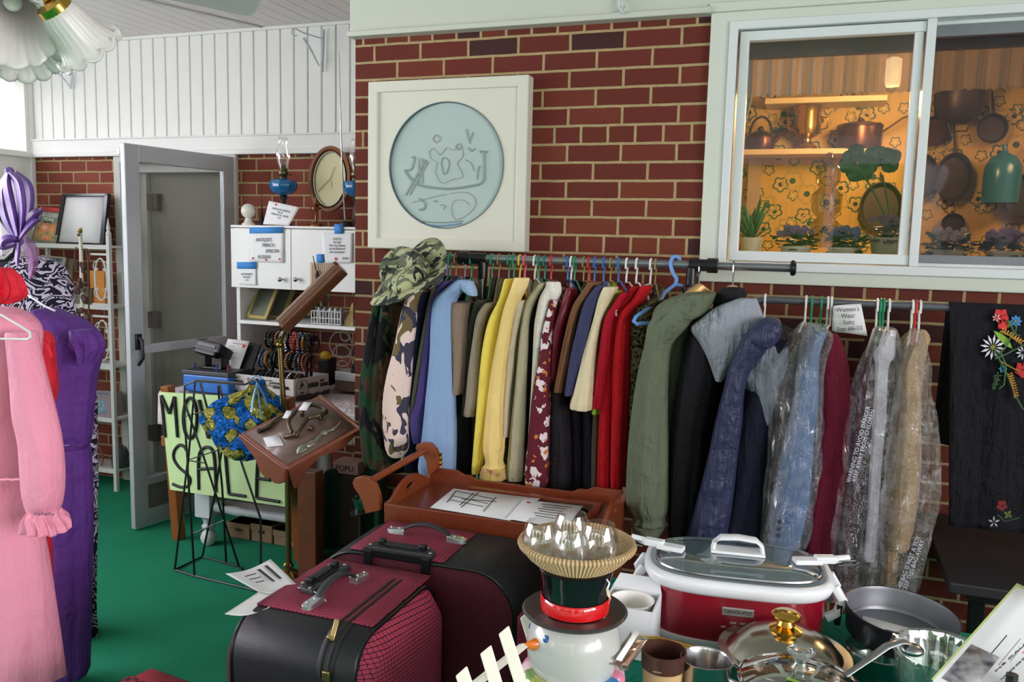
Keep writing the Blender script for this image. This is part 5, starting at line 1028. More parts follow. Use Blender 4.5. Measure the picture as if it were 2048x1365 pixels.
drape(pxrows([(597, 1478, 1514), (615, 1436, 1520), (635, 1408, 1523), (660, 1380, 1520), (690, 1398, 1500), (725, 1418, 1470), (762, 1432, 1446)], 2.55), .05, .05, 5, 40, 26, 92, crink=.06).build('fleece_lining', fl, co2)
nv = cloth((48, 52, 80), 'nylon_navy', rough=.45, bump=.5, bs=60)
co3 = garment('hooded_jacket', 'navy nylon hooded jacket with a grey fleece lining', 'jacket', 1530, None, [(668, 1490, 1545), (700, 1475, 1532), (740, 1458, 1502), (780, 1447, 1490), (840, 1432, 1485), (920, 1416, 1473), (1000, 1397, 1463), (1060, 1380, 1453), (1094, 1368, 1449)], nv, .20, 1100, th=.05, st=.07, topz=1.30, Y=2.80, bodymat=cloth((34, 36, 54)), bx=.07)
drape(pxrows([(636, 1530, 1556), (646, 1515, 1563), (664, 1497, 1565), (684, 1492, 1556), (700, 1500, 1530)], 2.48), .055, .06, 4, 32, 16, 95, crink=.04).build('hood', nv, co3)
drape(pxrows([(684, 1535, 1572), (705, 1516, 1576), (735, 1496, 1572), (762, 1486, 1562), (800, 1506, 1552), (848, 1532, 1540)], 2.56), .045, .05, 4, 36, 20, 96, crink=.05).build('fleece_lining', fl, co3)
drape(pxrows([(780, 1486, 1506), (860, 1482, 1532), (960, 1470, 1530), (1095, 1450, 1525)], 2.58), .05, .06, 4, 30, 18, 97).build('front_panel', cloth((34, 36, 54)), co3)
x = rx2(1530); hanger(x, 'white', 'white wire hanger at the curved left end of the lower rail', Y2, z2, Vector((x-.05, Y2-.17, z2-.14)))
# ---- bagged suits on the lower rail
film = None
if 1:
    t = NT('garment_film'); t.n.remove(t.b); tr = t.node('ShaderNodeBsdfTransparent', Color=(.97, .97, .98, 1)); gl = t.node('ShaderNodeBsdfGlossy', Color=(1, 1, 1, 1), Roughness=.08); di = t.node('ShaderNodeBsdfDiffuse', Color=(.8, .8, .84, 1))
    v = t.obj(); n_ = t.noise(v, 16, 5, .7, 1.2); bp = t.node('ShaderNodeBump', Height=n_, Strength=1.0, Distance=.05); t.link(bp.outputs[0], gl.inputs['Normal'])
    lw_ = t.node('ShaderNodeLayerWeight', Blend=.3); t.link(bp.outputs[0], lw_.inputs['Normal'])
    f = t.math('ADD', t.math('MULTIPLY', lw_.outputs['Facing'], .45), .10); m1 = t.node('ShaderNodeMixShader', i0=f); t.link(tr.outputs[0], m1.inputs[1]); t.link(gl.outputs[0], m1.inputs[2])
    m2 = t.node('ShaderNodeMixShader', i0=t.math('MULTIPLY', t.ramp(n_, [(.5, (0, 0, 0, 1)), (.72, (1, 1, 1, 1))]), .22)); t.link(m1.outputs[0], m2.inputs[1]); t.link(di.outputs[0], m2.inputs[2]); t.link(m2.outputs[0], t.out.inputs[0]); film = t.m
def bag(label, rows, Yb, th, seed, prints=None):
    R = pxrows(rows, Yb); t = thing('garment_bag', label, 'garment bag', (R[0][0], Yb, R[-1][2])); drape(R, th, .13, 7, 64, 60, seed, sq=2.2, crink=.16).build('film', film, t, ang=80)
    return t
bw = cloth((86, 58, 50)); lb = cloth((96, 124, 164), 'cloth_slate_blue', bump=.25)
a_ = dict(Y=Y2, Z=z2, Yn=2.60)
G('suit', 'brown suit in clear plastic leftmost of the bagged clothes', 'suit', 1612, 'white', [(668, 1588, 1606), (700, 1566, 1596), (750, 1552, 1588), (820, 1550, 1580), (920, 1540, 1566), (1090, 1524, 1546)], bw, 0, 1095, th=.03, hlabel='white wire hanger of the brown bagged suit', **a_)
bag('clear plastic bag over the brown suit', [(646, 1602, 1620), (680, 1576, 1622), (720, 1550, 1620), (745, 1538, 1618), (820, 1540, 1610), (920, 1532, 1590), (1095, 1520, 1570)], 2.56, .10, 31)
G('blazer', 'slate blue blazer with dark buttons in clear plastic', 'blazer', 1624, 'green', [(662, 1634, 1656), (700, 1612, 1642), (740, 1597, 1638), (800, 1590, 1638), (860, 1575, 1630), (920, 1560, 1626), (1000, 1545, 1618), (1060, 1538, 1606), (1095, 1534, 1592)], lb, .06, 1100, th=.035, st=.06, hlabel='green hanger of the slate blue blazer', **a_)
for y in (1045, 1058, 1071):
    q = PY(1560+ (y-1045)*-.1, y, 2.475); m = MB(); m.ball(q, .008, 10, 8, (1, .6, 1)); m.build('button', plain('button_navy', (36, 46, 78), .3), bpy.data.objects['blazer.001'])
bag('clear plastic bag over the slate blue blazer', [(648, 1618, 1640), (675, 1608, 1668), (720, 1598, 1650), (800, 1588, 1644), (880, 1568, 1642), (960, 1552, 1634), (1060, 1534, 1618), (1100, 1528, 1600)], 2.50, .09, 32)
G('blazer', 'dark maroon blazer between two bagged suits', 'blazer', 1643, 'green', [(668, 1652, 1674), (690, 1640, 1688), (740, 1634, 1700), (800, 1634, 1704), (880, 1630, 1702), (960, 1620, 1692), (1060, 1610, 1676), (1130, 1604, 1664)], cloth((96, 18, 40)), .02, 1140, th=.03, st=.05, hlabel='green hanger above the dark maroon blazer', **a_)
for px, lab in ((1656, 'white wire hanger left of the paper sign'), (1663, 'white wire hanger touching the paper sign')):
    x = rx2(px); hanger(x, 'white', lab, Y2, z2, Vector((x-.03, Y2-.16, z2-.13)))
G('dress', 'plum dress in printed clear plastic', 'dress', 1762, 'green', [(690, 1748, 1766), (740, 1722, 1756), (800, 1706, 1750), (880, 1694, 1742), (980, 1680, 1730), (1080, 1668, 1722), (1180, 1658, 1716)], cloth((84, 44, 58)), 0, 1190, th=.03, st=.05, hlabel='green hanger left of a white one above the plum dress', **a_)
x = rx2(1779); hanger(x, 'white', 'white wire hanger right of the green ones on the lower rail', Y2, z2, Vector((x-.03, Y2-.16, z2-.1))); x = rx2(1755); hanger(x, 'white', 'white wire hanger left of the green ones on the lower rail', Y2, z2, Vector((x-.03, Y2-.16, z2-.13))); x = rx2(1768); hanger(x, 'green', 'second green hanger close to the white one above the plum dress', Y2, z2, Vector((x-.03, Y2-.16, z2-.12)))
drape(pxrows([(662, 1778, 1792), (690, 1758, 1790), (712, 1748, 1788), (740, 1752, 1776), (840, 1746, 1770), (940, 1740, 1762), (1040, 1734, 1756), (1122, 1728, 1750)], 2.53), .022, .10, 4, 32, 40, 41, crink=.1).build('white_garment', cloth((208, 204, 212), 'lining_white'), None); tag(bpy.data.objects['white_garment'], 'narrow white rolled garment in the plastic beside the plum dress', 'garment')
bagp = bag('printed clear plastic bag over the plum dress and white roll', [(656, 1750, 1792), (690, 1738, 1800), (760, 1708, 1798), (820, 1700, 1792), (900, 1690, 1784), (980, 1680, 1776), (1080, 1668, 1764), (1180, 1656, 1752)], 2.55, .085, 33)
G('suit', 'tan suit jacket with dark buttons in clear plastic', 'suit', 1833, 'red', [(690, 1822, 1838), (730, 1802, 1836), (800, 1795, 1842), (900, 1785, 1838), (1000, 1775, 1830), (1070, 1766, 1820), (1096, 1772, 1816)], cloth((176, 146, 108)), .02, 1100, th=.03, st=.055, hlabel='red hanger between two white ones on the lower rail', **a_)
drape(pxrows([(1060, 1764, 1800), (1120, 1762, 1796), (1180, 1760, 1792)], 2.63), .05, .05, 4, 30, 14, 44).build('trouser_leg', cloth((170, 136, 96)), bpy.data.objects['suit.001'])
for i, y in enumerate((1048, 1060, 1072)):
    q = PY(1776-i*2, y, 2.52); m = MB(); m.ball(q, .007, 10, 8, (1, .6, 1)); m.build('button', plain('button_brown', (70, 50, 34), .3), bpy.data.objects['suit.001'])
for px, lab in ((1826, 'white wire hanger just left of the red one'), (1841, 'white wire hanger just right of the red one')):
    x = rx2(px); hanger(x, 'white', lab, Y2, z2, Vector((x-.02, Y2-.14, z2-.12)))
bagt = bag('large clear plastic bag with small print over the tan suit', [(660, 1824, 1846), (690, 1810, 1852), (740, 1796, 1860), (800, 1788, 1866), (860, 1782, 1874), (920, 1775, 1878), (1000, 1768, 1868), (1080, 1764, 1852), (1180, 1762, 1830)], 2.54, .095, 34)
pw_ = plain('film_print_white', (190, 190, 200), .6, var=0)
def bagprint(par, p0, p1, txt, Yp):
    A, B = PY(*p0, Yp), PY(*p1, Yp); text('lettering', txt, par, frame_M((A+B)/2+Vector((0, -.004, 0)), B-A, (-(B-A).z, 0, (B-A).x)), .0155, pw_, space=.85)
bagprint(bagp, (1706, 950), (1738, 830), 'WARNING TO AVOID DANGER\nKEEP AWAY FROM CHILDREN', 2.455); bagprint(bagt, (1805, 1175), (1838, 1085), 'THIS BAG IS NOT A TOY\nKEEP THIS BAG AWAY', 2.44)
# paper sign on the rail
c = [PY(1666, 612, 2.735), PY(1722, 608, 2.735), PY(1735, 672, 2.70), PY(1664, 664, 2.715)]
t = thing('paper_sign', 'curled white paper sign on the rail reading Women\'s Wear Suits', 'sign', (c[0]+c[1])/2); cc2 = [Vector(p) for p in c]
sheet('page', c, PAPER, t, -.004, .004); 
for i, s_ in enumerate(("Women's", 'Wear', 'Suits', 'Size #6-10')): text('lettering', s_, t, on_plane(c, .5, .2+.22*i, .016), .020, INK, sx=.85)
# embroidered black skirt over the rail
sk = thing('embroidered_shawl', 'black cloth with embroidered poppies and daisies folded over the rail', 'shawl', (rx2(1980), Y2, z2)); skm = cloth((24, 23, 30), bump=.5)
xa, xb = rx2(1898), rx2(2110)
def skf(u, v):
    x = xa+.0+u*(xb-xa)
    fold = .0035*sin(u*13+.5)+.0015*sin(u*31)
    zb_ = PY(1960, 1062, Y2-.05).z
    if v < .08: a = pi*v/.08/1; return (x, Y2+.016-.032*(v/.08), z2+.014*sin(pi*v/.08)+.003)
    k = (v-.08)/.92; return (x+.045*k*(1-u), Y2-.02-fold*min(1, k*4)-.012*k, z2-(z2-zb_)*k)
MB().grid(skf, 50, 40).build('front_drop', skm, sk, sol=.004)
xc_ = PY(1896, 700, Y2).x
def skb(u, v):
    x = xa-.004+u*(xb-xa); zb_ = PY(1915, 893, Y2+.03).z; return (x-.004*v, Y2+.02+.012*sin(u*26)*v+.02*v, z2+.01-(z2+.01-zb_)*v)
MB().grid(skb, 40, 20).build('back_drop', skm, sk, sol=.004)
def emb(px, py, col, pts, par=sk, Yp=2.722, w=1):
    m = MB(); q = [PY(px+a, py+b, Yp) for a, b in pts]; n = len(q); m.add(q+[p+Vector((0, .004, 0)) for p in q], [tuple(range(n)), tuple(range(2*n-1, n-1, -1))]+[(i, i+n, (i+1) % n+n, (i+1) % n) for i in range(n)])
    return m.build('embroidery', plain('thread_%d_%d_%d' % col, col, .6, var=.1), par, smooth=False)
def petals(px, py, n, r0, r1, w, col, a0=0, Yp=2.722):
    m = MB()
    for k in range(n):
        a = a0+2*pi*k/n; ca, sa = cos(a), sin(a); P_ = [(r0*ca, r0*sa), ((r0+r1)/2*ca-w*sa, (r0+r1)/2*sa+w*ca), (r1*ca, r1*sa), ((r0+r1)/2*ca+w*sa, (r0+r1)/2*sa-w*ca)]
        q = [PY(px+x_, py+y_, Yp) for x_, y_ in P_]; m.add(q+[p+Vector((0, .004, 0)) for p in q], [(0, 1, 2, 3), (7, 6, 5, 4), (0, 4, 5, 1), (1, 5, 6, 2), (2, 6, 7, 3), (3, 7, 4, 0)])
    return m.build('embroidery', plain('thread_%d_%d_%d' % col, col, .6, var=.1), sk, smooth=False)
def stem_(pts, col=(70, 110, 60), r=.0022, Yp=2.716):
    MB().tube([PY(a, b, Yp) for a, b in pts], r, 5).build('embroidery', plain('thread_%d_%d_%d' % col, col, .6, var=.1), sk)
disc_ = lambda px, py, r, col: petals(px, py, 8, 0, r, r*.42, col, .2, 2.716)
stem_([(1988, 700), (2010, 740), (2030, 790), (2046, 820)]); stem_([(2025, 665), (2015, 690), (1998, 710)]); stem_([(2048, 690), (2010, 710), (1990, 718)]); stem_([(2015, 640), (2024, 655), (2028, 668)]); stem_([(2034, 650), (2030, 668), (2040, 672)]); stem_([(2000, 705), (2012, 730), (2008, 770), (1998, 778)]); stem_([(1999, 722), (2040, 745)], (150, 120, 50))
petals(2002, 633, 5, 1, 17, 9, (206, 36, 36), .3); petals(2006, 650, 4, 0, 12, 7, (226, 48, 44), .9); petals(1993, 636, 6, 2, 9, 1.2, (200, 200, 206), 2.4, 2.714); emb(2016, 650, (120, 150, 50), [(-5, -4), (5, -7), (8, 2), (0, 6)])
petals(2032, 643, 8, 2, 13, 3.2, (52, 130, 196)); disc_(2032, 643, 3, (210, 200, 120))
petals(1986, 695, 12, 6, 26, 2.6, (226, 226, 236), .15); disc_(1986, 695, 6, (150, 140, 50))
petals(2046, 706, 9, 3, 15, 1.8, (214, 216, 226), .3); petals(2006, 738, 6, 1, 9, 3, (60, 140, 196)); petals(2045, 740, 5, 1, 17, 9, (200, 30, 34), .3)
emb(2005, 676, (140, 180, 60), [(-18, -14), (-4, -10), (12, 2), (20, 22), (6, 16), (-8, 2)])
for k in range(9): petals(2006+4.6*k, 662+2.7*k, 3, 0, 7, 1.6, (206, 150, 46), .6+.15*k, 2.713)
for k in range(10): petals(2021+1.2*k, 750+4.6*k, 3, 0, 7, 1.5, (190, 136, 40), 1.2+.1*k, 2.713)
for k in range(5): petals(1996-2*k, 752+6*k, 4, 0, 9-k, 1.2, (66, 110, 56), .5*k, 2.714)
petals(2004, 1012, 5, 1, 12, 6, (120, 22, 22), .3, 2.66); petals(1988, 1045, 5, 2, 12, 2, (170, 170, 176), 2.2, 2.655); stem_([(1995, 1030), (2010, 1044), (2040, 1036)], (50, 84, 44), .002, 2.66); petals(2016, 1030, 4, 0, 10, 3, (96, 110, 40), .6, 2.655)
# black side table below the cloth
zb_ = .655; q = [PZ(1866, 1026, zb_), PZ(1900, 1166, zb_)]; xt0 = (q[0].x+q[1].x)/2; yb0 = min(q[0].y, 3.08); yf0 = q[1].y
t = thing('side_table', 'black rectangular side table under the embroidered cloth', 'table', (xt0+.3, (yb0+yf0)/2, 0)); bl = plain('table_black', (34, 32, 36), .55, bump=.1, bs=120)
m = MB(); m.span((q[1].x, yf0, zb_-.03), (xt0+.75, yb0, zb_)); m.build('table_top', bl, t, smooth=False, bev=.004); pq = PZ(1936, 1240, .3); 
for x, y in ((q[1].x+.09, yf0+.12), (xt0+.66, yf0+.12)): m = MB(); m.span((x-.018, y-.018, 0), (x+.018, y+.018, zb_-.03)); m.build('leg', blackm, t, smooth=False, bev=.002)
m = MB(); m.span((q[1].x+.05, yf0+.03, zb_-.055), (xt0+.7, yf0+.2, zb_-.03)); m.build('rail', blackm, t, smooth=False, bev=.002)
# ------------------------------------------------------------------ camouflage bucket hat on the rail end
ht = thing('bucket_hat', 'camouflage bucket hat perched on the left end of the clothes rack', 'hat', PY(830, 560, 2.72)); hm_ = camo('camo_hat', [(176, 178, 138), (104, 112, 90), (64, 68, 58), (36, 42, 40)], 13)
inner = [(775, 578, 2.60), (795, 585, 2.56), (818, 580, 2.56), (840, 565, 2.60), (858, 548, 2.68), (862, 530, 2.76), (845, 515, 2.82), (820, 510, 2.84), (795, 520, 2.82), (778, 540, 2.76), (768, 560, 2.68), (768, 572, 2.63)]
crn = [(768, 560, 2.62), (786, 570, 2.57), (810, 562, 2.56), (832, 540, 2.60), (838, 518, 2.68), (830, 500, 2.74), (812, 492, 2.80), (795, 492, 2.82), (778, 500, 2.80), (765, 515, 2.76), (757, 530, 2.70), (758, 546, 2.65)]
outer = [(744, 611, 2.56), (790, 606, 2.50), (835, 584, 2.50), (872, 562, 2.54), (893, 535, 2.64), (891, 500, 2.78), (876, 478, 2.88), (850, 480, 2.92), (826, 500, 2.90), (800, 530, 2.86), (765, 565, 2.76), (748, 595, 2.64)]
def ringp(l, n=48): 
    l2 = l+[l[0]]; l3 = [l2[-2]]+l2+[l2[1]]; out = []
    for k in range(n): t_ = (1+k/n*(len(l2)-1))/(len(l3)-1); a, b, y = cr([tuple(q) for q in l3], t_); out.append(PY(a, b, y))
    return out
I, C_, O = ringp(inner), ringp(crn), ringp(outer)
top_c = sum(C_, Vector())/48
m = MB(); m.loft([[tuple(p) for p in O], [tuple(p*.5+q*.5+Vector((0, 0, -.004))) for p, q in zip(O, I)], [tuple(p) for p in I]], False); m.build('brim', hm_, ht, sol=.004)
m = MB(); m.loft([[tuple(p) for p in I], [tuple(p*.45+q*.55+(p*.45+q*.55-top_c)*.06) for p, q in zip(I, C_)], [tuple(p) for p in C_], [tuple(p*.8+top_c*.2+Vector((0, 0, .006))) for p in C_], [tuple(p*.35+top_c*.65-Vector((0, 0, .012))) for p in C_]], False); k = len(m.v)-48; m.f.append(tuple(range(k, k+48))); m.mi.append(0); m.build('crown', hm_, ht, sub=1)
# ------------------------------------------------------------------ tea cart
cw = wood('cherry_wood', (136, 62, 34), (98, 40, 22), .3, 1, (6, 2, 2), .4); cw2 = wood('cherry_wood_side', (150, 72, 38), (108, 46, 24), .3, 1, (2, 6, 2), .4)
zf, zb = .735, .77; FLc, FRc, BLc, BRc = Vector((-1.172, 2.20, 0)), Vector((-.50, 2.20, 0)), Vector((-1.160, 2.515, 0)), Vector((-.51, 2.515, 0))
tc_ = thing('tea_cart', 'cherry wood tea cart with a glass tray top and a curved push handle', 'cart', (-.84, 2.36, 0))
m = MB(); m.span((-1.165, 2.205, zf-.03), (-.505, 2.512, zf-.015)); m.build('tray_floor', cw, tc_, smooth=False, bev=.002)
m = MB(); m.span((-1.172, 2.196, zf-.06), (-.50, 2.208, zf)); m.build('front_rail', cw, tc_, smooth=False, bev=.003)
m = MB(); n = 28; L_ = .655
def hump(u): return .058+(.012 if (u < .16 or u > .84) else (-.012 if .22 < u < .78 else .0))
pts = [(0, -.03)]+[(L_*k/n, hump(k/n)-.03+.025) for k in range(n+1)]+[(L_, -.03)]; m.prism(pts, .012, frame_M((-1.162, 2.517, zf-.03), (1, 0, 0), (0, 0, 1))); m.build('back_rail', cw, tc_, smooth=False, bev=.002)
def side(xs, name):
    """scalloped end board with a hand hole"""
    m = MB(); D = .32; out = [(0, 0), (0, .03)]+[(D*k/20, .032+.045*max(0, sin(pi*(k/20-.12)/.76))**.8 if .12 < k/20 < .88 else .032+.0) for k in range(1, 20)]+[(D, .075), (D, 0)]
    M = frame_M((xs, 2.2, zf-.03), (0, 1, 0), (0, 0, 1)); hole = [(D*.5+.035*cos(a*pi/8), .045+.011*sin(a*pi/8)) for a in range(16)]
    bm = bmesh.new(); ed = []
    for loop in (out, hole):
        vs = [bm.verts.new((x, 0, z)) for x, z in loop]; ed += [bm.edges.new((vs[i], vs[(i+1) % len(vs)])) for i in range(len(vs))]
    bmesh.ops.triangle_fill(bm, edges=ed, use_beauty=True); bm.verts.index_update(); m.add([v.co.copy() for v in bm.verts], [[v.index for v in f.verts] for f in bm.faces], M); bm.free()
    return m.build(name, cw2, tc_, smooth=False, sol=.012)
side(-1.168, 'side_board'); side(-.504, 'side_board')
# inner glazed frame
g0, g1, g2_, g3 = -1.03, -.585, 2.235, 2.485
g = [PZ(846, 1022, zf), PZ(919, 962, zf+.0), PZ(1178, 993, zf), PZ(1180, 1045, zf)]
m = MB(); X0, X1, Y0, Y1 = g[0].x+.015, -.56, 2.218, 2.475
for a, b in (((X0, Y0), (X1, Y0+.02)), ((X0, Y1-.02), (X1, Y1)), ((X0, Y0), (X0+.02, Y1)), ((X1-.02, Y0), (X1, Y1))): m.span((a[0], a[1], zf-.016), (b[0], b[1], zf+.002))
m.build('glass_frame', cw, tc_, smooth=False, bev=.003)
m = MB(); m.span((X0+.01, Y0+.01, zf-.014), (X1-.01, Y1-.01, zf-.008)); gg = NT('dark_glass'); gg.set(lin((10, 12, 16)), .04, 0, .8); m.build('tray_glass', gg.m, tc_, smooth=False)
t1 = [PZ(907, 978, zf+.003), PZ(1080, 998, zf+.003), PZ(1020, 1042, zf+.003), PZ(860, 1016, zf+.003)]
for c, lab, nm in ((t1, 'white sheet with a sketched shelf lying on the tea cart glass', 'sketch'), ([PZ(1046, 1000, zf+.0045), PZ(1166, 1013, zf+.0045), PZ(1130, 1058, zf+.0045), PZ(1012, 1038, zf+.0045)], 'white typed sheet with a red dot overlapping the sketched one on the tea cart', 'typed')):
    t = thing('paper_sheet', lab, 'paper', (c[2]+c[3])/2); sheet('page', c, PAPER, t, n=2)
    def U(u, v): return c[0]*(1-u)*(1-v)+c[1]*u*(1-v)+c[2]*u*v+c[3]*(1-u)*v+Vector((0, 0, .0012))
    if nm == 'sketch':
        for x0, y0, x1, y1 in ((.05, .12, .5, .3), (.08, .4, .5, .55), (.1, .62, .5, .72), (.05, .1, .1, .75), (.28, .05, .3, .9), (.5, .2, .56, .92), (.24, .1, .26, .8), (.2, .5, .56, .4)):
            MB().tube([U(x0*1.1, y0*.9), U(x1*1.1, y1*.9)], .0011, 5).build('sketch_line', BLACK, t)
    else: fake_lines(c, t, [(.35+.05*(k % 2), .85-.05*(k % 3), .12+.11*k, .02) for k in range(6)], INK); disc('sticker', frame_M(U(.12, .12), (1, 0, 0), (0, 1, 0)), .006, red_dot, t)
for x in (-1.155, -.52):
    for y in (2.222, 2.50): m = MB(); m.box((x, y, .36), (.03, .03, .68)); m.build('leg', cw2, tc_, smooth=False, bev=.003)
m = MB(); m.span((-1.15, 2.22, .24), (-.52, 2.5, .255)); m.build('lower_shelf', cw, tc_, smooth=False)
m = MB(); m.span((-.512, 2.21, .30), (-.50, 2.51, zf-.03)); m.build('side_panel', cw2, tc_, smooth=False)
def arm(Yp, pts): 
    m = MB(); o = []; 
    q = [PY(a, b, Yp) for a, b in pts]; n = len(q); m.add([p+Vector((0, -.011, 0)) for p in q]+[p+Vector((0, .011, 0)) for p in q], [tuple(range(n)), tuple(range(2*n-1, n-1, -1))]+[(i, i+n, (i+1) % n+n, (i+1) % n) for i in range(n)]); m.build('handle_arm', cw2, tc_, smooth=False, bev=.002)
arm(2.21, [(762, 1020), (762, 1008), (760, 990), (752, 968), (740, 955), (726, 952), (713, 955), (708, 964), (712, 976), (722, 990), (730, 1010), (734, 1026)])
arm(2.50, [(878, 936), (880, 915), (873, 897), (862, 886), (848, 884), (836, 889), (833, 897), (838, 903), (848, 908), (855, 922), (857, 940), (862, 950)])
m = MB(); m.tube([PY(742, 962, 2.21), PY(852, 900, 2.50)], .011, 12); m.build('push_rail', cw2, tc_)
q = PY(881, 935, 2.50); m = MB(); m.lathe([(0, 0), (.007, 0), (.004, .006), (.008, .014), (.004, .022), (.007, .03), (.003, .038), (.006, .046), (0, .05)], 12, tuple(q)); m.build('finial', gold, tc_)
# ------------------------------------------------------------------ suitcases
def weave(name, base, line, sc=115, diag=True, ax=('X', 'Z')):
    t = NT(name); tc = t.n.new('ShaderNodeTexCoord'); s = t.n.new('ShaderNodeSeparateXYZ'); t.link(tc.outputs['Object'], s.inputs[0])
    a, b = s.outputs[ax[0]], s.outputs[ax[1]]
    wob = t.math('MULTIPLY', t.math('SINE', t.math('MULTIPLY', b, sc*3.0)), .0011)
    f1 = t.math('ABSOLUTE', t.math('SINE', t.math('MULTIPLY', t.math('ADD', a, wob), sc*1.35)))
    f2 = t.math('ABSOLUTE', t.math('SINE', t.math('MULTIPLY', t.math('ADD', b, t.math('MULTIPLY', a, .12)), sc*1.9)))
    l = t.math('MAXIMUM', t.math('LESS_THAN', f1, .16), t.math('LESS_THAN', f2, .24))
    fine = t.noise(t.obj((1, 1, 1)), 400, 2)
    t.set(t.mix(l, t.mix(fine, lin(base), tuple(x*.75 for x in lin(base)[:3])+(1,)), lin(line)), .7, 0, .3); t.bump(t.math('SUBTRACT', 1, l), .5, .003); return t.m
wv1 = weave('weave_red', (226, 84, 118), (44, 14, 26), 175); wv2 = weave('weave_red_top', (164, 60, 84), (56, 18, 34), 180, ax=('X', 'Y')); wv3 = weave('weave_dark_red', (92, 22, 40), (54, 10, 22), 190)
lth = plain('leatherette_charcoal', (25, 25, 31), .5, bump=.12, bs=220, var=.08); zipm = plain('zip_black', (22, 22, 26), .6, bump=.4, bs=500)
def rrect(W, H, r, n=8, bl=.03):
    pts = []
    for cx, cz, a0, rr in ((W/2-r, H-r, 0, r), (-W/2+r, H-r, 90, r), (-W/2+bl, bl, 180, bl), (W/2-bl, bl, 270, bl)):
        for k in range(n+1): a = radians(a0+90*k/n); pts.append((cx+rr*cos(a), cz+rr*sin(a)))
    return pts
def suitcase(label, loc, rz, W, H, T, r, strip, face, top, zip_y=None, bulge=.02, front=True):
    """local: width x, height z, thickness y; front face at -y"""
    t = thing('suitcase', label, 'suitcase', loc, rz=rz, group=None); P = rrect(W, H, r); n = len(P)
    m = MB(); ys = [(-T/2, .985), (-T/2+.008, 1), (T/2-.008, 1), (T/2, .985)]
    rings = [[(x*s, y, H/2+(z-H/2)*s) for x, z in P] for y, s in ys]; m.loft(rings, True); m.build('shell', lth, t, local=True, ang=50)
    for y, s_ in ((-T/2-.001, -1), (T/2+.001, 1)):
        m = MB(); m.tube([(x*.985, y, H/2+(z-H/2)*.985) for x, z in P], .0048, 8, closed=True); m.build('piping', plain('piping_black', (20, 20, 24), .3), t, local=True)
        m = MB(); rings = [[(x*.97*k, y+s_*b, H/2+(z-H/2)*.97*k) for x, z in P] for k, b in ((1, 0), (.9, bulge*.7), (.7, bulge*.95), (.35, bulge), (.05, bulge))]; m.loft(rings, True); m.build('front_panel' if s_ < 0 else 'back_panel', face if s_ < 0 else wv3, t, local=True, ang=60)
    x0, x1 = strip; m = MB(); m.grid(lambda u, v: (x0+(x1-x0)*u, -T/2+.004+(T-.008)*v, H+.0022), 6, 6); m.build('top_panel', top, t, local=True, sol=.003)
    if zip_y is not None:
        for dy_, w_ in ((0, .006), (.018, .006)):
            m = MB(); m.tube([(x*1.004, zip_y+dy_, H/2+(z-H/2)*1.006) for x, z in P[:2*9]], w_, 6, flat=.6); m.build('zip', zipm, t, local=True)
        m = MB(); m.grid(lambda u, v: (P[int(u*17)][0]*1.003, zip_y-.012+.042*v, H/2+(P[int(u*17)][1]-H/2)*1.004), 17, 2); m.build('zip_band', plain('band_dark', (34, 34, 42), .6), t, local=True, sol=.002)
    for x in (-W*.38, W*.38):
        for y in (-T*.3, T*.3): m = MB(); m.tube([(x, y-.012, .0), (x, y+.012, .0)], .022, 14); m.build('wheel', blackp, t, local=True)
    return t
def grip(t, p0, p1, H, up=.03, side_=(0, 0, 1)):
    """arched strap handle with silver ends between two local points"""
    a, b = Vector(p0), Vector(p1); d = (b-a); dn = d.normalized(); nn = Vector((-dn.y, dn.x, 0))
    h = bpy.data.objects.new('x', None); bpy.data.objects.remove(h)
    m = MB(); rings = []
    for k in range(17):
        u = k/16; c = a+d*(.14+.72*u)+Vector((0, 0, .008+up*sin(pi*u)**.7)); w, th = .011, .0055; rings.append([tuple(c+nn*w*cos(q*pi/6)+Vector((0, 0, th*sin(q*pi/6)))) for q in range(12)])
    m.loft(rings, True); hd = m.build('grip_handle', plain('rubber_grey', (48, 48, 54), .5), t, local=True)
    t = hd
    for e, s_ in ((a, 1), (b, -1)):
        m = MB(); prof = []
        for k in range(9): ang_ = pi/2+pi*k/8; prof.append((.016*cos(ang_), .016*sin(ang_)))
        out = prof+[(.042, -.014), (.042, .014)]
        M = frame_M(e, dn*s_, (0, 0, 1)); vs = [(x, y, .0) for x, y in out]+[(x*.97, y*.85, .012+.006*(x > .02)) for x, y in out]; k = len(out)
        m.add(vs, [tuple(range(k)), tuple(range(2*k-1, k-1, -1))]+[(i, i+k, (i+1) % k+k, (i+1) % k) for i in range(k)], M)
        for x in (-.004, .022): m.ball(M @ Vector((x, 0, .0155)), .0035, 8, 6)
        m.build('silver_end', plain('satin_silver', (200, 206, 210), .25, metal=.9, var=.02), t, local=True, bev=.0015)
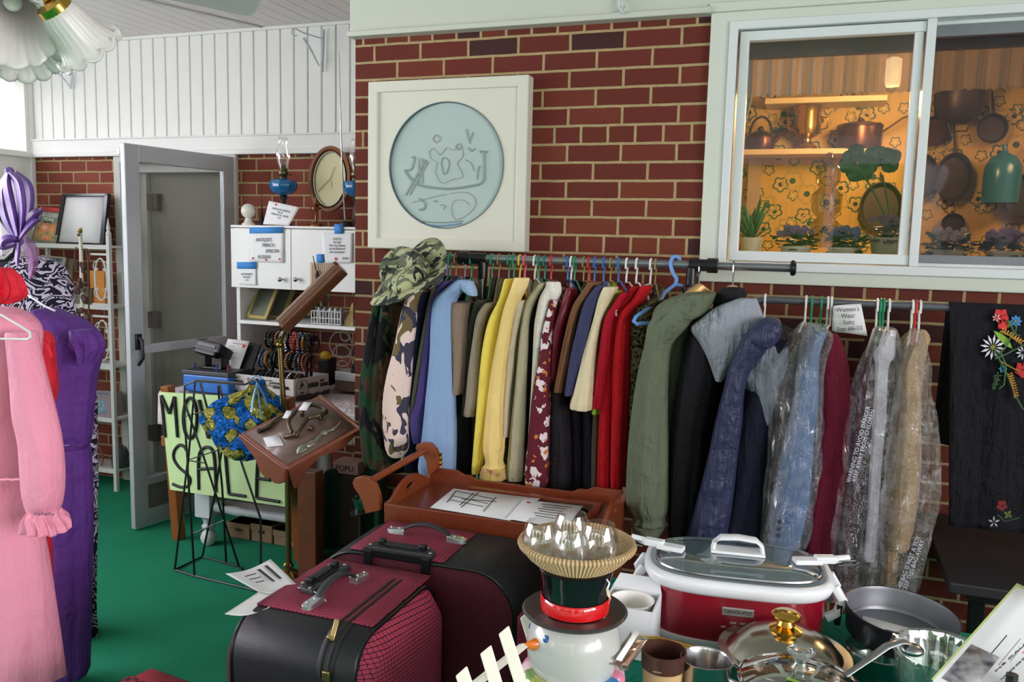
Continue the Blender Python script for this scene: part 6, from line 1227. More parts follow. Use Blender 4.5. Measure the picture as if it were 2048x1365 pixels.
def tele(t, cx, cy, H, w, along='x', drop=True):
    """recessed pull-out handle plate"""
    m = MB(); R = Matrix.Translation((cx, cy, H+.006)) @ (Matrix.Rotation(pi/2, 4, 'Z') if along == 'y' else Matrix())
    out = [(-w/2, -.03), (w/2, -.03), (w/2-.004, .005), (w/2-.03, .03), (-w/2+.03, .03), (-w/2+.004, .005)]; k = len(out)
    m.add([(x, y, 0) for x, y in out]+[(x*.98, y*.95, .014) for x, y in out], [tuple(range(k)), tuple(range(2*k-1, k-1, -1))]+[(i, i+k, (i+1) % k+k, (i+1) % k) for i in range(k)], R); m.build('handle_plate', plain('plate_charcoal', (50, 50, 56), .45), t, local=True, smooth=False, bev=.004)
    m = MB(); m.box((0, .004, .016), (w*.6, .022, .01), R); m.box((-w*.3, .0, .02), (.02, .02, .02), R); m.box((w*.3, .0, .02), (.02, .02, .02), R); m.build('pull_handle', blackp, t, local=True, smooth=False, bev=.005)
    m = MB(); m.box((0, -.006, .016), (w*.42, .02, .003), R); m.build('recess', plain('recess_black', (6, 6, 8), .8), t, local=True, smooth=False)
    if drop:
        m = MB()
        for s_ in (-1, 1): m.box((s_*w*.42, -.036, -.018), (.024, .012, .05), R)
        m.box((0, -.034, .002), (w, .008, .018), R); m.build('bracket', blackp, t, local=True, smooth=False, bev=.002)
    m = MB()
    for x, y in ((-.44, -.015), (-.33, .018), (.33, .018), (.44, -.015)): m.ball(R @ Vector((x*w, y, .0145)), .0045, 10, 6, (1, 1, .6))
    m.build('rivet', plain('rivet_brass', (190, 180, 150), .3, metal=.8), t, local=True)
bigc = suitcase('large burgundy and black suitcase directly in front of the tea cart', (-.94, 2.045, .02), radians(1), .575, .675, .25, .115, (-.19, .085), wv3, wv2, None, .012)
grip(bigc, (-.14, .035, .677), (.075, .03, .677), .675); tele(bigc, -.045, -.095, .672, .20)
m = MB(); m.tube([(-.27, -.1275, .20), (.27, -.1275, .20)], .004, 6); m.build('panel_seam', blackp, bigc, local=True)
m = MB(); m.grid(lambda u, v: (.288+.001*sin(3*v), -.11+.22*u*(.3+.7*(1-v)) , .08+.48*v), 6, 12); m.build('side_panel', wv1, bigc, local=True, sol=.003)
mid = suitcase('burgundy and black suitcase with an open paper tag on its handle', (-1.01, 1.675, .02), radians(90), .41, .66, .31, .085, (-.115, .19), wv1, wv2, -.095, .045)
grip(mid, (-.09, .03, .662), (.11, .0, .662), .66, .035); tele(mid, .06, .085, .657, .18, 'x', False)
for x, y, z, rot in ((-.205, -.095, .585, 0), (-.165, -.085, .655, 1)):
    m = MB(); M = Matrix.Translation((x-.006, y, z)) @ Matrix.Rotation(1.1*rot, 4, 'Y'); m.box((0, 0, 0), (.012, .018, .022), M); m.box((.0, -.004, -.028), (.004, .010, .036), M) if not rot else m.box((-.004, -.004, .012), (.008, .012, .045), M @ Matrix.Rotation(-.6, 4, 'Y')); m.build('zip_pull', plain('zip_brass', (186, 160, 112), .25, metal=.9), mid, local=True, bev=.002)
m = MB(); Mb = Matrix.Translation((-.10, -.2035, .40)) @ Matrix.Rotation(.45, 4, 'Y'); m.prism([(.026*cos(a*pi/12), .016*sin(a*pi/12)) for a in range(24)], .006, Mb); m.build('oval_badge', plain('badge_silver', (176, 166, 168), .3, metal=.7), mid, local=True, smooth=False, bev=.001); m = MB(); [m.tube([Mb @ Vector((x+.003*cos(a*pi/6), -.0036, .006*sin(a*pi/6))) for a in range(12)], .0009, 5, closed=True) for x in (-.012, -.003, .006)]; m.build('engraving', BLACK, mid, local=True)
# paper tag on the middle suitcase
t = thing('paper_tag', 'open printed paper tag tied to the handle of the middle suitcase', 'tag', PD(560, 1200, 2.02))
c = [PD(451, 1148, 2.02), PD(541, 1119, 2.12), PD(600, 1176, 2.05), PD(518, 1185, 1.98)]; sheet('page', c, PAPER, t, .01); fake_lines(c, t, [(.55, .62, .2, .5), (.75, .82, .15, .5), (.2, .45, .3, .03), (.2, .45, .45, .03), (.22, .42, .6, .03)], INK)
c2 = [PD(518, 1184, 1.98), PD(600, 1176, 2.04), PD(540, 1215, 1.93), PD(449, 1229, 1.86)]; sheet('page', c2, PAPER, t, .012); m = MB(); m.tube([PD(596, 1176, 2.03), PD(625, 1182, 2.0), PD(640, 1192, 1.98), PD(652, 1203, 1.96), PD(645, 1196, 1.965)], .0014, 5); m.build('string', PAPER, t)
t3 = suitcase('bright red suitcase with a checkered edge, lowest in the front corner', (-1.21, 1.24, .02), radians(-8), .36, .545, .30, .06, (-.14, .14), wv3, plain('nylon_red', (150, 24, 44), .5, bump=.2, bs=200), None, .01)
chk = NT('checker_red_black'); ck_ = chk.node('ShaderNodeTexChecker', Vector=chk.obj(), Scale=75.0, Color1=lin((140, 20, 40)), Color2=lin((26, 12, 16))); chk.set(ck_.outputs[0], .6); m = MB(); m.span((-.15, .02, .543), (.16, .10, .5505)); m.build('checker_band', chk.m, t3, local=True, smooth=False)
# ------------------------------------------------------------------ front table with the green cloth
TZ = .74; gcl = cloth((0, 112, 92), 'table_cloth_green', bump=.25)
tt = thing('folding_table', 'folding table under a deep green cloth in the right foreground', 'table', (.35, 1.2, 0)); tx0, tx1, ty0, ty1 = -.455, 1.35, .35, 1.90
m = MB(); m.span((tx0+.01, ty0+.01, TZ-.03), (tx1-.01, ty1-.01, TZ-.004)); m.build('tabletop', plain('table_board', (120, 118, 112), .5), tt, smooth=False, bev=.004)
for x in (tx0+.08, tx1-.08):
    for y in (ty0+.1, ty1-.1): m = MB(); m.tube([(x, y, 0), (x, y, TZ-.03)], .015, 10); m.build('leg', blackm, tt)
def tcf(u, v):
    a = 2*pi*u; k = min(1, v*1.5)
    cx, cy = cos(a), sin(a); s = max(abs(cx), abs(cy)); x, y = cx/s, cy/s
    X, Y_ = (tx0+tx1)/2+x*(tx1-tx0)/2*min(1, k), (ty0+ty1)/2+y*(ty1-ty0)/2*min(1, k)
    if v > .667: d = (v-.667)/.333; X += x*.012*d*(1+sin(40*a)); Y_ += y*.012*d*(1+sin(40*a)); return (X, Y_, TZ-.002-.34*d)
    return (X, Y_, TZ-.001)
tag(MB().grid(tcf, 96, 24).build('green_tablecloth', gcl, sol=.0015), 'deep green cloth covering the front table', 'tablecloth')
def P3(px, py, z): return PZ(px, py, z)
# picket fence
fn = thing('picket_fence', 'small white leaning picket fence at the left edge of the green table', 'fence', PD(1000, 1360, 1.15)); fw = plain('picket_white', (226, 222, 208), .5, var=.04)
for (tx, ty), (bx_, by), D in (((1048, 1226), (1085, 1350), 1.36), ((1006, 1256), (1052, 1400), 1.15), ((970, 1295), (1010, 1430), 1.09), ((921, 1338), (965, 1470), 1.03)):
    a, b = PD(tx, ty, D), PD(bx_, by, D-.03); d = (b-a).normalized(); xv = Vector((.9, .30, 0)); xv = (xv-d*xv.dot(d)).normalized(); Mf = frame_M(a, xv, -d); w = .017
    m = MB(); L2 = (b-a).length+.0; m.prism([(-w/2, -.006), (w/2, 0), (w/2, -L2), (-w/2, -L2)], .008, Mf); m.build('picket', fw, fn, smooth=False, bev=.0015)
m = MB(); m.tube([PD(1047, 1292, 1.27), PD(1030, 1306, 1.25), PD(950, 1370, 1.13)], .008, 4, flat=.5); m.build('fence_rail', fw, fn, smooth=False)
# snowman jar with the basket and glasses
sx, sy = -.318, 1.232; jar = thing('snowman_jar', 'glazed white snowman jar with a tall black hat and striped scarf', 'jar', (sx, sy, TZ))
cer = plain('glaze_white', (184, 184, 180), .2, coat=.25, var=.01); blk = plain('glaze_black', (16, 16, 20), .06, coat=.6, var=0); redg = plain('glaze_red', (200, 16, 24), .1, coat=.6, var=0)
m = MB(); m.lathe([(0, .001), (.085, .001), (.10, .02), (.102, .05), (.09, .085), (.065, .105), (.06, .112)], 40, (sx, sy, TZ)); m.build('body', cer, jar)
m = MB(); m.lathe([(.05, .10), (.063, .112), (.073, .14), (.075, .165), (.070, .19), (.058, .208), (.05, .214)], 44, (sx, sy, TZ)); m.build('head', cer, jar)
brz = .955-TZ
m = MB(); m.lathe([(.04, brz-.004), (.06, brz-.006), (.080, brz-.003), (.0835, brz+.001), (.080, brz+.004), (.055, brz+.002)], 48, (sx, sy, TZ)); m.build('hat_brim', plain('glaze_charcoal', (50, 49, 48), .4, coat=.1, var=.05), jar)
m = MB(); m.lathe([(.052, brz+.002), (.0545, brz+.004), (.0555, brz+.022), (.053, brz+.026)], 44, (sx, sy, TZ)); m.build('hat_band', redg, jar)
m = MB(); m.lathe([(.0515, brz+.022), (.052, brz+.04), (.054, brz+.052), (.059, brz+.070), (.057, brz+.072), (0, brz+.072)], 44, (sx, sy, TZ)); m.build('hat_crown', blk, jar)
sc_c = [(106, 142, 64), (150, 156, 70), (232, 232, 224), (70, 132, 56), (44, 50, 132), (176, 214, 222), (44, 120, 178), (226, 140, 168), (236, 200, 206)]
for k in range(18):
    a0 = radians(-150+20*k); cc_ = sc_c[k % 9]; m = MB(); rings = []
    for j in range(5):
        a = a0+radians(20)*j/4; rings.append([(sx+(.068+.016*cos(q*pi/6))*cos(a), sy+(.068+.016*cos(q*pi/6))*sin(a), TZ+.108+.014*sin(q*pi/6)) for q in range(12)])
    m.loft(rings, True); m.build('scarf_stripe', plain('glaze_%d_%d_%d' % cc_, cc_, .1, coat=.6, var=0), jar, ang=70)
def on_head(px, py, D=1.16):
    """point on the head sphere under a picture position"""
    o = Vector((0, 0, EYE)); d = ray(px, py).normalized(); c = Vector((sx, sy, TZ+.16)); b = d.dot(o-c); q = b*b-((o-c).length_squared-.0752**2); t_ = -b-sqrt(max(q, 0)); return o+d*t_, (o+d*t_-c).normalized()
for px, py, r, col, nm in ((1092, 1279, .0058, (40, 86, 138), 'eye'), (1060, 1252, .005, (40, 60, 120), 'eye'), (1067, 1290, .011, (226, 118, 40), 'nose')):
    p, n = on_head(px, py); m = MB(); M = frame_M(p, n.orthogonal(), n); m.lathe([(0, .002), (r, .0005), (r*1.02, -.002)], 20, M=M) if nm == 'eye' else m.lathe([(0, .02), (r*.5, .012), (r, .0), (r, -.004)], 20, M=M, fl=lambda rr, z, a, k: (rr*(1+.2*cos(2*a)), z)); m.build(nm, plain('glaze_%s_%d' % (nm, col[0]), col, .12, coat=.5, var=0), jar)
q = PD(1217, 1180, 1.19); m = MB(); m.tube([PD(1214, 1160, 1.2), PD(1219, 1168, 1.18), PD(1214, 1180, 1.175)], .0012, 5); m.build('tag_string', PAPER, jar); sheet('price_tag', [PD(1212, 1178, 1.17), PD(1218, 1180, 1.17), PD(1222, 1200, 1.165), PD(1214, 1192, 1.165)], plain('tag_buff', (214, 196, 160), .7), jar, n=2)
bk_ = thing('woven_basket', 'round straw basket balanced on the snowman hat', 'basket', (sx, sy, TZ+brz+.073)); zbk = TZ+brz+.073; sx2, sy2 = sx-.0, sy+.0
stw = NT('straw_coil'); v = stw.n.new('ShaderNodeTexCoord').outputs['Object']; ss_ = stw.n.new('ShaderNodeSeparateXYZ'); mpn = stw.node('ShaderNodeVectorMath', i0=v, i1=(0, 0, 0), _operation='SUBTRACT'); stw.link(mpn.outputs[0], ss_.inputs[0])
an_ = stw.math('ARCTAN2', ss_.outputs[1], ss_.outputs[0]); ln_ = stw.math('SINE', stw.math('MULTIPLY', an_, 90)); stw.set(stw.mix(stw.math('MULTIPLY', stw.math('ADD', ln_, 1), .5), lin((150, 120, 82)), lin((206, 180, 138))), .8, 0, .2); stw.bump(ln_, .6, .003)
for k in range(9):
    r = .050+.0046*k if k < 8 else .0875; z = .004+.0040*k*(.35+.65*k/8); m = MB(); m.tube([(sx2+r*cos(a*pi/24), sy2+r*sin(a*pi/24), zbk+z) for a in range(48)], .0046 if k < 8 else .006, 8, closed=True); m.build('coil', stw.m, bk_)
m = MB(); m.lathe([(0, .0), (.046, .0), (.046, .006), (0, .006)], 32, (sx2, sy2, zbk)); m.build('bottom', stw.m, bk_)
gl_ = clear('drinking_glass', (252, 252, 252), .07, .01)
def glass(px, py, ztop_, lab):
    c = PZ(px, py, ztop_); z0 = zbk+.012; h = ztop_-z0; m = MB()
    m.lathe([(0, 0), (.018, 0), (.024, .008), (.030, h*.4), (.030, h*.6), (.026, h*.85), (.0225, h), (.0212, h-.001), (.0245, h*.84), (.0285, h*.6), (.0285, h*.4), (.022, .012), (0, .008)], 36, (c.x, c.y, z0)); tag(m.build('glass_tumbler', gl_), lab, 'glass', 'clear glasses in the straw basket')
glass(1083, 1043, 1.102, 'clear round glass at the left of the straw basket'); glass(1144, 1027, 1.106, 'clear round glass at the back of the straw basket'); glass(1141, 1058, 1.098, 'clear round glass nearest the camera in the straw basket'); glass(1200, 1048, 1.102, 'clear round glass at the right of the straw basket')
# ------------------------------------------------------------------ slow cooker
q0, q1 = PZ(1318, 1262, TZ), PZ(1640, 1262, TZ); cxk, cyk = (q0.x+q1.x)/2-.014, 1.73; ang_ = radians(7)
ckr = thing('slow_cooker', 'red and white oblong slow cooker with a clear latched lid', 'slow cooker', (cxk, cyk, TZ), rz=ang_)
ckred = plain('cooker_red', (132, 14, 34), .22, coat=.5, var=.04); ckw = plain('cooker_white', (224, 226, 230), .25, var=.01)
def sup(a, b, e=3.2, n=56): return [((abs(cos(2*pi*k/n))**(2/e))*a*(1 if cos(2*pi*k/n) > 0 else -1), (abs(sin(2*pi*k/n))**(2/e))*b*(1 if sin(2*pi*k/n) > 0 else -1)) for k in range(n)]
def sloft(levels, e=3.2, cap=True):
    m = MB(); m.loft([[(x, y, z) for x, y in sup(a, b, e)] for a, b, z in levels], cap); return m
A, B = .175, .118; Hk = .135
sloft([(A*.93, B*.9, 0), (A*.97, B*.95, .006), (A*.98, B*.97, .02)]).build('base_ring', ckw, ckr, local=True, ang=50)
sloft([(A*.95, B*.94, .018), (A*.985, B*.975, .06), (A*.99, B*.98, .118)], cap=False).build('red_wrap', ckred, ckr, local=True)
sloft([(A*.985, B*.97, .112), (A*1.04, B*1.06, .120), (A*1.075, B*1.10, .134), (A*1.06, B*1.085, .143), (A*1.0, B*.99, .147), (A*.97, B*.95, .144), (A*.93, B*.9, .08), (A*.9, B*.85, .03)]).build('stoneware_rim', ckw, ckr, local=True, ang=60)
m = sloft([(A*.92, B*.88, .149), (A*.90, B*.85, .156), (A*.6, B*.55, .164), (A*.2, B*.2, .166)]); m.build('glass_lid', clear('lid_glass_smoke', (214, 224, 226), .14), ckr, local=True, ang=60); ckr0 = ckr; ckr = bpy.data.objects['glass_lid']
m = MB(); m.tube([(x, y, .151) for x, y in sup(A*.925, B*.885, 3.2)], .0042, 8, closed=True); m.build('lid_rim', steel, ckr, local=True)
m = MB(); pts = [(-.05, 0, .168), (-.047, 0, .185), (-.036, 0, .195), (0, 0, .198), (.036, 0, .195), (.047, 0, .185), (.05, 0, .168)]
rings = [[(x+0*q, .016*cos(q*pi/5), z+.005*sin(q*pi/5)) if 2 <= i <= 4 else (x+.005*sin(q*pi/5), .016*cos(q*pi/5), z) for q in range(10)] for i, (x, y, z) in enumerate(pts)]; m.loft(rings, True); m.box((0, 0, .169), (.108, .042, .006)); m.build('lid_handle', ckw, ckr, local=True, bev=.002)
for s_ in (-1, 1):
    m = MB(); M = Matrix.Translation((s_*.135, -.02, .166)) @ Matrix.Rotation(.25*s_, 4, 'Z'); m.box((0, 0, .004), (.055, .026, .010), M); m.box((s_*.035, 0, .008), (.04, .02, .014), M); m.tube([M @ Vector((s_*.05, 0, .006)), M @ Vector((s_*.085, 0, .012))], [.009, .006], 10); m.build('lid_latch', ckw, ckr, local=True, bev=.003)
    ckr1 = ckr; ckr = ckr0; m = MB(); m.tube([(s_*A*1.0, -.035, .062), (s_*(A+.02), -.035, .075), (s_*(A+.028), -.033, .10), (s_*(A+.012), -.03, .125)], .008, 8, flat=1.3); m.tube([(s_*A*1.0, .045, .062), (s_*(A+.02), .045, .075), (s_*(A+.028), .043, .10), (s_*(A+.012), .04, .125)], .008, 8, flat=1.3); m.tube([(s_*(A+.026), -.035, .088), (s_*(A+.026), .045, .088)], .009, 8); m.build('side_handle', ckw, ckr, local=True)
    m = MB(); M = Matrix.Translation((s_*.205, -.02, .172)); m.tube([M @ Vector(p) for p in ((-s_*.02, .008, 0), (s_*.022, .010, .004), (s_*.026, 0, .004), (s_*.018, -.008, .002), (-s_*.012, -.006, -.004))], .0016, 6); m.build('latch_wire', steel, ckr1, local=True); ckr = ckr1
ckr = ckr0; yb_ = -B*.98-.001; Mk = Matrix.Translation((.0, yb_, .088)); m = MB(); m.box((0, 0, 0), (.06, .004, .017), Mk); m.build('name_plate', plain('plate_silver', (170, 162, 160), .3, metal=.6), ckr, local=True, bev=.002, smooth=False); text('lettering', 'CROCK-POT', ckr, Mk @ Matrix.Translation((0, -.0025, 0)), .0095, BLACK, world=False)
m = MB(); m.lathe([(.019, 0), (.019, .008), (.015, .014), (0, .014)], 28, M=Matrix.Translation((.0, yb_, .042)) @ Matrix.Rotation(pi/2, 4, 'X')); m.build('dial', plain('dial_chrome', (190, 190, 194), .2, metal=.8), ckr, local=True)
for x, s_ in ((-.026, 'OFF'), (-.008, 'LOW'), (.012, 'HIGH')): text('lettering', s_, ckr, Matrix.Translation((x, yb_-.0015, .066 if x > -.02 else .056)), .0052, PAPER, world=False)
# ------------------------------------------------------------------ white box with cup
q = PZ(1262, 1292, TZ); wb = thing('white_box', 'white cardboard box holding a white cup behind the snowman jar', 'box', (q.x, q.y+.05, TZ)); xa_, ya_ = q.x-.05, q.y-.055
m = MB(); z1 = TZ+.10
for a, b in (((xa_, ya_, TZ+.001), (xa_+.1, ya_+.003, z1)), ((xa_, ya_+.09, TZ+.001), (xa_+.1, ya_+.093, z1)), ((xa_, ya_, TZ+.001), (xa_+.003, ya_+.093, z1)), ((xa_+.097, ya_, TZ+.001), (xa_+.1, ya_+.093, z1)), ((xa_, ya_, TZ+.001), (xa_+.1, ya_+.093, TZ+.004))): m.span(a, b)
m.build('carton', plain('carton_white', (220, 220, 224), .7), wb, smooth=False)
m = MB(); m.add([(xa_, ya_+.093, z1), (xa_+.1, ya_+.093, z1), (xa_+.09, ya_+.12, z1+.02), (xa_+.01, ya_+.12, z1+.02)], [(0, 1, 2, 3)]); m.build('open_flap', plain('carton_white', (220, 220, 224), .7), wb, sol=.002, smooth=False)
m = MB(); m.lathe([(0, .004), (.03, .004), (.042, .098), (.044, .1), (.041, .1), (.028, .012), (0, .012)], 32, (xa_+.05, ya_+.046, TZ)); tag(m.build('white_cup', plain('cup_white', (232, 228, 222), .4)), 'white paper cup standing in the white box', 'cup')
# plastic packet leaning by the jar
t, c, m = None, [PD(1262, 1264, 1.36), PD(1300, 1275, 1.40), PD(1262, 1340, 1.30), PD(1222, 1325, 1.27)], None
t = thing('plastic_packet', 'clear packet with a white label leaning beside the snowman jar', 'packet', (c[2]+c[3])/2); sheet('film', c, clear('packet_film', (235, 230, 225), .18, .1), t, .012, .008); sheet('contents', sub(c, .15, .2, .85, .9, -.004), plain('packet_brown', (150, 118, 100), .7, var=.3), t, .006, n=6); sheet('label', sub(c, .02, .0, .3, .95, .006), PAPER, t, n=2)
# tumbler, measuring cup
q = PZ(1328, 1300, .872); t = thing('tall_tumbler', 'cream tumbler with a dark brown rim', 'tumbler', (q.x, q.y, TZ)); H_ = .872-TZ
m = MB(); m.lathe([(0, .001), (.026, .001), (.029, .02), (.0335, H_-.028)], 36, (q.x, q.y, TZ)); m.build('tumbler_body', plain('tumbler_cream', (196, 160, 116), .35, var=.1), t); m = MB(); m.lathe([(.0335, H_-.03), (.036, H_-.028), (.037, H_), (.0345, H_), (.033, H_-.03), (.026, .03), (0, .02)], 36, (q.x, q.y, TZ)); m.build('rim_band', plain('tumbler_brown', (74, 44, 36), .3), t); m = MB(); m.box((q.x-.004, q.y-.0362, TZ+H_-.022), (.014, .0012, .0022)); m.build('small_print', plain('print_tan', (150, 120, 100), .5, var=0), t)
q = PZ(1411, 1316, .862); t = thing('measuring_cup', 'brushed steel measuring cup with a pouring lip', 'cup', (q.x, q.y, TZ)); H_ = .862-TZ
m = MB(); m.lathe([(0, .001), (.036, .001), (.0375, .004), (.038, H_-.004), (.0405, H_), (.0385, H_), (.0362, H_-.004), (.036, .006), (0, .005)], 44, (q.x, q.y, TZ), fl=lambda r, z, a, k: (r*(1+(.16*max(0, cos(a+.35))**12 if z > H_*.7 else 0)), z)); m.build('cup_body', plain('brushed_steel', (190, 188, 190), .22, metal=1, var=.05), t)
m = MB(); m.tube([(q.x+.036, q.y-.01, TZ+H_*.8), (q.x+.06, q.y-.012, TZ+H_*.75), (q.x+.062, q.y-.012, TZ+H_*.4), (q.x+.038, q.y-.01, TZ+H_*.3)], .004, 8); m.build('cup_handle', steel, t)
# domed lids and pan
def lidpan(name, label, px, py, z, R, kn, mat, dome=.03, rimw=.014):
    q = PZ(px, py, z); t = thing(name, label, 'pan' if name == 'covered_pan' else 'lid', (q.x, q.y, TZ)); H_ = z-TZ
    return q, t, H_
q, t, H_ = lidpan('covered_pan', 'shallow steel pan with a domed lid, gold knob and gold handles', 1568, 1305, .80, .11, 0, None); R = .117
m = MB(); m.lathe([(0, .001), (R*.8, .001), (R*.9, .012), (R*.97, H_-.006), (R, H_-.002), (R*.98, H_)], 56, (q.x, q.y, TZ)); m.build('pan_body', steel, t)
m = MB(); m.lathe([(R*1.0, H_), (R*1.0, H_+.003), (R*.87, H_+.002), (R*.82, H_+.008), (R*.72, H_+.022), (R*.5, H_+.036), (R*.25, H_+.043), (.01, H_+.045), (0, H_+.045)], 56, (q.x, q.y, TZ)); m.build('domed_lid', plain('lid_steel_aged', (168, 164, 150), .18, metal=1, var=.12, vs=40), t)
m = MB(); m.lathe([(.028, .044), (.03, .048), (.016, .054), (.012, .062), (.024, .068), (.026, .073), (.02, .078), (0, .079)], 28, (q.x, q.y, TZ+H_-.001)); m.build('gold_knob', gold, t)
m = MB(); m.tube([PZ(1452, 1312, .795), PZ(1420, 1306, .80), PZ(1375, 1294, .805), PZ(1315, 1278, .808), PZ(1262, 1274, .802)], [.006, .007, .009, .009, .005], 12, flat=.5); m.build('long_handle', gold, t); m = MB(); m.tube([(q.x-R*.88, q.y-.045, TZ+H_-.012), (q.x-R*1.12, q.y-.055, TZ+H_-.018), (q.x-R*1.05, q.y-.08, TZ+H_-.018), (q.x-R*.78, q.y-.075, TZ+H_-.012)], .004, 8); m.build('loop_handle', gold, t)
q, t, H_ = lidpan('glass_lid_dish', 'clear casserole lid with a glass knob nearest the camera', 1598, 1368, .825, .1, 0, None); R = .094
m = MB(); m.lathe([(0, .001), (R*.7, .001), (R*.92, .03), (R*.97, H_-.003), (R*.95, H_-.003), (R*.88, .03), (R*.66, .006), (0, .006)], 56, (q.x, q.y, TZ)); m.build('dish', clear('dish_glass', (236, 240, 238), .14), t)
m = MB(); m.lathe([(R, H_), (R*1.02, H_+.004), (R*.96, H_+.006), (R*.8, H_+.014), (R*.5, H_+.024), (R*.2, H_+.028), (0, H_+.028)], 56, (q.x, q.y, TZ)); m.build('glass_lid', clear('lid_glass_grey', (206, 202, 194), .24), t); m = MB(); m.tube([(q.x+R*1.01*cos(a*pi/28), q.y+R*1.01*sin(a*pi/28), TZ+H_+.003) for a in range(56)], .0035, 8, closed=True); m.build('lid_edge', clear('lid_edge_glass', (190, 188, 180), .4), t)
m = MB(); m.lathe([(.016, .027), (.012, .032), (.009, .038), (.02, .05), (.023, .056), (.018, .06), (.012, .057), (0, .058)], 24, (q.x+.0, q.y, TZ+H_)); m.build('glass_knob', clear('knob_glass', (240, 244, 244), .3), t)
m = MB(); m.tube([(q.x-.02+.012*k, q.y-.045-.001*k*k, TZ+H_+.028-.001*k) for k in range(5)], .004, 6, flat=.4); tag(m.build('green_label', plain('label_green', (120, 160, 60), .5)), 'curved green label strip lying on the clear casserole lid', 'label')
# springform pan resting on clear tubs
qa, qb = PD(1690, 1206, 1.65), PD(1921, 1246, 1.60); cpn = (qa+qb)/2; ax_ = (qb-qa).normalized(); Rp = (qb-qa).length/2; upv = Vector((.12, -.05, 1)); Mp = frame_M(cpn, ax_, upv-ax_*upv.dot(ax_))
sp = thing('springform_pan', 'dark round springform pan tilted on clear plastic tubs', 'pan', cpn-Vector((0, 0, .07)))
Ms = Mp; m = MB(); m.lathe([(0, -.052), (Rp*.9, -.052), (Rp*.93, -.048), (Rp*.98, -.002), (Rp*1.0, 0), (Rp*1.0, .003), (Rp*.975, .002), (Rp*.955, -.004)], 56, M=Ms); m.build('pan_wall_outer', plain('pan_black', (26, 26, 34), .35), sp); m = MB(); m.lathe([(Rp*.975, .0025), (Rp*.955, -.004), (Rp*.93, -.038), (Rp*.92, -.040), (Rp*.9, -.038), (Rp*.88, -.043), (0, -.043)], 56, M=Ms); m.build('pan_inside', plain('pan_grey', (124, 126, 132), .35, metal=.5, var=.1), sp)
m = MB(); m.box((-Rp-.008, .01, -.03), (.012, .02, .045), Ms); m.build('clamp', blackm, sp, bev=.003)
c = [Ms @ Vector(p) for p in ((-.06, .04, -.040), (.03, .02, -.040), (.05, -.07, -.040), (-.08, -.05, -.040))]; t = thing('paper_card', 'white printed card lying inside the dark springform pan', 'card', (c[2]+c[3])/2); sheet('page', c, PAPER, t, n=2); fake_lines(c, t, [(.4, .8, .4, .08), (.3, .85, .6, .03)], INK)
tb = PZ(1735, 1330, TZ+.04)
for i, (px, py, zt_, r0, lab) in enumerate(((1742, 1318, TZ+.055, .062, 'clear plastic tub under the dark springform pan'), (1870, 1285, TZ+.085, .0, ''))):
    if not r0: continue
    q = PZ(px, py, zt_); m = MB(); m.lathe([(0, .001), (r0*.8, .001), (r0*.95, .05), (r0, .053), (r0*.97, .055), (r0*.9, .05), (r0*.76, .005), (0, .005)], 40, (q.x+.02, q.y+.05, TZ)); tag(m.build('plastic_tub', clear('tub_clear', (225, 230, 228), .16)), lab, 'tub')
q = PZ(1888, 1300, .872); t = thing('glass_bowl', 'deep clear ribbed bowl with a steel ladle resting across it', 'bowl', (q.x, q.y, TZ)); Rb = .078
m = MB(); m.lathe([(0, .002), (Rb*.7, .002), (Rb*.85, .04), (Rb*.95, .118), (Rb*1.05, .126), (Rb*1.05, .131), (Rb*.98, .129), (Rb*.9, .112), (Rb*.8, .04), (Rb*.66, .007), (0, .007)], 48, (q.x, q.y, TZ), fl=lambda r, z, a, k: (r*(1+.012*cos(14*a)), z)); m.build('bowl_body', clear('bowl_glass', (228, 234, 230), .2), t)
t = thing('steel_ladle', 'polished steel ladle handle running from the clear lid to the glass bowl', 'ladle', PD(1740, 1320, 1.45)); m = MB(); m.tube([PD(1690, 1352, 1.30), PD(1740, 1318, 1.32), PD(1772, 1294, 1.33), PD(1798, 1284, 1.34), PD(1815, 1286, 1.34)], [.005, .006, .0075, .008, .006], 12, flat=.45); m.build('handle', steel, t); m = MB(); m.ball(PD(1824, 1300, 1.34), .018, 16, 10, (1, 1, .5)); m.build('ladle_bowl', steel, t)
# big paper in the corner
c = [PD(2034, 1174, .98), PD(2240, 1260, .9), PD(2080, 1480, .82), PD(1862, 1368, .90)]; t = thing('printed_sheet', 'large white printed sheet standing in the lower right corner', 'paper', (c[2]+c[3])/2); sheet('page', c, PAPER, t, .004, n=6); m = MB(); q_ = (c[2]+c[3])/2; m.tube([q_+Vector((.03, .03, .03)), (q_.x+.03, q_.y+.03, TZ+.01)], .006, 8); m.box((q_.x+.03, q_.y+.03, TZ+.005), (.12, .09, .008)); m.build('stand', blackp, t); c3 = [p+Vector((.004, .006, .002)) for p in c]; sheet('green_sheet', [c3[0]+Vector((-.003, 0, -.0)), c3[1], c3[2], c3[3]+Vector((-.003, 0, 0))], plain('sheet_green', (190, 206, 130), .7), t, .004, n=6)
up_ = (c[0]-c[3]); rt = (c[1]-c[0]); nn_ = rt.cross(up_).normalized()
def txt_at(px, py, s_, size, D=.905, mat=INK): 
    d = ray(px, py); o = Vector((0, 0, EYE)); p = o+d*((c[0]-o).dot(nn_)/d.dot(nn_)); text('lettering', s_, t, frame_M(p+nn_*(.0055 if nn_.dot(o-p) > 0 else -.0055), PD(2100, 1290, .9)-PD(2000, 1345, .9) if False else PD(2048, 1313, .9)-PD(2003, 1355, .9), up_), size, mat, align='LEFT')
txt_at(1990, 1352, 'NE CALIFORNIA', .012); txt_at(2002, 1368, 'WOODCRAFT', .011)
def sub2(u0, v0, u1, v1): return sub(c, u0, v0, u1, v1, .0052 if rt.cross(up_).dot(Vector((0, 0, EYE))-c[0]) > 0 else -.0052)
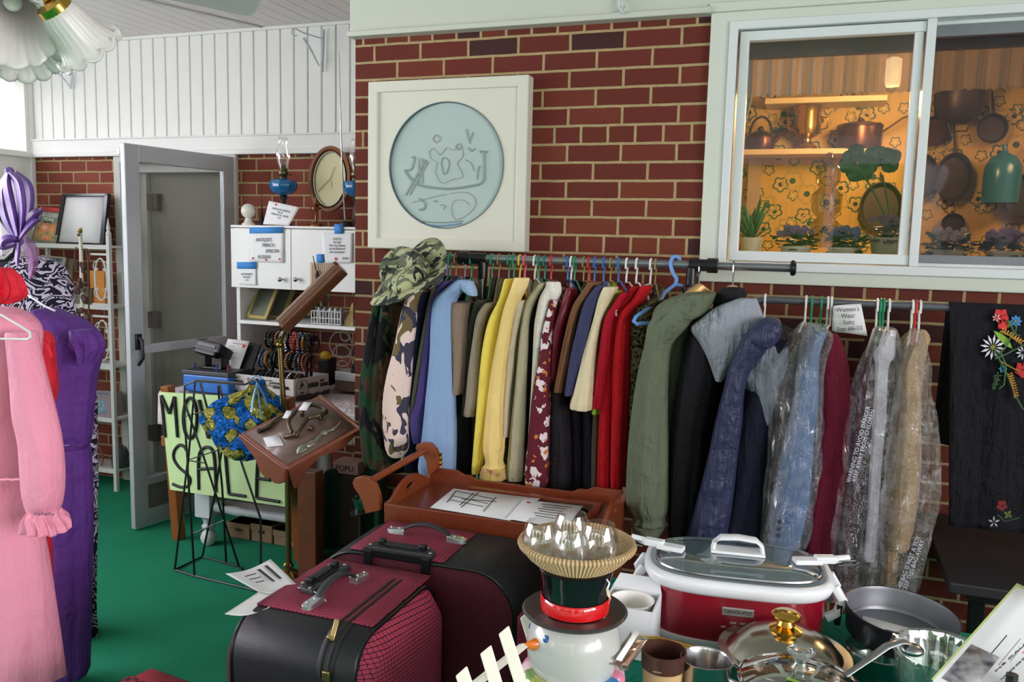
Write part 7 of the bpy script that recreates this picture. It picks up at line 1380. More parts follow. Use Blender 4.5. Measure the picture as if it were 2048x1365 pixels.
ph = NT('photo_grey'); ph.set(ph.ramp(ph.noise(ph.obj(), 60, 3), [(.35, lin((60, 60, 70))), (.6, lin((150, 148, 150)))]), .5); sheet('photo', sub2(.06, .62, .34, .95), ph.m, t, n=2); fake_lines([p+(Vector((0, 0, EYE))-p).normalized()*.005 for p in c], t, [(.24, .25, .42, .3), (.36, .364, .4, .26), (.42, .424, .3, .3)], INK); fake_lines([p+(Vector((0, 0, EYE))-p).normalized()*.005 for p in c], t, [(.455, .465, .36, .14)], plain('print_pink', (220, 120, 120), .6, var=0), 'print_pink')
# ------------------------------------------------------------------ round picture on the brick wall
yp = YA-.062
pc = [PY(733, 163, yp), PY(1053, 150, yp), PY(1053, 504, yp), PY(738, 497, yp)]; x0, x1, z0, z1 = (pc[0].x+pc[3].x)/2, (pc[1].x+pc[2].x)/2, (pc[3].z+pc[2].z)/2, (pc[0].z+pc[1].z)/2
pf = thing('framed_picture', 'square cream framed round pale blue etched picture on the brick wall', 'picture', ((x0+x1)/2, YA, z0)); crm = plain('frame_cream', (214, 212, 198), .45, var=.015)
bwf = .042
m = MB()
for a, b in (((x0, z0), (x1, z0+bwf)), ((x0, z1-bwf), (x1, z1)), ((x0, z0), (x0+bwf, z1)), ((x1-bwf, z0), (x1, z1))): m.span((a[0], yp, a[1]), (b[0], YA-.002, b[1]))
m.build('frame', crm, pf, smooth=False, bev=.004)
cx, cz = PY(888, 331, yp).x, PY(888, 331, yp).z; ra, rb = (PY(1002, 331, yp).x-PY(775, 331, yp).x)/2, (PY(888, 203, yp).z-PY(888, 459, yp).z)/2; rb = (ra+rb)/2; ra = rb
bm = bmesh.new(); ed = []
for loop in ([(x0+.03, z0+.03), (x1-.03, z0+.03), (x1-.03, z1-.03), (x0+.03, z1-.03)], [(cx+ra*cos(k*pi/40), cz+rb*sin(k*pi/40)) for k in range(80)]):
    vs = [bm.verts.new((x, yp+.014, z)) for x, z in loop]; ed += [bm.edges.new((vs[i], vs[(i+1) % len(vs)])) for i in range(len(vs))]
bmesh.ops.triangle_fill(bm, edges=ed, use_beauty=True); bm.verts.index_update(); m = MB(); m.add([v.co.copy() for v in bm.verts], [[v.index for v in f.verts] for f in bm.faces]); bm.free(); m.build('mat_board', crm, pf, smooth=False, sol=.006)
Mq = frame_M((cx, yp+.024, cz), (1, 0, 0), (0, 0, 1)); t = NT('etched_blue_glass'); gnv = t.obj(); t.set(t.mix(t.noise(gnv, 5, 3), lin((166, 184, 182)), lin((184, 198, 196))), .12, 0, .5); m = MB(); m.prism([(ra*1.02*cos(k*pi/40), rb*1.02*sin(k*pi/40)) for k in range(80)], .008, Mq); m.build('round_print', t.m, pf, smooth=False)
ring_ell(ra*.985, rb*.985, ra*1.005, rb*1.005, -.010, .004, frame_M((cx, yp+.018, cz), (1, 0, 0), (0, 0, 1)), 72).build('silver_rim', plain('rim_slate', (96, 112, 120), .3, metal=.5), pf)
etch = plain('etch_grey_green', (142, 158, 152), .6, var=.05); etch2 = plain('etch_pink_grey', (164, 164, 164), .6); Ye = yp+.0185
def el(pts, r=.0022, mt=None, nm='etched_line'):
    q = smooth_poly(pts, 5) if len(pts) > 2 else pts; MB().tube([PY(700+a/3.1025, 120+b/3.1025, Ye) for a, b in q], r, 5).build(nm, mt or etch, pf)
el([(340, 685), (380, 680), (395, 640), (400, 605), (385, 606)], .004); el([(340, 685), (380, 740), (440, 780), (600, 800), (740, 785), (820, 760), (832, 690), (830, 570)], .005); el([(808, 570), (850, 572)], .005)
for x in (428, 450): el([(x, 610), (x, 770)], .0025)
el([(470, 620), (345, 840)], .004); el([(485, 630), (370, 840)], .003); el([(490, 570), (520, 550), (560, 590), (600, 545), (640, 560), (690, 540), (700, 600), (665, 640), (690, 690), (695, 730), (640, 740), (570, 765), (530, 700), (540, 640), (500, 610), (490, 570)], .0014, etch2)
el([(565, 640), (575, 610), (600, 612), (615, 640), (600, 700), (580, 705), (565, 640)], .0026); el([(720, 430), (745, 520)], .003); el([(745, 500), (765, 450)], .0025); el([(735, 545), (755, 565), (775, 550)], .003); el([(790, 745), (795, 680), (808, 660)], .0025); el([(715, 620), (750, 640), (770, 690)], .002)
el([(512, 490), (536, 465), (560, 490), (536, 513), (512, 490)], .0025, etch2); el([(655, 540), (675, 520), (695, 540), (675, 556), (655, 540)], .0022)
el([(380, 885), (430, 875), (560, 840), (600, 835)], .0015); el([(430, 860), (465, 890), (460, 925), (430, 930)], .004); el([(520, 875), (545, 880)], .003); el([(560, 900), (590, 905), (580, 930)], .002)
el([(620, 830), (700, 820), (760, 840), (780, 900), (730, 960), (660, 990), (630, 950), (640, 880), (700, 870), (740, 900)], .0016, etch2); el([(430, 1000), (560, 1010), (700, 1000)], .0025); el([(450, 1020), (570, 1030), (690, 1015)], .004, plain('etch_blue', (130, 160, 186), .5))
# ------------------------------------------------------------------ wall brackets
def bracket(label, pts_arm, pts_brace, plate, Yb=YB-.02):
    t = thing('wall_bracket', label, 'bracket', PY(*plate[0], Yb)); bm_ = plain('bracket_white', (206, 210, 218), .4)
    m = MB(); m.tube([PY(*p, Yb) for p in plate], .009, 8, flat=.5); m.build('back_plate', bm_, t)
    m = MB(); m.tube([PY(p[0], p[1], Yb-p[2]) for p in pts_arm], .0035, 6); m.build('hook_arm', bm_, t); m = MB(); m.tube([PY(p[0], p[1], Yb-p[2]) for p in pts_brace], [.004, .006, .008], 8); m.build('brace', bm_, t)
bracket('white swing arm plant bracket under the ceiling beside the brick corner', [(646, 76, 0), (640, 76, .02), (608, 66, .16), (592, 58, .24), (584, 58, .27), (582, 66, .28), (588, 72, .27), (594, 71, .25)], [(638, 132, .01), (622, 100, .1), (607, 76, .16)], [(647, 58), (644, 144)])
bracket('small white bracket low on the board wall behind the glass shades', [(141, 130, 0), (132, 128, .04), (118, 132, .1), (112, 140, .14)], [(138, 172, .01), (128, 158, .06), (116, 146, .1)], [(143, 145), (141, 178)])
m = MB(); q = PY(1245, 12, YA-.045); m.tube([PY(1238, -14, YA-.04), PY(1240, 14, YA-.06), PY(1246, 26, YA-.06), PY(1251, 12, YA-.05)], .006, 8); tag(m.build('ceiling_hook', plain('bracket_white', (206, 210, 218), .4)), 'small pale hook on the cream board above the brick wall', 'hook')
m = MB(); q = PY(237, 302, YB-.04); m.span((q.x-.012, YB-.045, q.z-.02), (q.x+.012, YB-.034, q.z+.012)); struct(m.build('trim_7', alu, smooth=False))
# ------------------------------------------------------------------ ceiling fan with glass shades
fan = thing('ceiling_fan', 'ceiling fan with fluted white glass shades and a grey blade', 'ceiling fan', PD(60, -190, 1.68)); hub = PD(60, -190, 1.68)
sg_ = NT('frosted_glass'); sg_.set(sg_.mix(sg_.noise(sg_.obj(), 20, 3), lin((236, 230, 228)), lin((248, 244, 242))), .35, 0, .6); sg_.b.inputs['Transmission Weight'].default_value = .35; sg_.b.inputs['Subsurface Weight'].default_value = .0
def shade(p0, p1, sc_=1.0, roll=0):
    a, b = PD(*p0), PD(*p1); d = (b-a); L = d.length; M = frame_M(a, d.orthogonal(), d)
    prof = [(.026, 0), (.032, .008), (.036, L*.2), (.039, L*.4), (.043, L*.6), (.049, L*.77), (.057, L*.9), (.065, L*.97), (.070, L)]
    m = MB(); m.lathe([(r*sc_, z) for r, z in prof], 96, M=M, fl=lambda r, z, q, k: (r*(1+.024*abs(cos(12*q))), z-(.010*(1-abs(cos(6*q)))**1.5 if k > 6 else 0))); m.build('glass_shade', sg_.m, fan, sol=.0025)
    m = MB(); m.lathe([(0, -.012), (.016, -.012), (.03, -.006), (.031, .014), (.026, .016)], 28, M=M); m.build('fitter', gold, fan)
    m = MB(); m.tube([a-d.normalized()*.01, a-d.normalized()*.05+(hub-a)*.1, hub-Vector((0, 0, .06))], .009, 8); m.build('lamp_arm', gold, fan)
    m = MB(); m.ball(a+d*.5, .016, 14, 10, (1, 1, 1.0)); m.build('bulb', plain('bulb_white', (236, 234, 226), .2), fan)
shade((108, 14, 1.47), (184, 104, 1.535), .93); shade((28, -48, 1.60), (22, 62, 1.46), 1.02); shade((28, 8, 1.66), (44, 122, 1.62), .98); shade((-90, -30, 1.6), (-120, 60, 1.5), 1)
m = MB(); m.lathe([(0, -.10), (.05, -.095), (.065, -.07), (.07, -.03), (.11, -.01), (.12, .03), (.11, .08), (.05, .1), (.03, .11)], 36, tuple(hub)); m.build('motor_housing', gold, fan); m = MB(); m.tube([hub+Vector((0, 0, .1)), (hub.x, hub.y, ZC)], .013, 10); m.build('down_rod', gold, fan)
bl_m = plain('blade_grey', (128, 132, 130), .5, var=.03)
bp = [(340, 0), (400, 12), (455, 24), (485, 31), (499, 32), (510, 27), (517, 17), (521, 0), (520, -25), (505, -40), (380, -66), (240, -92), (150, -105), (130, -80), (150, -55), (240, -26)]
q = [PD(a, b, 1.72+.0003*a) for a, b in bp]; n = len(q); m = MB(); m.add(q+[p+Vector((0, 0, .008)) for p in q], [tuple(range(n)), tuple(range(2*n-1, n-1, -1))]+[(i, i+n, (i+1) % n+n, (i+1) % n) for i in range(n)]); m.build('blade', bl_m, fan, smooth=False)
for k in (1, 2, 3): 
    a = atan2((q[7]-hub).y, (q[7]-hub).x)+k*pi/2; M = Matrix.Translation(hub+Vector((0, 0, .03))) @ Matrix.Rotation(a, 4, 'Z'); m = MB(); m.box((.40, 0, 0), (.5, .12, .008), M @ Matrix.Rotation(.1, 4, 'X')); m.build('blade', bl_m, fan, smooth=False, bev=.003)
# ------------------------------------------------------------------ clothes at the left, close to the camera
def rail_pt(u): return Vector((-2.98+u*1.18, 2.42-u*1.3, 1.62))
rl = thing('clothes_rail', 'chrome clothes rail at the left edge holding the dresses', 'clothes rack', (-2.4, 1.8, 0)); m = MB(); m.tube([rail_pt(-.05), rail_pt(1.05)], .012, 12); m.build('rail', steel, rl)
for u in (-.03, 1.03): p = rail_pt(u); m = MB(); m.tube([p, (p.x, p.y, .02)], .012, 10); m.build('post', steel, rl); m = MB(); m.tube([(p.x-.2, p.y-.16, .02), (p.x+.2, p.y+.16, .02)], .012, 8); m.build('foot', steel, rl)
def front_garment(name, label, cat, rows, Y, th, mat, **k):
    R = pxrows(rows, Y); t = thing(name, label, cat, (R[len(R)//2][0], Y, R[-1][2])); k.setdefault('tilt', .25)
    drape(R, th, k.get('folds', .05), k.get('nf', 6), 64, 60, k.get('seed', 1), sq=2.0, tilt=k['tilt'], crink=k.get('crink', 0)).build('body', mat, t); return t
pais = NT('paisley_black_white'); v = pais.obj(); dn = pais.noise(v, 9, 2, .5, 1.0); rn = pais.math('SINE', pais.math('MULTIPLY', dn, 70)); vo = pais.node('ShaderNodeTexVoronoi', Vector=v, Scale=60.0); rr = pais.math('MULTIPLY', pais.math('GREATER_THAN', rn, .2), pais.math('GREATER_THAN', vo.outputs['Distance'], .33))
rr = pais.math('MAXIMUM', rr, pais.math('LESS_THAN', vo.outputs['Distance'], .16)); pais.set(pais.mix(rr, lin((26, 24, 40)), lin((196, 186, 206))), .8, 0, .25)
front_garment('paisley_dress', 'black and white paisley dress farthest back on the left rail', 'dress', [(512, 30, 72), (524, 8, 100), (545, -6, 118), (600, -12, 128), (660, -10, 141), (780, 10, 168), (900, 30, 172), (1050, 50, 174), (1200, 60, 172), (1262, 66, 174), (1290, 90, 168)], 2.30, .10, pais.m, seed=3, folds=.035, crink=.05)
pur = cloth((96, 54, 138), 'cloth_purple', rough=.7, bump=.45, bs=60)
pj = front_garment('jumpsuit', 'purple jumpsuit with a gathered shoulder and waist', 'jumpsuit', [(617, 84, 98), (628, 68, 124), (642, 56, 152), (665, 52, 176), (690, 54, 187), (712, 56, 184), (740, 58, 177), (800, 60, 170), (860, 62, 167), (886, 66, 163), (893, 68, 160), (902, 66, 164), (980, 66, 168), (1090, 70, 168), (1200, 76, 166), (1300, 82, 164), (1350, 84, 163)], 2.03, .10, pur, seed=5, folds=.035, nf=7)
drape(pxrows([(660, 150, 178), (676, 152, 190), (692, 158, 192), (708, 166, 188), (726, 172, 183)], 1.95), .05, .12, 8, 40, 14, 8, crink=.1).build('sleeve_frill', pur, pj)
m = MB(); m.tube([PY(70+k*9.5, 892+1.2*sin(k*2.2), 1.915-.005*sin(k)) for k in range(11)], .0045, 6); m.build('waist_gather', pur, pj)
hl = rail_pt(.35); t = thing('clothes_hanger', 'white wire hanger of the purple jumpsuit', 'hanger', PY(60, 600, 2.03)); m = MB(); m.tube([PY(110, 622, 2.0), PY(92, 614, 2.0), PY(48, 586, 2.04), PY(20, 580, 2.05), PY(-30, 560, 2.05), hl+Vector((0, 0, -.02)), hl+Vector((0, 0, .013))], .003, 6); m.build('wire', hcol('white'), t)
redm = cloth((222, 44, 62), 'cloth_coral_red', rough=.75)
rd = front_garment('red_dress', 'coral red dress with a shoulder tie between the pink and purple ones', 'dress', [(664, 50, 80), (680, 44, 92), (720, 44, 94), (780, 44, 98), (830, 40, 88), (900, 34, 84), (1000, 36, 84), (1100, 44, 88), (1200, 48, 92), (1300, 50, 96), (1350, 50, 96)], 1.82, .07, redm, seed=9)
m = MB(); m.tube([PY(72, 668, 1.73), PY(78, 676, 1.72), PY(90, 674, 1.72), PY(84, 682, 1.71), PY(94, 690, 1.71), PY(104, 714, 1.72)], .0045, 6, flat=.6); m.tube([PY(84, 682, 1.71), PY(94, 680, 1.71), PY(100, 684, 1.72)], .004, 6); m.build('tie', redm, rd)
pk = cloth((236, 150, 176), 'cloth_pink', rough=.75, bump=.25)
pd = front_garment('pink_dress', 'long pale pink dress with a ruffled cuff nearest the left edge', 'dress', [(616, -60, 10), (632, -90, 40), (660, -96, 58), (720, -98, 54), (810, -98, 44), (900, -98, 40), (955, -96, 40), (965, -94, 40), (985, -96, 46), (1100, -98, 68), (1200, -100, 82), (1300, -102, 94), (1350, -102, 98)], 1.50, .10, pk, seed=12, folds=.03)
drape(pxrows([(664, 26, 58), (700, 30, 66), (776, 38, 84), (834, 44, 98), (880, 54, 108), (930, 58, 114), (975, 62, 114), (1005, 68, 110), (1024, 74, 104)], 1.42), .045, .04, 5, 44, 40, 14).build('sleeve', pk, pd)
drape(pxrows([(1020, 76, 104), (1026, 68, 106), (1034, 66, 112), (1048, 66, 120), (1062, 64, 124)], 1.42), .05, .12, 11, 72, 14, 15).build('cuff_ruffle', pk, pd)
m = MB(); m.tube([PY(-40+k*8, 960+1.0*sin(k*2.5), 1.39) for k in range(11)], .003, 6); m.build('waist_seam', pk, pd)
m = MB()
for k in range(6): m.ball(PY(70+7*k, 1028+1.5*(k % 2), 1.368), .0035, 6, 5)
m.build('cuff_sequins', plain('sequin_mauve', (150, 96, 120), .3), pd)
drape(pxrows([(640, 20, 36), (655, 10, 60), (668, 8, 62), (690, 20, 60)], 1.66), .05, .08, 8, 40, 10, 16).build('mauve_top', cloth((206, 130, 152)), None); tag(bpy.data.objects['mauve_top'], 'strip of mauve gathered fabric behind the white hanger of the pink dress', 'garment')
t = thing('clothes_hanger', 'white wire hanger in front of the pink dress shoulder', 'hanger', PY(20, 670, 1.385)); m = MB(); h2 = rail_pt(.92); m.tube([h2+Vector((0, 0, .013)), h2+Vector((.0, 0, -.03)), PY(-60, 600, 1.385), PY(0, 629, 1.385), PY(40, 652, 1.385), PY(60, 665, 1.385), PY(61, 675, 1.385), PY(56, 679, 1.385), PY(0, 678, 1.385), PY(-120, 676, 1.385)], .0026, 7); m.build('wire', hcol('white'), t)
drape(pxrows([(536, -40, 4), (552, -44, 14), (575, -44, 20), (592, -44, 18), (608, -40, 4)], 1.70), .06, .14, 7, 60, 24, 18, crink=.5).build('red_scarf', redm, None); tag(bpy.data.objects['red_scarf'], 'coral red scarf bunched at the left edge above the pink dress', 'scarf')
# purple ribbon bow
rb_ = thing('ribbon_bow', 'large purple ribbon bow hanging high at the left edge', 'bow', PY(38, 480, 2.0)); rbm = plain('ribbon_purple', (112, 76, 156), .45, var=.1, bump=.2, bs=40)
def ribbon(pts, w, Y=2.0, par=rb_, mat=rbm, name='ribbon_loop'):
    q = [cr([tuple(p) for p in pts], k/20) for k in range(21)]; m = MB(); vs = []
    for i, (a, b, ww, dy) in enumerate(q):
        a0, b0 = q[max(i-1, 0)][:2]; a1, b1 = q[min(i+1, 20)][:2]; tx, ty = a1-a0, b1-b0; l = sqrt(tx*tx+ty*ty) or 1; nx, ny = -ty/l*w*ww, tx/l*w*ww
        vs += [PY(a+nx, b+ny, Y-dy), PY(a, b, Y-dy-.015), PY(a-nx, b-ny, Y-dy)]
    fs = []
    for i in range(20): fs += [(3*i, 3*i+1, 3*i+4, 3*i+3), (3*i+1, 3*i+2, 3*i+5, 3*i+4)]
    m.add(vs, fs); return m.build(name, mat, par, sol=.002)
ribbon([(14, 350, .6, 0), (4, 380, 1, .03), (10, 430, 1, .05), (28, 470, .7, .02), (38, 482, .3, 0)], 9); ribbon([(16, 345, .5, 0), (14, 370, 1, .04), (24, 420, 1, .06), (34, 465, .6, .03), (38, 482, .3, 0)], 9, 1.98)
ribbon([(18, 345, .5, 0), (36, 365, 1, .04), (44, 410, 1, .06), (42, 455, .7, .03), (38, 482, .3, 0)], 9, 1.97); ribbon([(30, 345, .5, 0), (56, 370, 1, .02), (60, 410, 1, .03), (50, 450, .7, .02), (40, 482, .3, 0)], 8, 1.99)
ribbon([(38, 480, .4, 0), (52, 450, .8, .02), (66, 430, 1, .03), (80, 422, .7, .02), (82, 415, .1, .02)], 8, 1.96); ribbon([(38, 480, .4, 0), (52, 460, .9, .02), (68, 444, 1, .03), (78, 436, .8, 0), (70, 428, .4, 0)], 6, 1.95); ribbon([(38, 480, .5, 0), (18, 478, 1, .03), (4, 484, 1, .04), (6, 494, .8, .02), (32, 488, .5, 0)], 8, 1.96); ribbon([(38, 482, .5, 0), (36, 500, .8, .02), (34, 520, .7, .02), (35, 534, .1, .02)], 6, 1.96)
m = MB(); m.ball(PY(38, 483, 1.97), .014, 12, 8); m.ball(PY(19, 343, 1.99), .014, 12, 8); m.build('knot', rbm, rb_); m = MB(); m.tube([PY(-8, 420, 2.02), PY(6, 445, 2.02), PY(24, 470, 2.01), PY(36, 486, 2.0), PY(30, 504, 2.0), PY(14, 518, 2.0), PY(-10, 520, 2.0)], .010, 10); m.build('black_band', blackm, rb_)
c = [PY(-30, 372, 2.06), PY(38, 352, 2.06), PY(44, 500, 2.06), PY(-30, 520, 2.06)]; tag(sheet('sheer_scarf', c, screen('sheer_mauve', (226, 214, 226), .45), None, .02, .02), 'sheer pale scarf behind the purple ribbon bow', 'scarf')
ribbon([(40, 470, .4, 0), (52, 485, 1, .02), (62, 500, 1.2, .02), (66, 530, .9, .01), (60, 560, .3, 0)], 11, 2.02, None, screen('sheer_plum', (150, 96, 150), .5), 'sheer_plum_ribbon'); tag(bpy.data.objects['sheer_plum_ribbon'], 'sheer plum ribbon trailing below the purple bow', 'ribbon')
# ------------------------------------------------------------------ kitchen things seen through the window
ks = plain('shelf_cream', (214, 190, 140), .5); ysh = YK-.22
for (a, b, c_, lab) in ((1478, 299, 1775, 'lower cream kitchen shelf carrying the copper pots'), (1530, 197, 1775, 'upper cream kitchen shelf behind the valance')):
    p0, p1 = PY(a, b, ysh), PY(c_, b+2, ysh); m = MB(); m.span((p0.x, ysh, p0.z-.03), (p1.x, YK-.002, p0.z)); tag(m.build('kitchen_shelf', ks, smooth=False, bev=.003), lab, 'shelf')
zk = PY(1600, 297, ysh).z
p = PY(1515, 340, YK-.03); m = MB(); m.span((p.x-.05, YK-.04, p.z-.5), (p.x+.02, YK-.002, p.z+.12)); tag(m.build('shelf_support', plain('support_mauve', (170, 140, 116), .6), smooth=False), 'upright board below the left end of the kitchen shelf', 'shelf support')
cop = plain('dark_copper', (84, 48, 36), .3, metal=.7, var=.2); cop2 = plain('dark_iron_pan', (62, 44, 44), .45, metal=.4, var=.2); brz_ = plain('warm_brass', (190, 150, 80), .22, metal=.9, var=.1)
def KP(px, py, Y=ysh+.1): return PY(px, py, Y)
p = KP(1520, 292); t = thing('copper_kettle', 'small copper kettle with a spout on the kitchen shelf', 'kettle', (p.x, ysh+.1, zk)); m = MB(); m.lathe([(0, 0), (.075, 0), (.085, .04), (.08, .075), (.04, .105), (0, .11)], 28, (p.x, ysh+.1, zk+.001)); m.ball((p.x, ysh+.1, zk+.12), .018, 10, 8); m.build('kettle_body', cop, t); m = MB(); m.tube([(p.x+.07, ysh+.1, zk+.05), (p.x+.11, ysh+.1, zk+.09), (p.x+.15, ysh+.1, zk+.11)], [.018, .012, .009], 8); m.build('spout', cop, t); m = MB(); m.tube([(p.x+.06*cos(a*pi/8), ysh+.1, zk+.09+.10*sin(a*pi/8)) for a in range(9)], .007, 6); m.build('kettle_handle', cop2, t)
p = KP(1613, 292); t = thing('brass_urn', 'brass two handled urn shining on the kitchen shelf', 'urn', (p.x, ysh+.1, zk)); m = MB(); m.lathe([(0, 0), (.06, 0), (.055, .02), (.022, .045), (.022, .06), (.06, .085), (.07, .12), (.068, .2), (.085, .235), (.08, .238), (.06, .2), (0, .19)], 36, (p.x, ysh+.1, zk+.001)); m.build('urn_body', brz_, t)
for s_ in (-1, 1): m = MB(); m.tube([(p.x+s_*.068, ysh+.1, zk+.18), (p.x+s_*.105, ysh+.1, zk+.175), (p.x+s_*.10, ysh+.1, zk+.12), (p.x+s_*.066, ysh+.1, zk+.11)], .006, 6); m.build('urn_handle', brz_, t)
p = KP(1717, 292); ysh -= .03; t = thing('casserole_pot', 'dark lidded casserole pot at the right of the kitchen shelf', 'pot', (p.x, ysh+.1, zk)); m = MB(); m.lathe([(0, 0), (.11, 0), (.115, .02), (.115, .11), (.12, .112), (.118, .125), (.06, .14), (0, .142)], 36, (p.x, ysh+.1, zk+.001)); m.ball((p.x, ysh+.1, zk+.155), .014, 10, 8); m.build('pot_body', cop, t)
m = MB(); m.tube([(p.x+.115, ysh+.1, zk+.09), (p.x+.2, ysh+.06, zk+.15), (p.x+.27, ysh+.05, zk+.18)], .006, 6); m.build('long_handle', brz_, t); m = MB(); m.tube([(p.x-.115, ysh+.1, zk+.1), (p.x-.15, ysh+.1, zk+.1), (p.x-.12, ysh+.1, zk+.08)], .006, 6); m.build('side_handle', cop2, t); ysh += .03
def hung_pan(px, py, r, ry, up, label, mat=cop2, nm='hanging_pan', cat='pan'):
    p = PY(px, py, YK-.05); k = (PY(px+r, py, YK-.05).x-PY(px-r, py, YK-.05).x)/2; t = thing(nm, label, cat, (p.x, YK-.05, p.z)); M = frame_M((p.x, YK-.01, p.z), (1, 0, 0), (0, -1, 0)); m = MB()
    m.lathe([(0, 0), (k*.85, 0), (k*.98, .04), (k, .045), (k*.96, .045), (k*.8, .008), (0, .008)], 36, M=M @ Matrix.Diagonal((1, ry, 1, 1))); m.build('pan_body', mat, t)
    if up: q = PY(px, py-up, YK-.03); m = MB(); m.tube([(p.x, YK-.04, p.z+k*ry*.95), (q.x, YK-.03, q.z-.02), (q.x, YK-.02, q.z)], [.012, .009, .006], 8, flat=.5); m.build('pan_handle', mat, t)
    return t
hung_pan(1870, 262, 33, 1.0, 75, 'round copper pan hanging left under the right hand valance', cop); hung_pan(1985, 257, 32, 1.05, 76, 'dark round frying pan hanging at the right of the colander'); hung_pan(1908, 355, 38, 1.45, 105, 'large oval dark pan in the middle of the hanging pans'); hung_pan(1906, 447, 24, .95, 26, 'smallest dark pan low beneath the oval one')
hung_pan(2046, 395, 40, 1.3, 0, 'dark platter partly cut off at the right edge of the window'); hung_pan(1846, 352, 30, 1.6, 40, 'dark oval mould hanging beside the window mullion'); hung_pan(1762, 415, 44, 1.25, 70, 'dark oval pan half behind the mullion on the left pane')
p = PY(1920, 205, YK-.12); t = thing('hanging_bowl', 'dark deep bowl with a wire stand hanging below the valance', 'bowl', tuple(p)); m = MB(); m.lathe([(0, -.11), (.05, -.11), (.09, -.08), (.115, -.02), (.118, .05)], 32, tuple(p)); m.build('bowl_body', cop2, t); m = MB(); m.tube([(p.x-.05, p.y-.02, p.z-.11), (p.x-.04, p.y-.02, p.z-.15), (p.x+.04, p.y-.02, p.z-.15), (p.x+.05, p.y-.02, p.z-.11)], .005, 6); m.build('wire_stand', cop2, t)
p = PY(2006, 340, YK-.13); m = MB(); m.lathe([(.085, -.17), (.09, -.05), (.085, .02), (.06, .065), (.02, .085), (.012, .1), (.012, .13), (0, .132)], 32, tuple(p)); tag(m.build('blue_dome_lid', plain('enamel_blue', (40, 110, 130), .25)), 'blue domed cover hanging at the right of the window', 'cover')
# glass apothecary jars outlined on the sill
gj = clear('jar_glass_kitchen', (214, 206, 176), .04); t = thing('stacked_glass_jars', 'tall stack of clear glass jars inside the kitchen window', 'jar', PY(1647, 495, 3.5)); p = PY(1647, 495, 3.5); m = MB(); m.lathe([(.03, 0), (.055, .03), (.055, .09), (.03, .115), (.055, .14), (.058, .2), (.03, .23), (.045, .25), (.045, .3), (.015, .33), (.012, .36), (0, .365)], 36, tuple(p)); m.build('jar_stack', gj, t)
for dz in (.07, .17): m = MB(); m.ball((p.x, p.y-.055, p.z+dz), .013, 12, 8); m.build('purple_seal', plain('seal_purple', (60, 34, 70), .4), t)
sill = MB(); sill.span((-.34, YA+.2, WZ0+.055), (WX1, YA+.38, WZ0+.080)); struct(sill.build('window_sill_inner', plain('sill_white', (200, 196, 186), .5), smooth=False)).name = 'trim_8'
zs_ = WZ0+.081
def plant(px, label, wpot, hpot, pot, leafc, flw=None, spiky=False, seed=0, spread=1.0):
    p = PY(px, 520, YA+.29); t = thing('potted_plant', label, 'potted plant', (p.x, YA+.29, zs_)); rnd = random.Random(seed); m = MB(); m.lathe([(0, 0), (wpot*.8, 0), (wpot, hpot), (wpot*1.06, hpot), (wpot*1.06, hpot+.008), (wpot*.9, hpot+.004), (0, hpot-.01)], 28, (p.x, YA+.29, zs_)); m.build('pot', pot, t)
    m = MB(); base = Vector((p.x, YA+.29, zs_+hpot)); lm = plain('leaf_%d_%d_%d' % leafc, leafc, .45, var=.3)
    for i in range(26 if spiky else 46):
        a = rnd.uniform(0, 6.28)
        if spiky: L_, el_ = rnd.uniform(.10, .2), rnd.uniform(.7, 1.4); w = .008; o = base+Vector((cos(a), sin(a), 0))*wpot*.3
        else: L_, el_ = rnd.uniform(.035, .06)*spread, rnd.uniform(-.3, .9); w = .02; o = base+Vector((cos(a)*rnd.uniform(0, wpot*1.1), sin(a)*rnd.uniform(0, .05), rnd.uniform(-.005, .05)))
        d = Vector((cos(a)*cos(el_), sin(a)*cos(el_)*.5, sin(el_))); s_ = Vector((-sin(a), cos(a), 0)); pts = [o, o+d*L_*.4+s_*w, o+d*L_*(.75)+s_*w*.8-Vector((0, 0, .01)), o+d*L_-Vector((0, 0, .02 if spiky else .008)), o+d*L_*.75-s_*w*.8-Vector((0, 0, .01)), o+d*L_*.4-s_*w]
        m.add(pts, [tuple(range(6))])
    m.build('leaves', lm, t, sol=.001)
    if flw:
        m = MB()
        for i in range(34):
            a = rnd.uniform(0, 6.28); r = rnd.uniform(0, wpot*1.2); c_ = base+Vector((cos(a)*r, -abs(sin(a))*r*.5, .045+rnd.uniform(0, .035))); 
            for k in range(5): b_ = k*1.257; m.ball(c_+Vector((.007*cos(b_), -.002, .007*sin(b_))), .0055, 6, 4, (1, .4, 1))
        m.build('blossoms', plain('blossom_%d_%d_%d' % flw, flw, .6, var=.2), t)
pw1 = plain('pot_ceramic_white', (206, 202, 176), .4); pw2 = plain('pot_tub_grey', (178, 188, 184), .4); pg = plain('pot_grey_green', (120, 128, 120), .4)
plant(1500, 'spiky green plant in a white patterned pot at the left of the window', .042, .075, pw1, (58, 110, 62), None, True, 1); plant(1590, 'violet flowered plant in a pale tub left of centre in the window', .055, .045, pw2, (34, 62, 50), (104, 74, 130), False, 2); plant(1686, 'blue violet flowered plant in a pale tub in the middle of the left pane', .055, .045, pw2, (30, 54, 56), (86, 92, 150), False, 3)
plant(1772, 'purple leaved plant in a grey green pot beside the mullion', .06, .085, pg, (66, 48, 76), (92, 66, 110), False, 4, .8); plant(1892, 'white and purple flowered plant in a pale tub behind the screen', .056, .045, pw2, (34, 56, 46), (190, 180, 190), False, 5, 1.1); plant(2006, 'purple flowered plant in a pale tub at the right edge of the window', .058, .045, pw2, (34, 50, 48), (150, 130, 180), False, 6, 1.1)
m = MB(); rnd = random.Random(8)
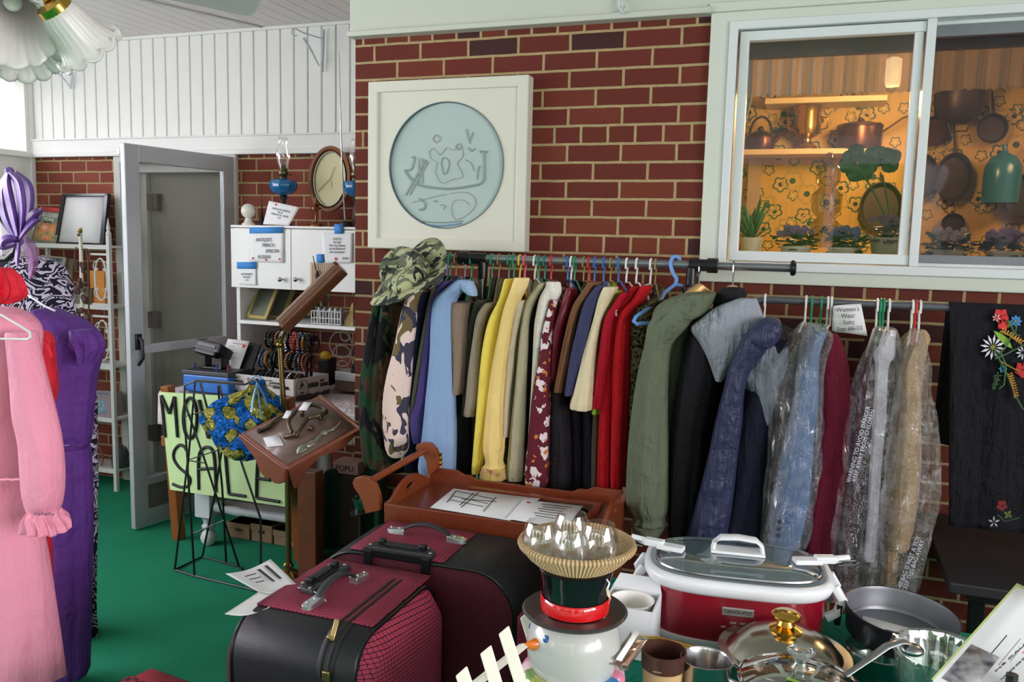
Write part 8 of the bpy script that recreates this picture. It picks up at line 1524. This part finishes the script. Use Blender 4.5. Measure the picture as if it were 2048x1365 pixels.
for i in range(16):
    p = PY(1690+rnd.uniform(0, 95), 325+rnd.uniform(-22, 26), YA+.36); a = rnd.uniform(0, 6.28); m.add([p+Vector((.035*cos(k*pi/6)*(1-.15*cos(k*pi/3)), .01*sin(a+k), .028*sin(k*pi/6))) for k in range(12)], [tuple(range(12))])
for pts in ([(1775, 520), (1770, 430), (1740, 370), (1710, 330)], [(1775, 500), (1778, 420), (1765, 350)]): m.tube([PY(a, b, YA+.35) for a, b in pts], .003, 5)
tag(m.build('trailing_plant', plain('leaf_ivy', (40, 92, 66), .4, var=.3), sol=.001), 'broad leaved trailing plant high beside the mullion', 'plant')
p = PY(1775, 520, YA+.35); m = MB(); m.lathe([(0, 0), (.03, 0), (.036, .03), (0, .03)], 16, (p.x, YA+.35, zs_)); tag(m.build('small_pot', pw2), 'small pot holding the trailing plant by the mullion', 'pot')
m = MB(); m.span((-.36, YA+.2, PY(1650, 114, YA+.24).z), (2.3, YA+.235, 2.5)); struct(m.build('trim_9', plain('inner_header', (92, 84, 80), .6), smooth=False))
# valance and side curtain
vt = NT('valance_stripes'); tcv = vt.n.new('ShaderNodeTexCoord'); sv = vt.n.new('ShaderNodeSeparateXYZ'); vt.link(tcv.outputs['Object'], sv.inputs[0]); wv = vt.math('SINE', vt.math('MULTIPLY', sv.outputs['X'], 88)); vt.set(vt.mix(vt.math('GREATER_THAN', wv, .1), lin((236, 226, 206)), lin((166, 186, 190))), .8)
trv = vt.node('ShaderNodeBsdfTranslucent', Color=lin((226, 196, 150))); mxv = vt.node('ShaderNodeMixShader', i0=.45); vt.link(vt.b.outputs[0], mxv.inputs[1]); vt.link(trv.outputs[0], mxv.inputs[2]); tpv = vt.node('ShaderNodeBsdfTransparent'); mx2 = vt.node('ShaderNodeMixShader', i0=.82); vt.link(tpv.outputs[0], mx2.inputs[1]); vt.link(mxv.outputs[0], mx2.inputs[2]); vt.link(mx2.outputs[0], vt.out.inputs[0])
yv = YA+.26; va, vb = PY(1462, 110, yv), PY(2100, 100, yv); zt_v, zb_v = PY(1650, 108, yv).z, PY(1650, 189, yv).z
m = MB(); m.grid(lambda u, v: (va.x+(vb.x-va.x+.3)*u, yv+.014*sin(u*230)*(.4+.6*v), zt_v-(zt_v-zb_v)*v+.003*sin(u*310)*v), 240, 10); tag(m.build('valance_curtain', vt.m, sol=.0012), 'striped short valance curtain across the top of the kitchen window', 'curtain')
m = MB(); m.tube([(va.x, yv, zt_v), (WX1, yv, zt_v)], .007, 8); tag(m.build('curtain_rod', brass), 'thin rod carrying the striped valance', 'curtain rod')
z_b2 = PY(1490, 335, yv+.03).z; m = MB(); m.grid(lambda u, v: (va.x-.02+(.115-.08*v*v)*u, yv+.035+.012*sin(u*24), zt_v-(zt_v-z_b2)*v), 30, 16); tag(m.build('side_curtain', cloth((196, 196, 180)), sol=.0012), 'pale gathered side curtain at the left of the kitchen window', 'curtain')
# kitchen lamp glass
lp_ = PY(1787, 142, 4.3); t = thing('kitchen_lamp', 'glowing white glass lamp seen through the valance', 'lamp', tuple(lp_+Vector((0, 0, .1)))); m = MB(); m.lathe([(0, -.07), (.028, -.07), (.034, -.05), (.034, .05), (.02, .06), (0, .06)], 24, tuple(lp_)); m.build('lamp_shade', glow('lamp_glow', (255, 226, 170), 14), t); m = MB(); m.tube([lp_+Vector((0, 0, .06)), (lp_.x, lp_.y, 2.5)], .006, 6); m.build('cord', brass, t)
ko.location = lp_+Vector((0, -.02, -.12))
# ------------------------------------------------------------------ garden outside
for i, (x, y, r, z) in enumerate(((-12, -9, 2.3, 2.2), (-6.4, -11, 2.4, 2.4), (-.8, -10.5, 2.3, 2.0), (4.8, -11.5, 2.5, 2.6), (10.4, -10, 2.3, 2.2), (-13, -3, 2.2, 2.4))):
    t = thing('garden_tree', 'leafy green garden tree outside the sunroom windows', 'tree', (x, y, -.3), 'garden trees outside'); m = MB(); m.ball((x, y, z), r, 28, 18); m.v = [tuple(Vector(p)+Vector((1, 1, 1))*0+(Vector(p)-Vector((x, y, z)))*.22*mnoise.noise(Vector(p)*1.3)) for p in m.v]; m.build('foliage', plain('garden_leaf', (70, 112, 46), .6, var=.5, vs=3), t); m = MB(); m.tube([(x, y, -.3), (x, y, z)], [.22, .15], 10); m.build('trunk', plain('bark', (80, 62, 48), .9), t)
m = MB(); m.span((-40, -40, -.5), (40, 40, -.3)); struct(m.build('ground', plain('lawn', (84, 118, 56), .9, var=.2), smooth=False))
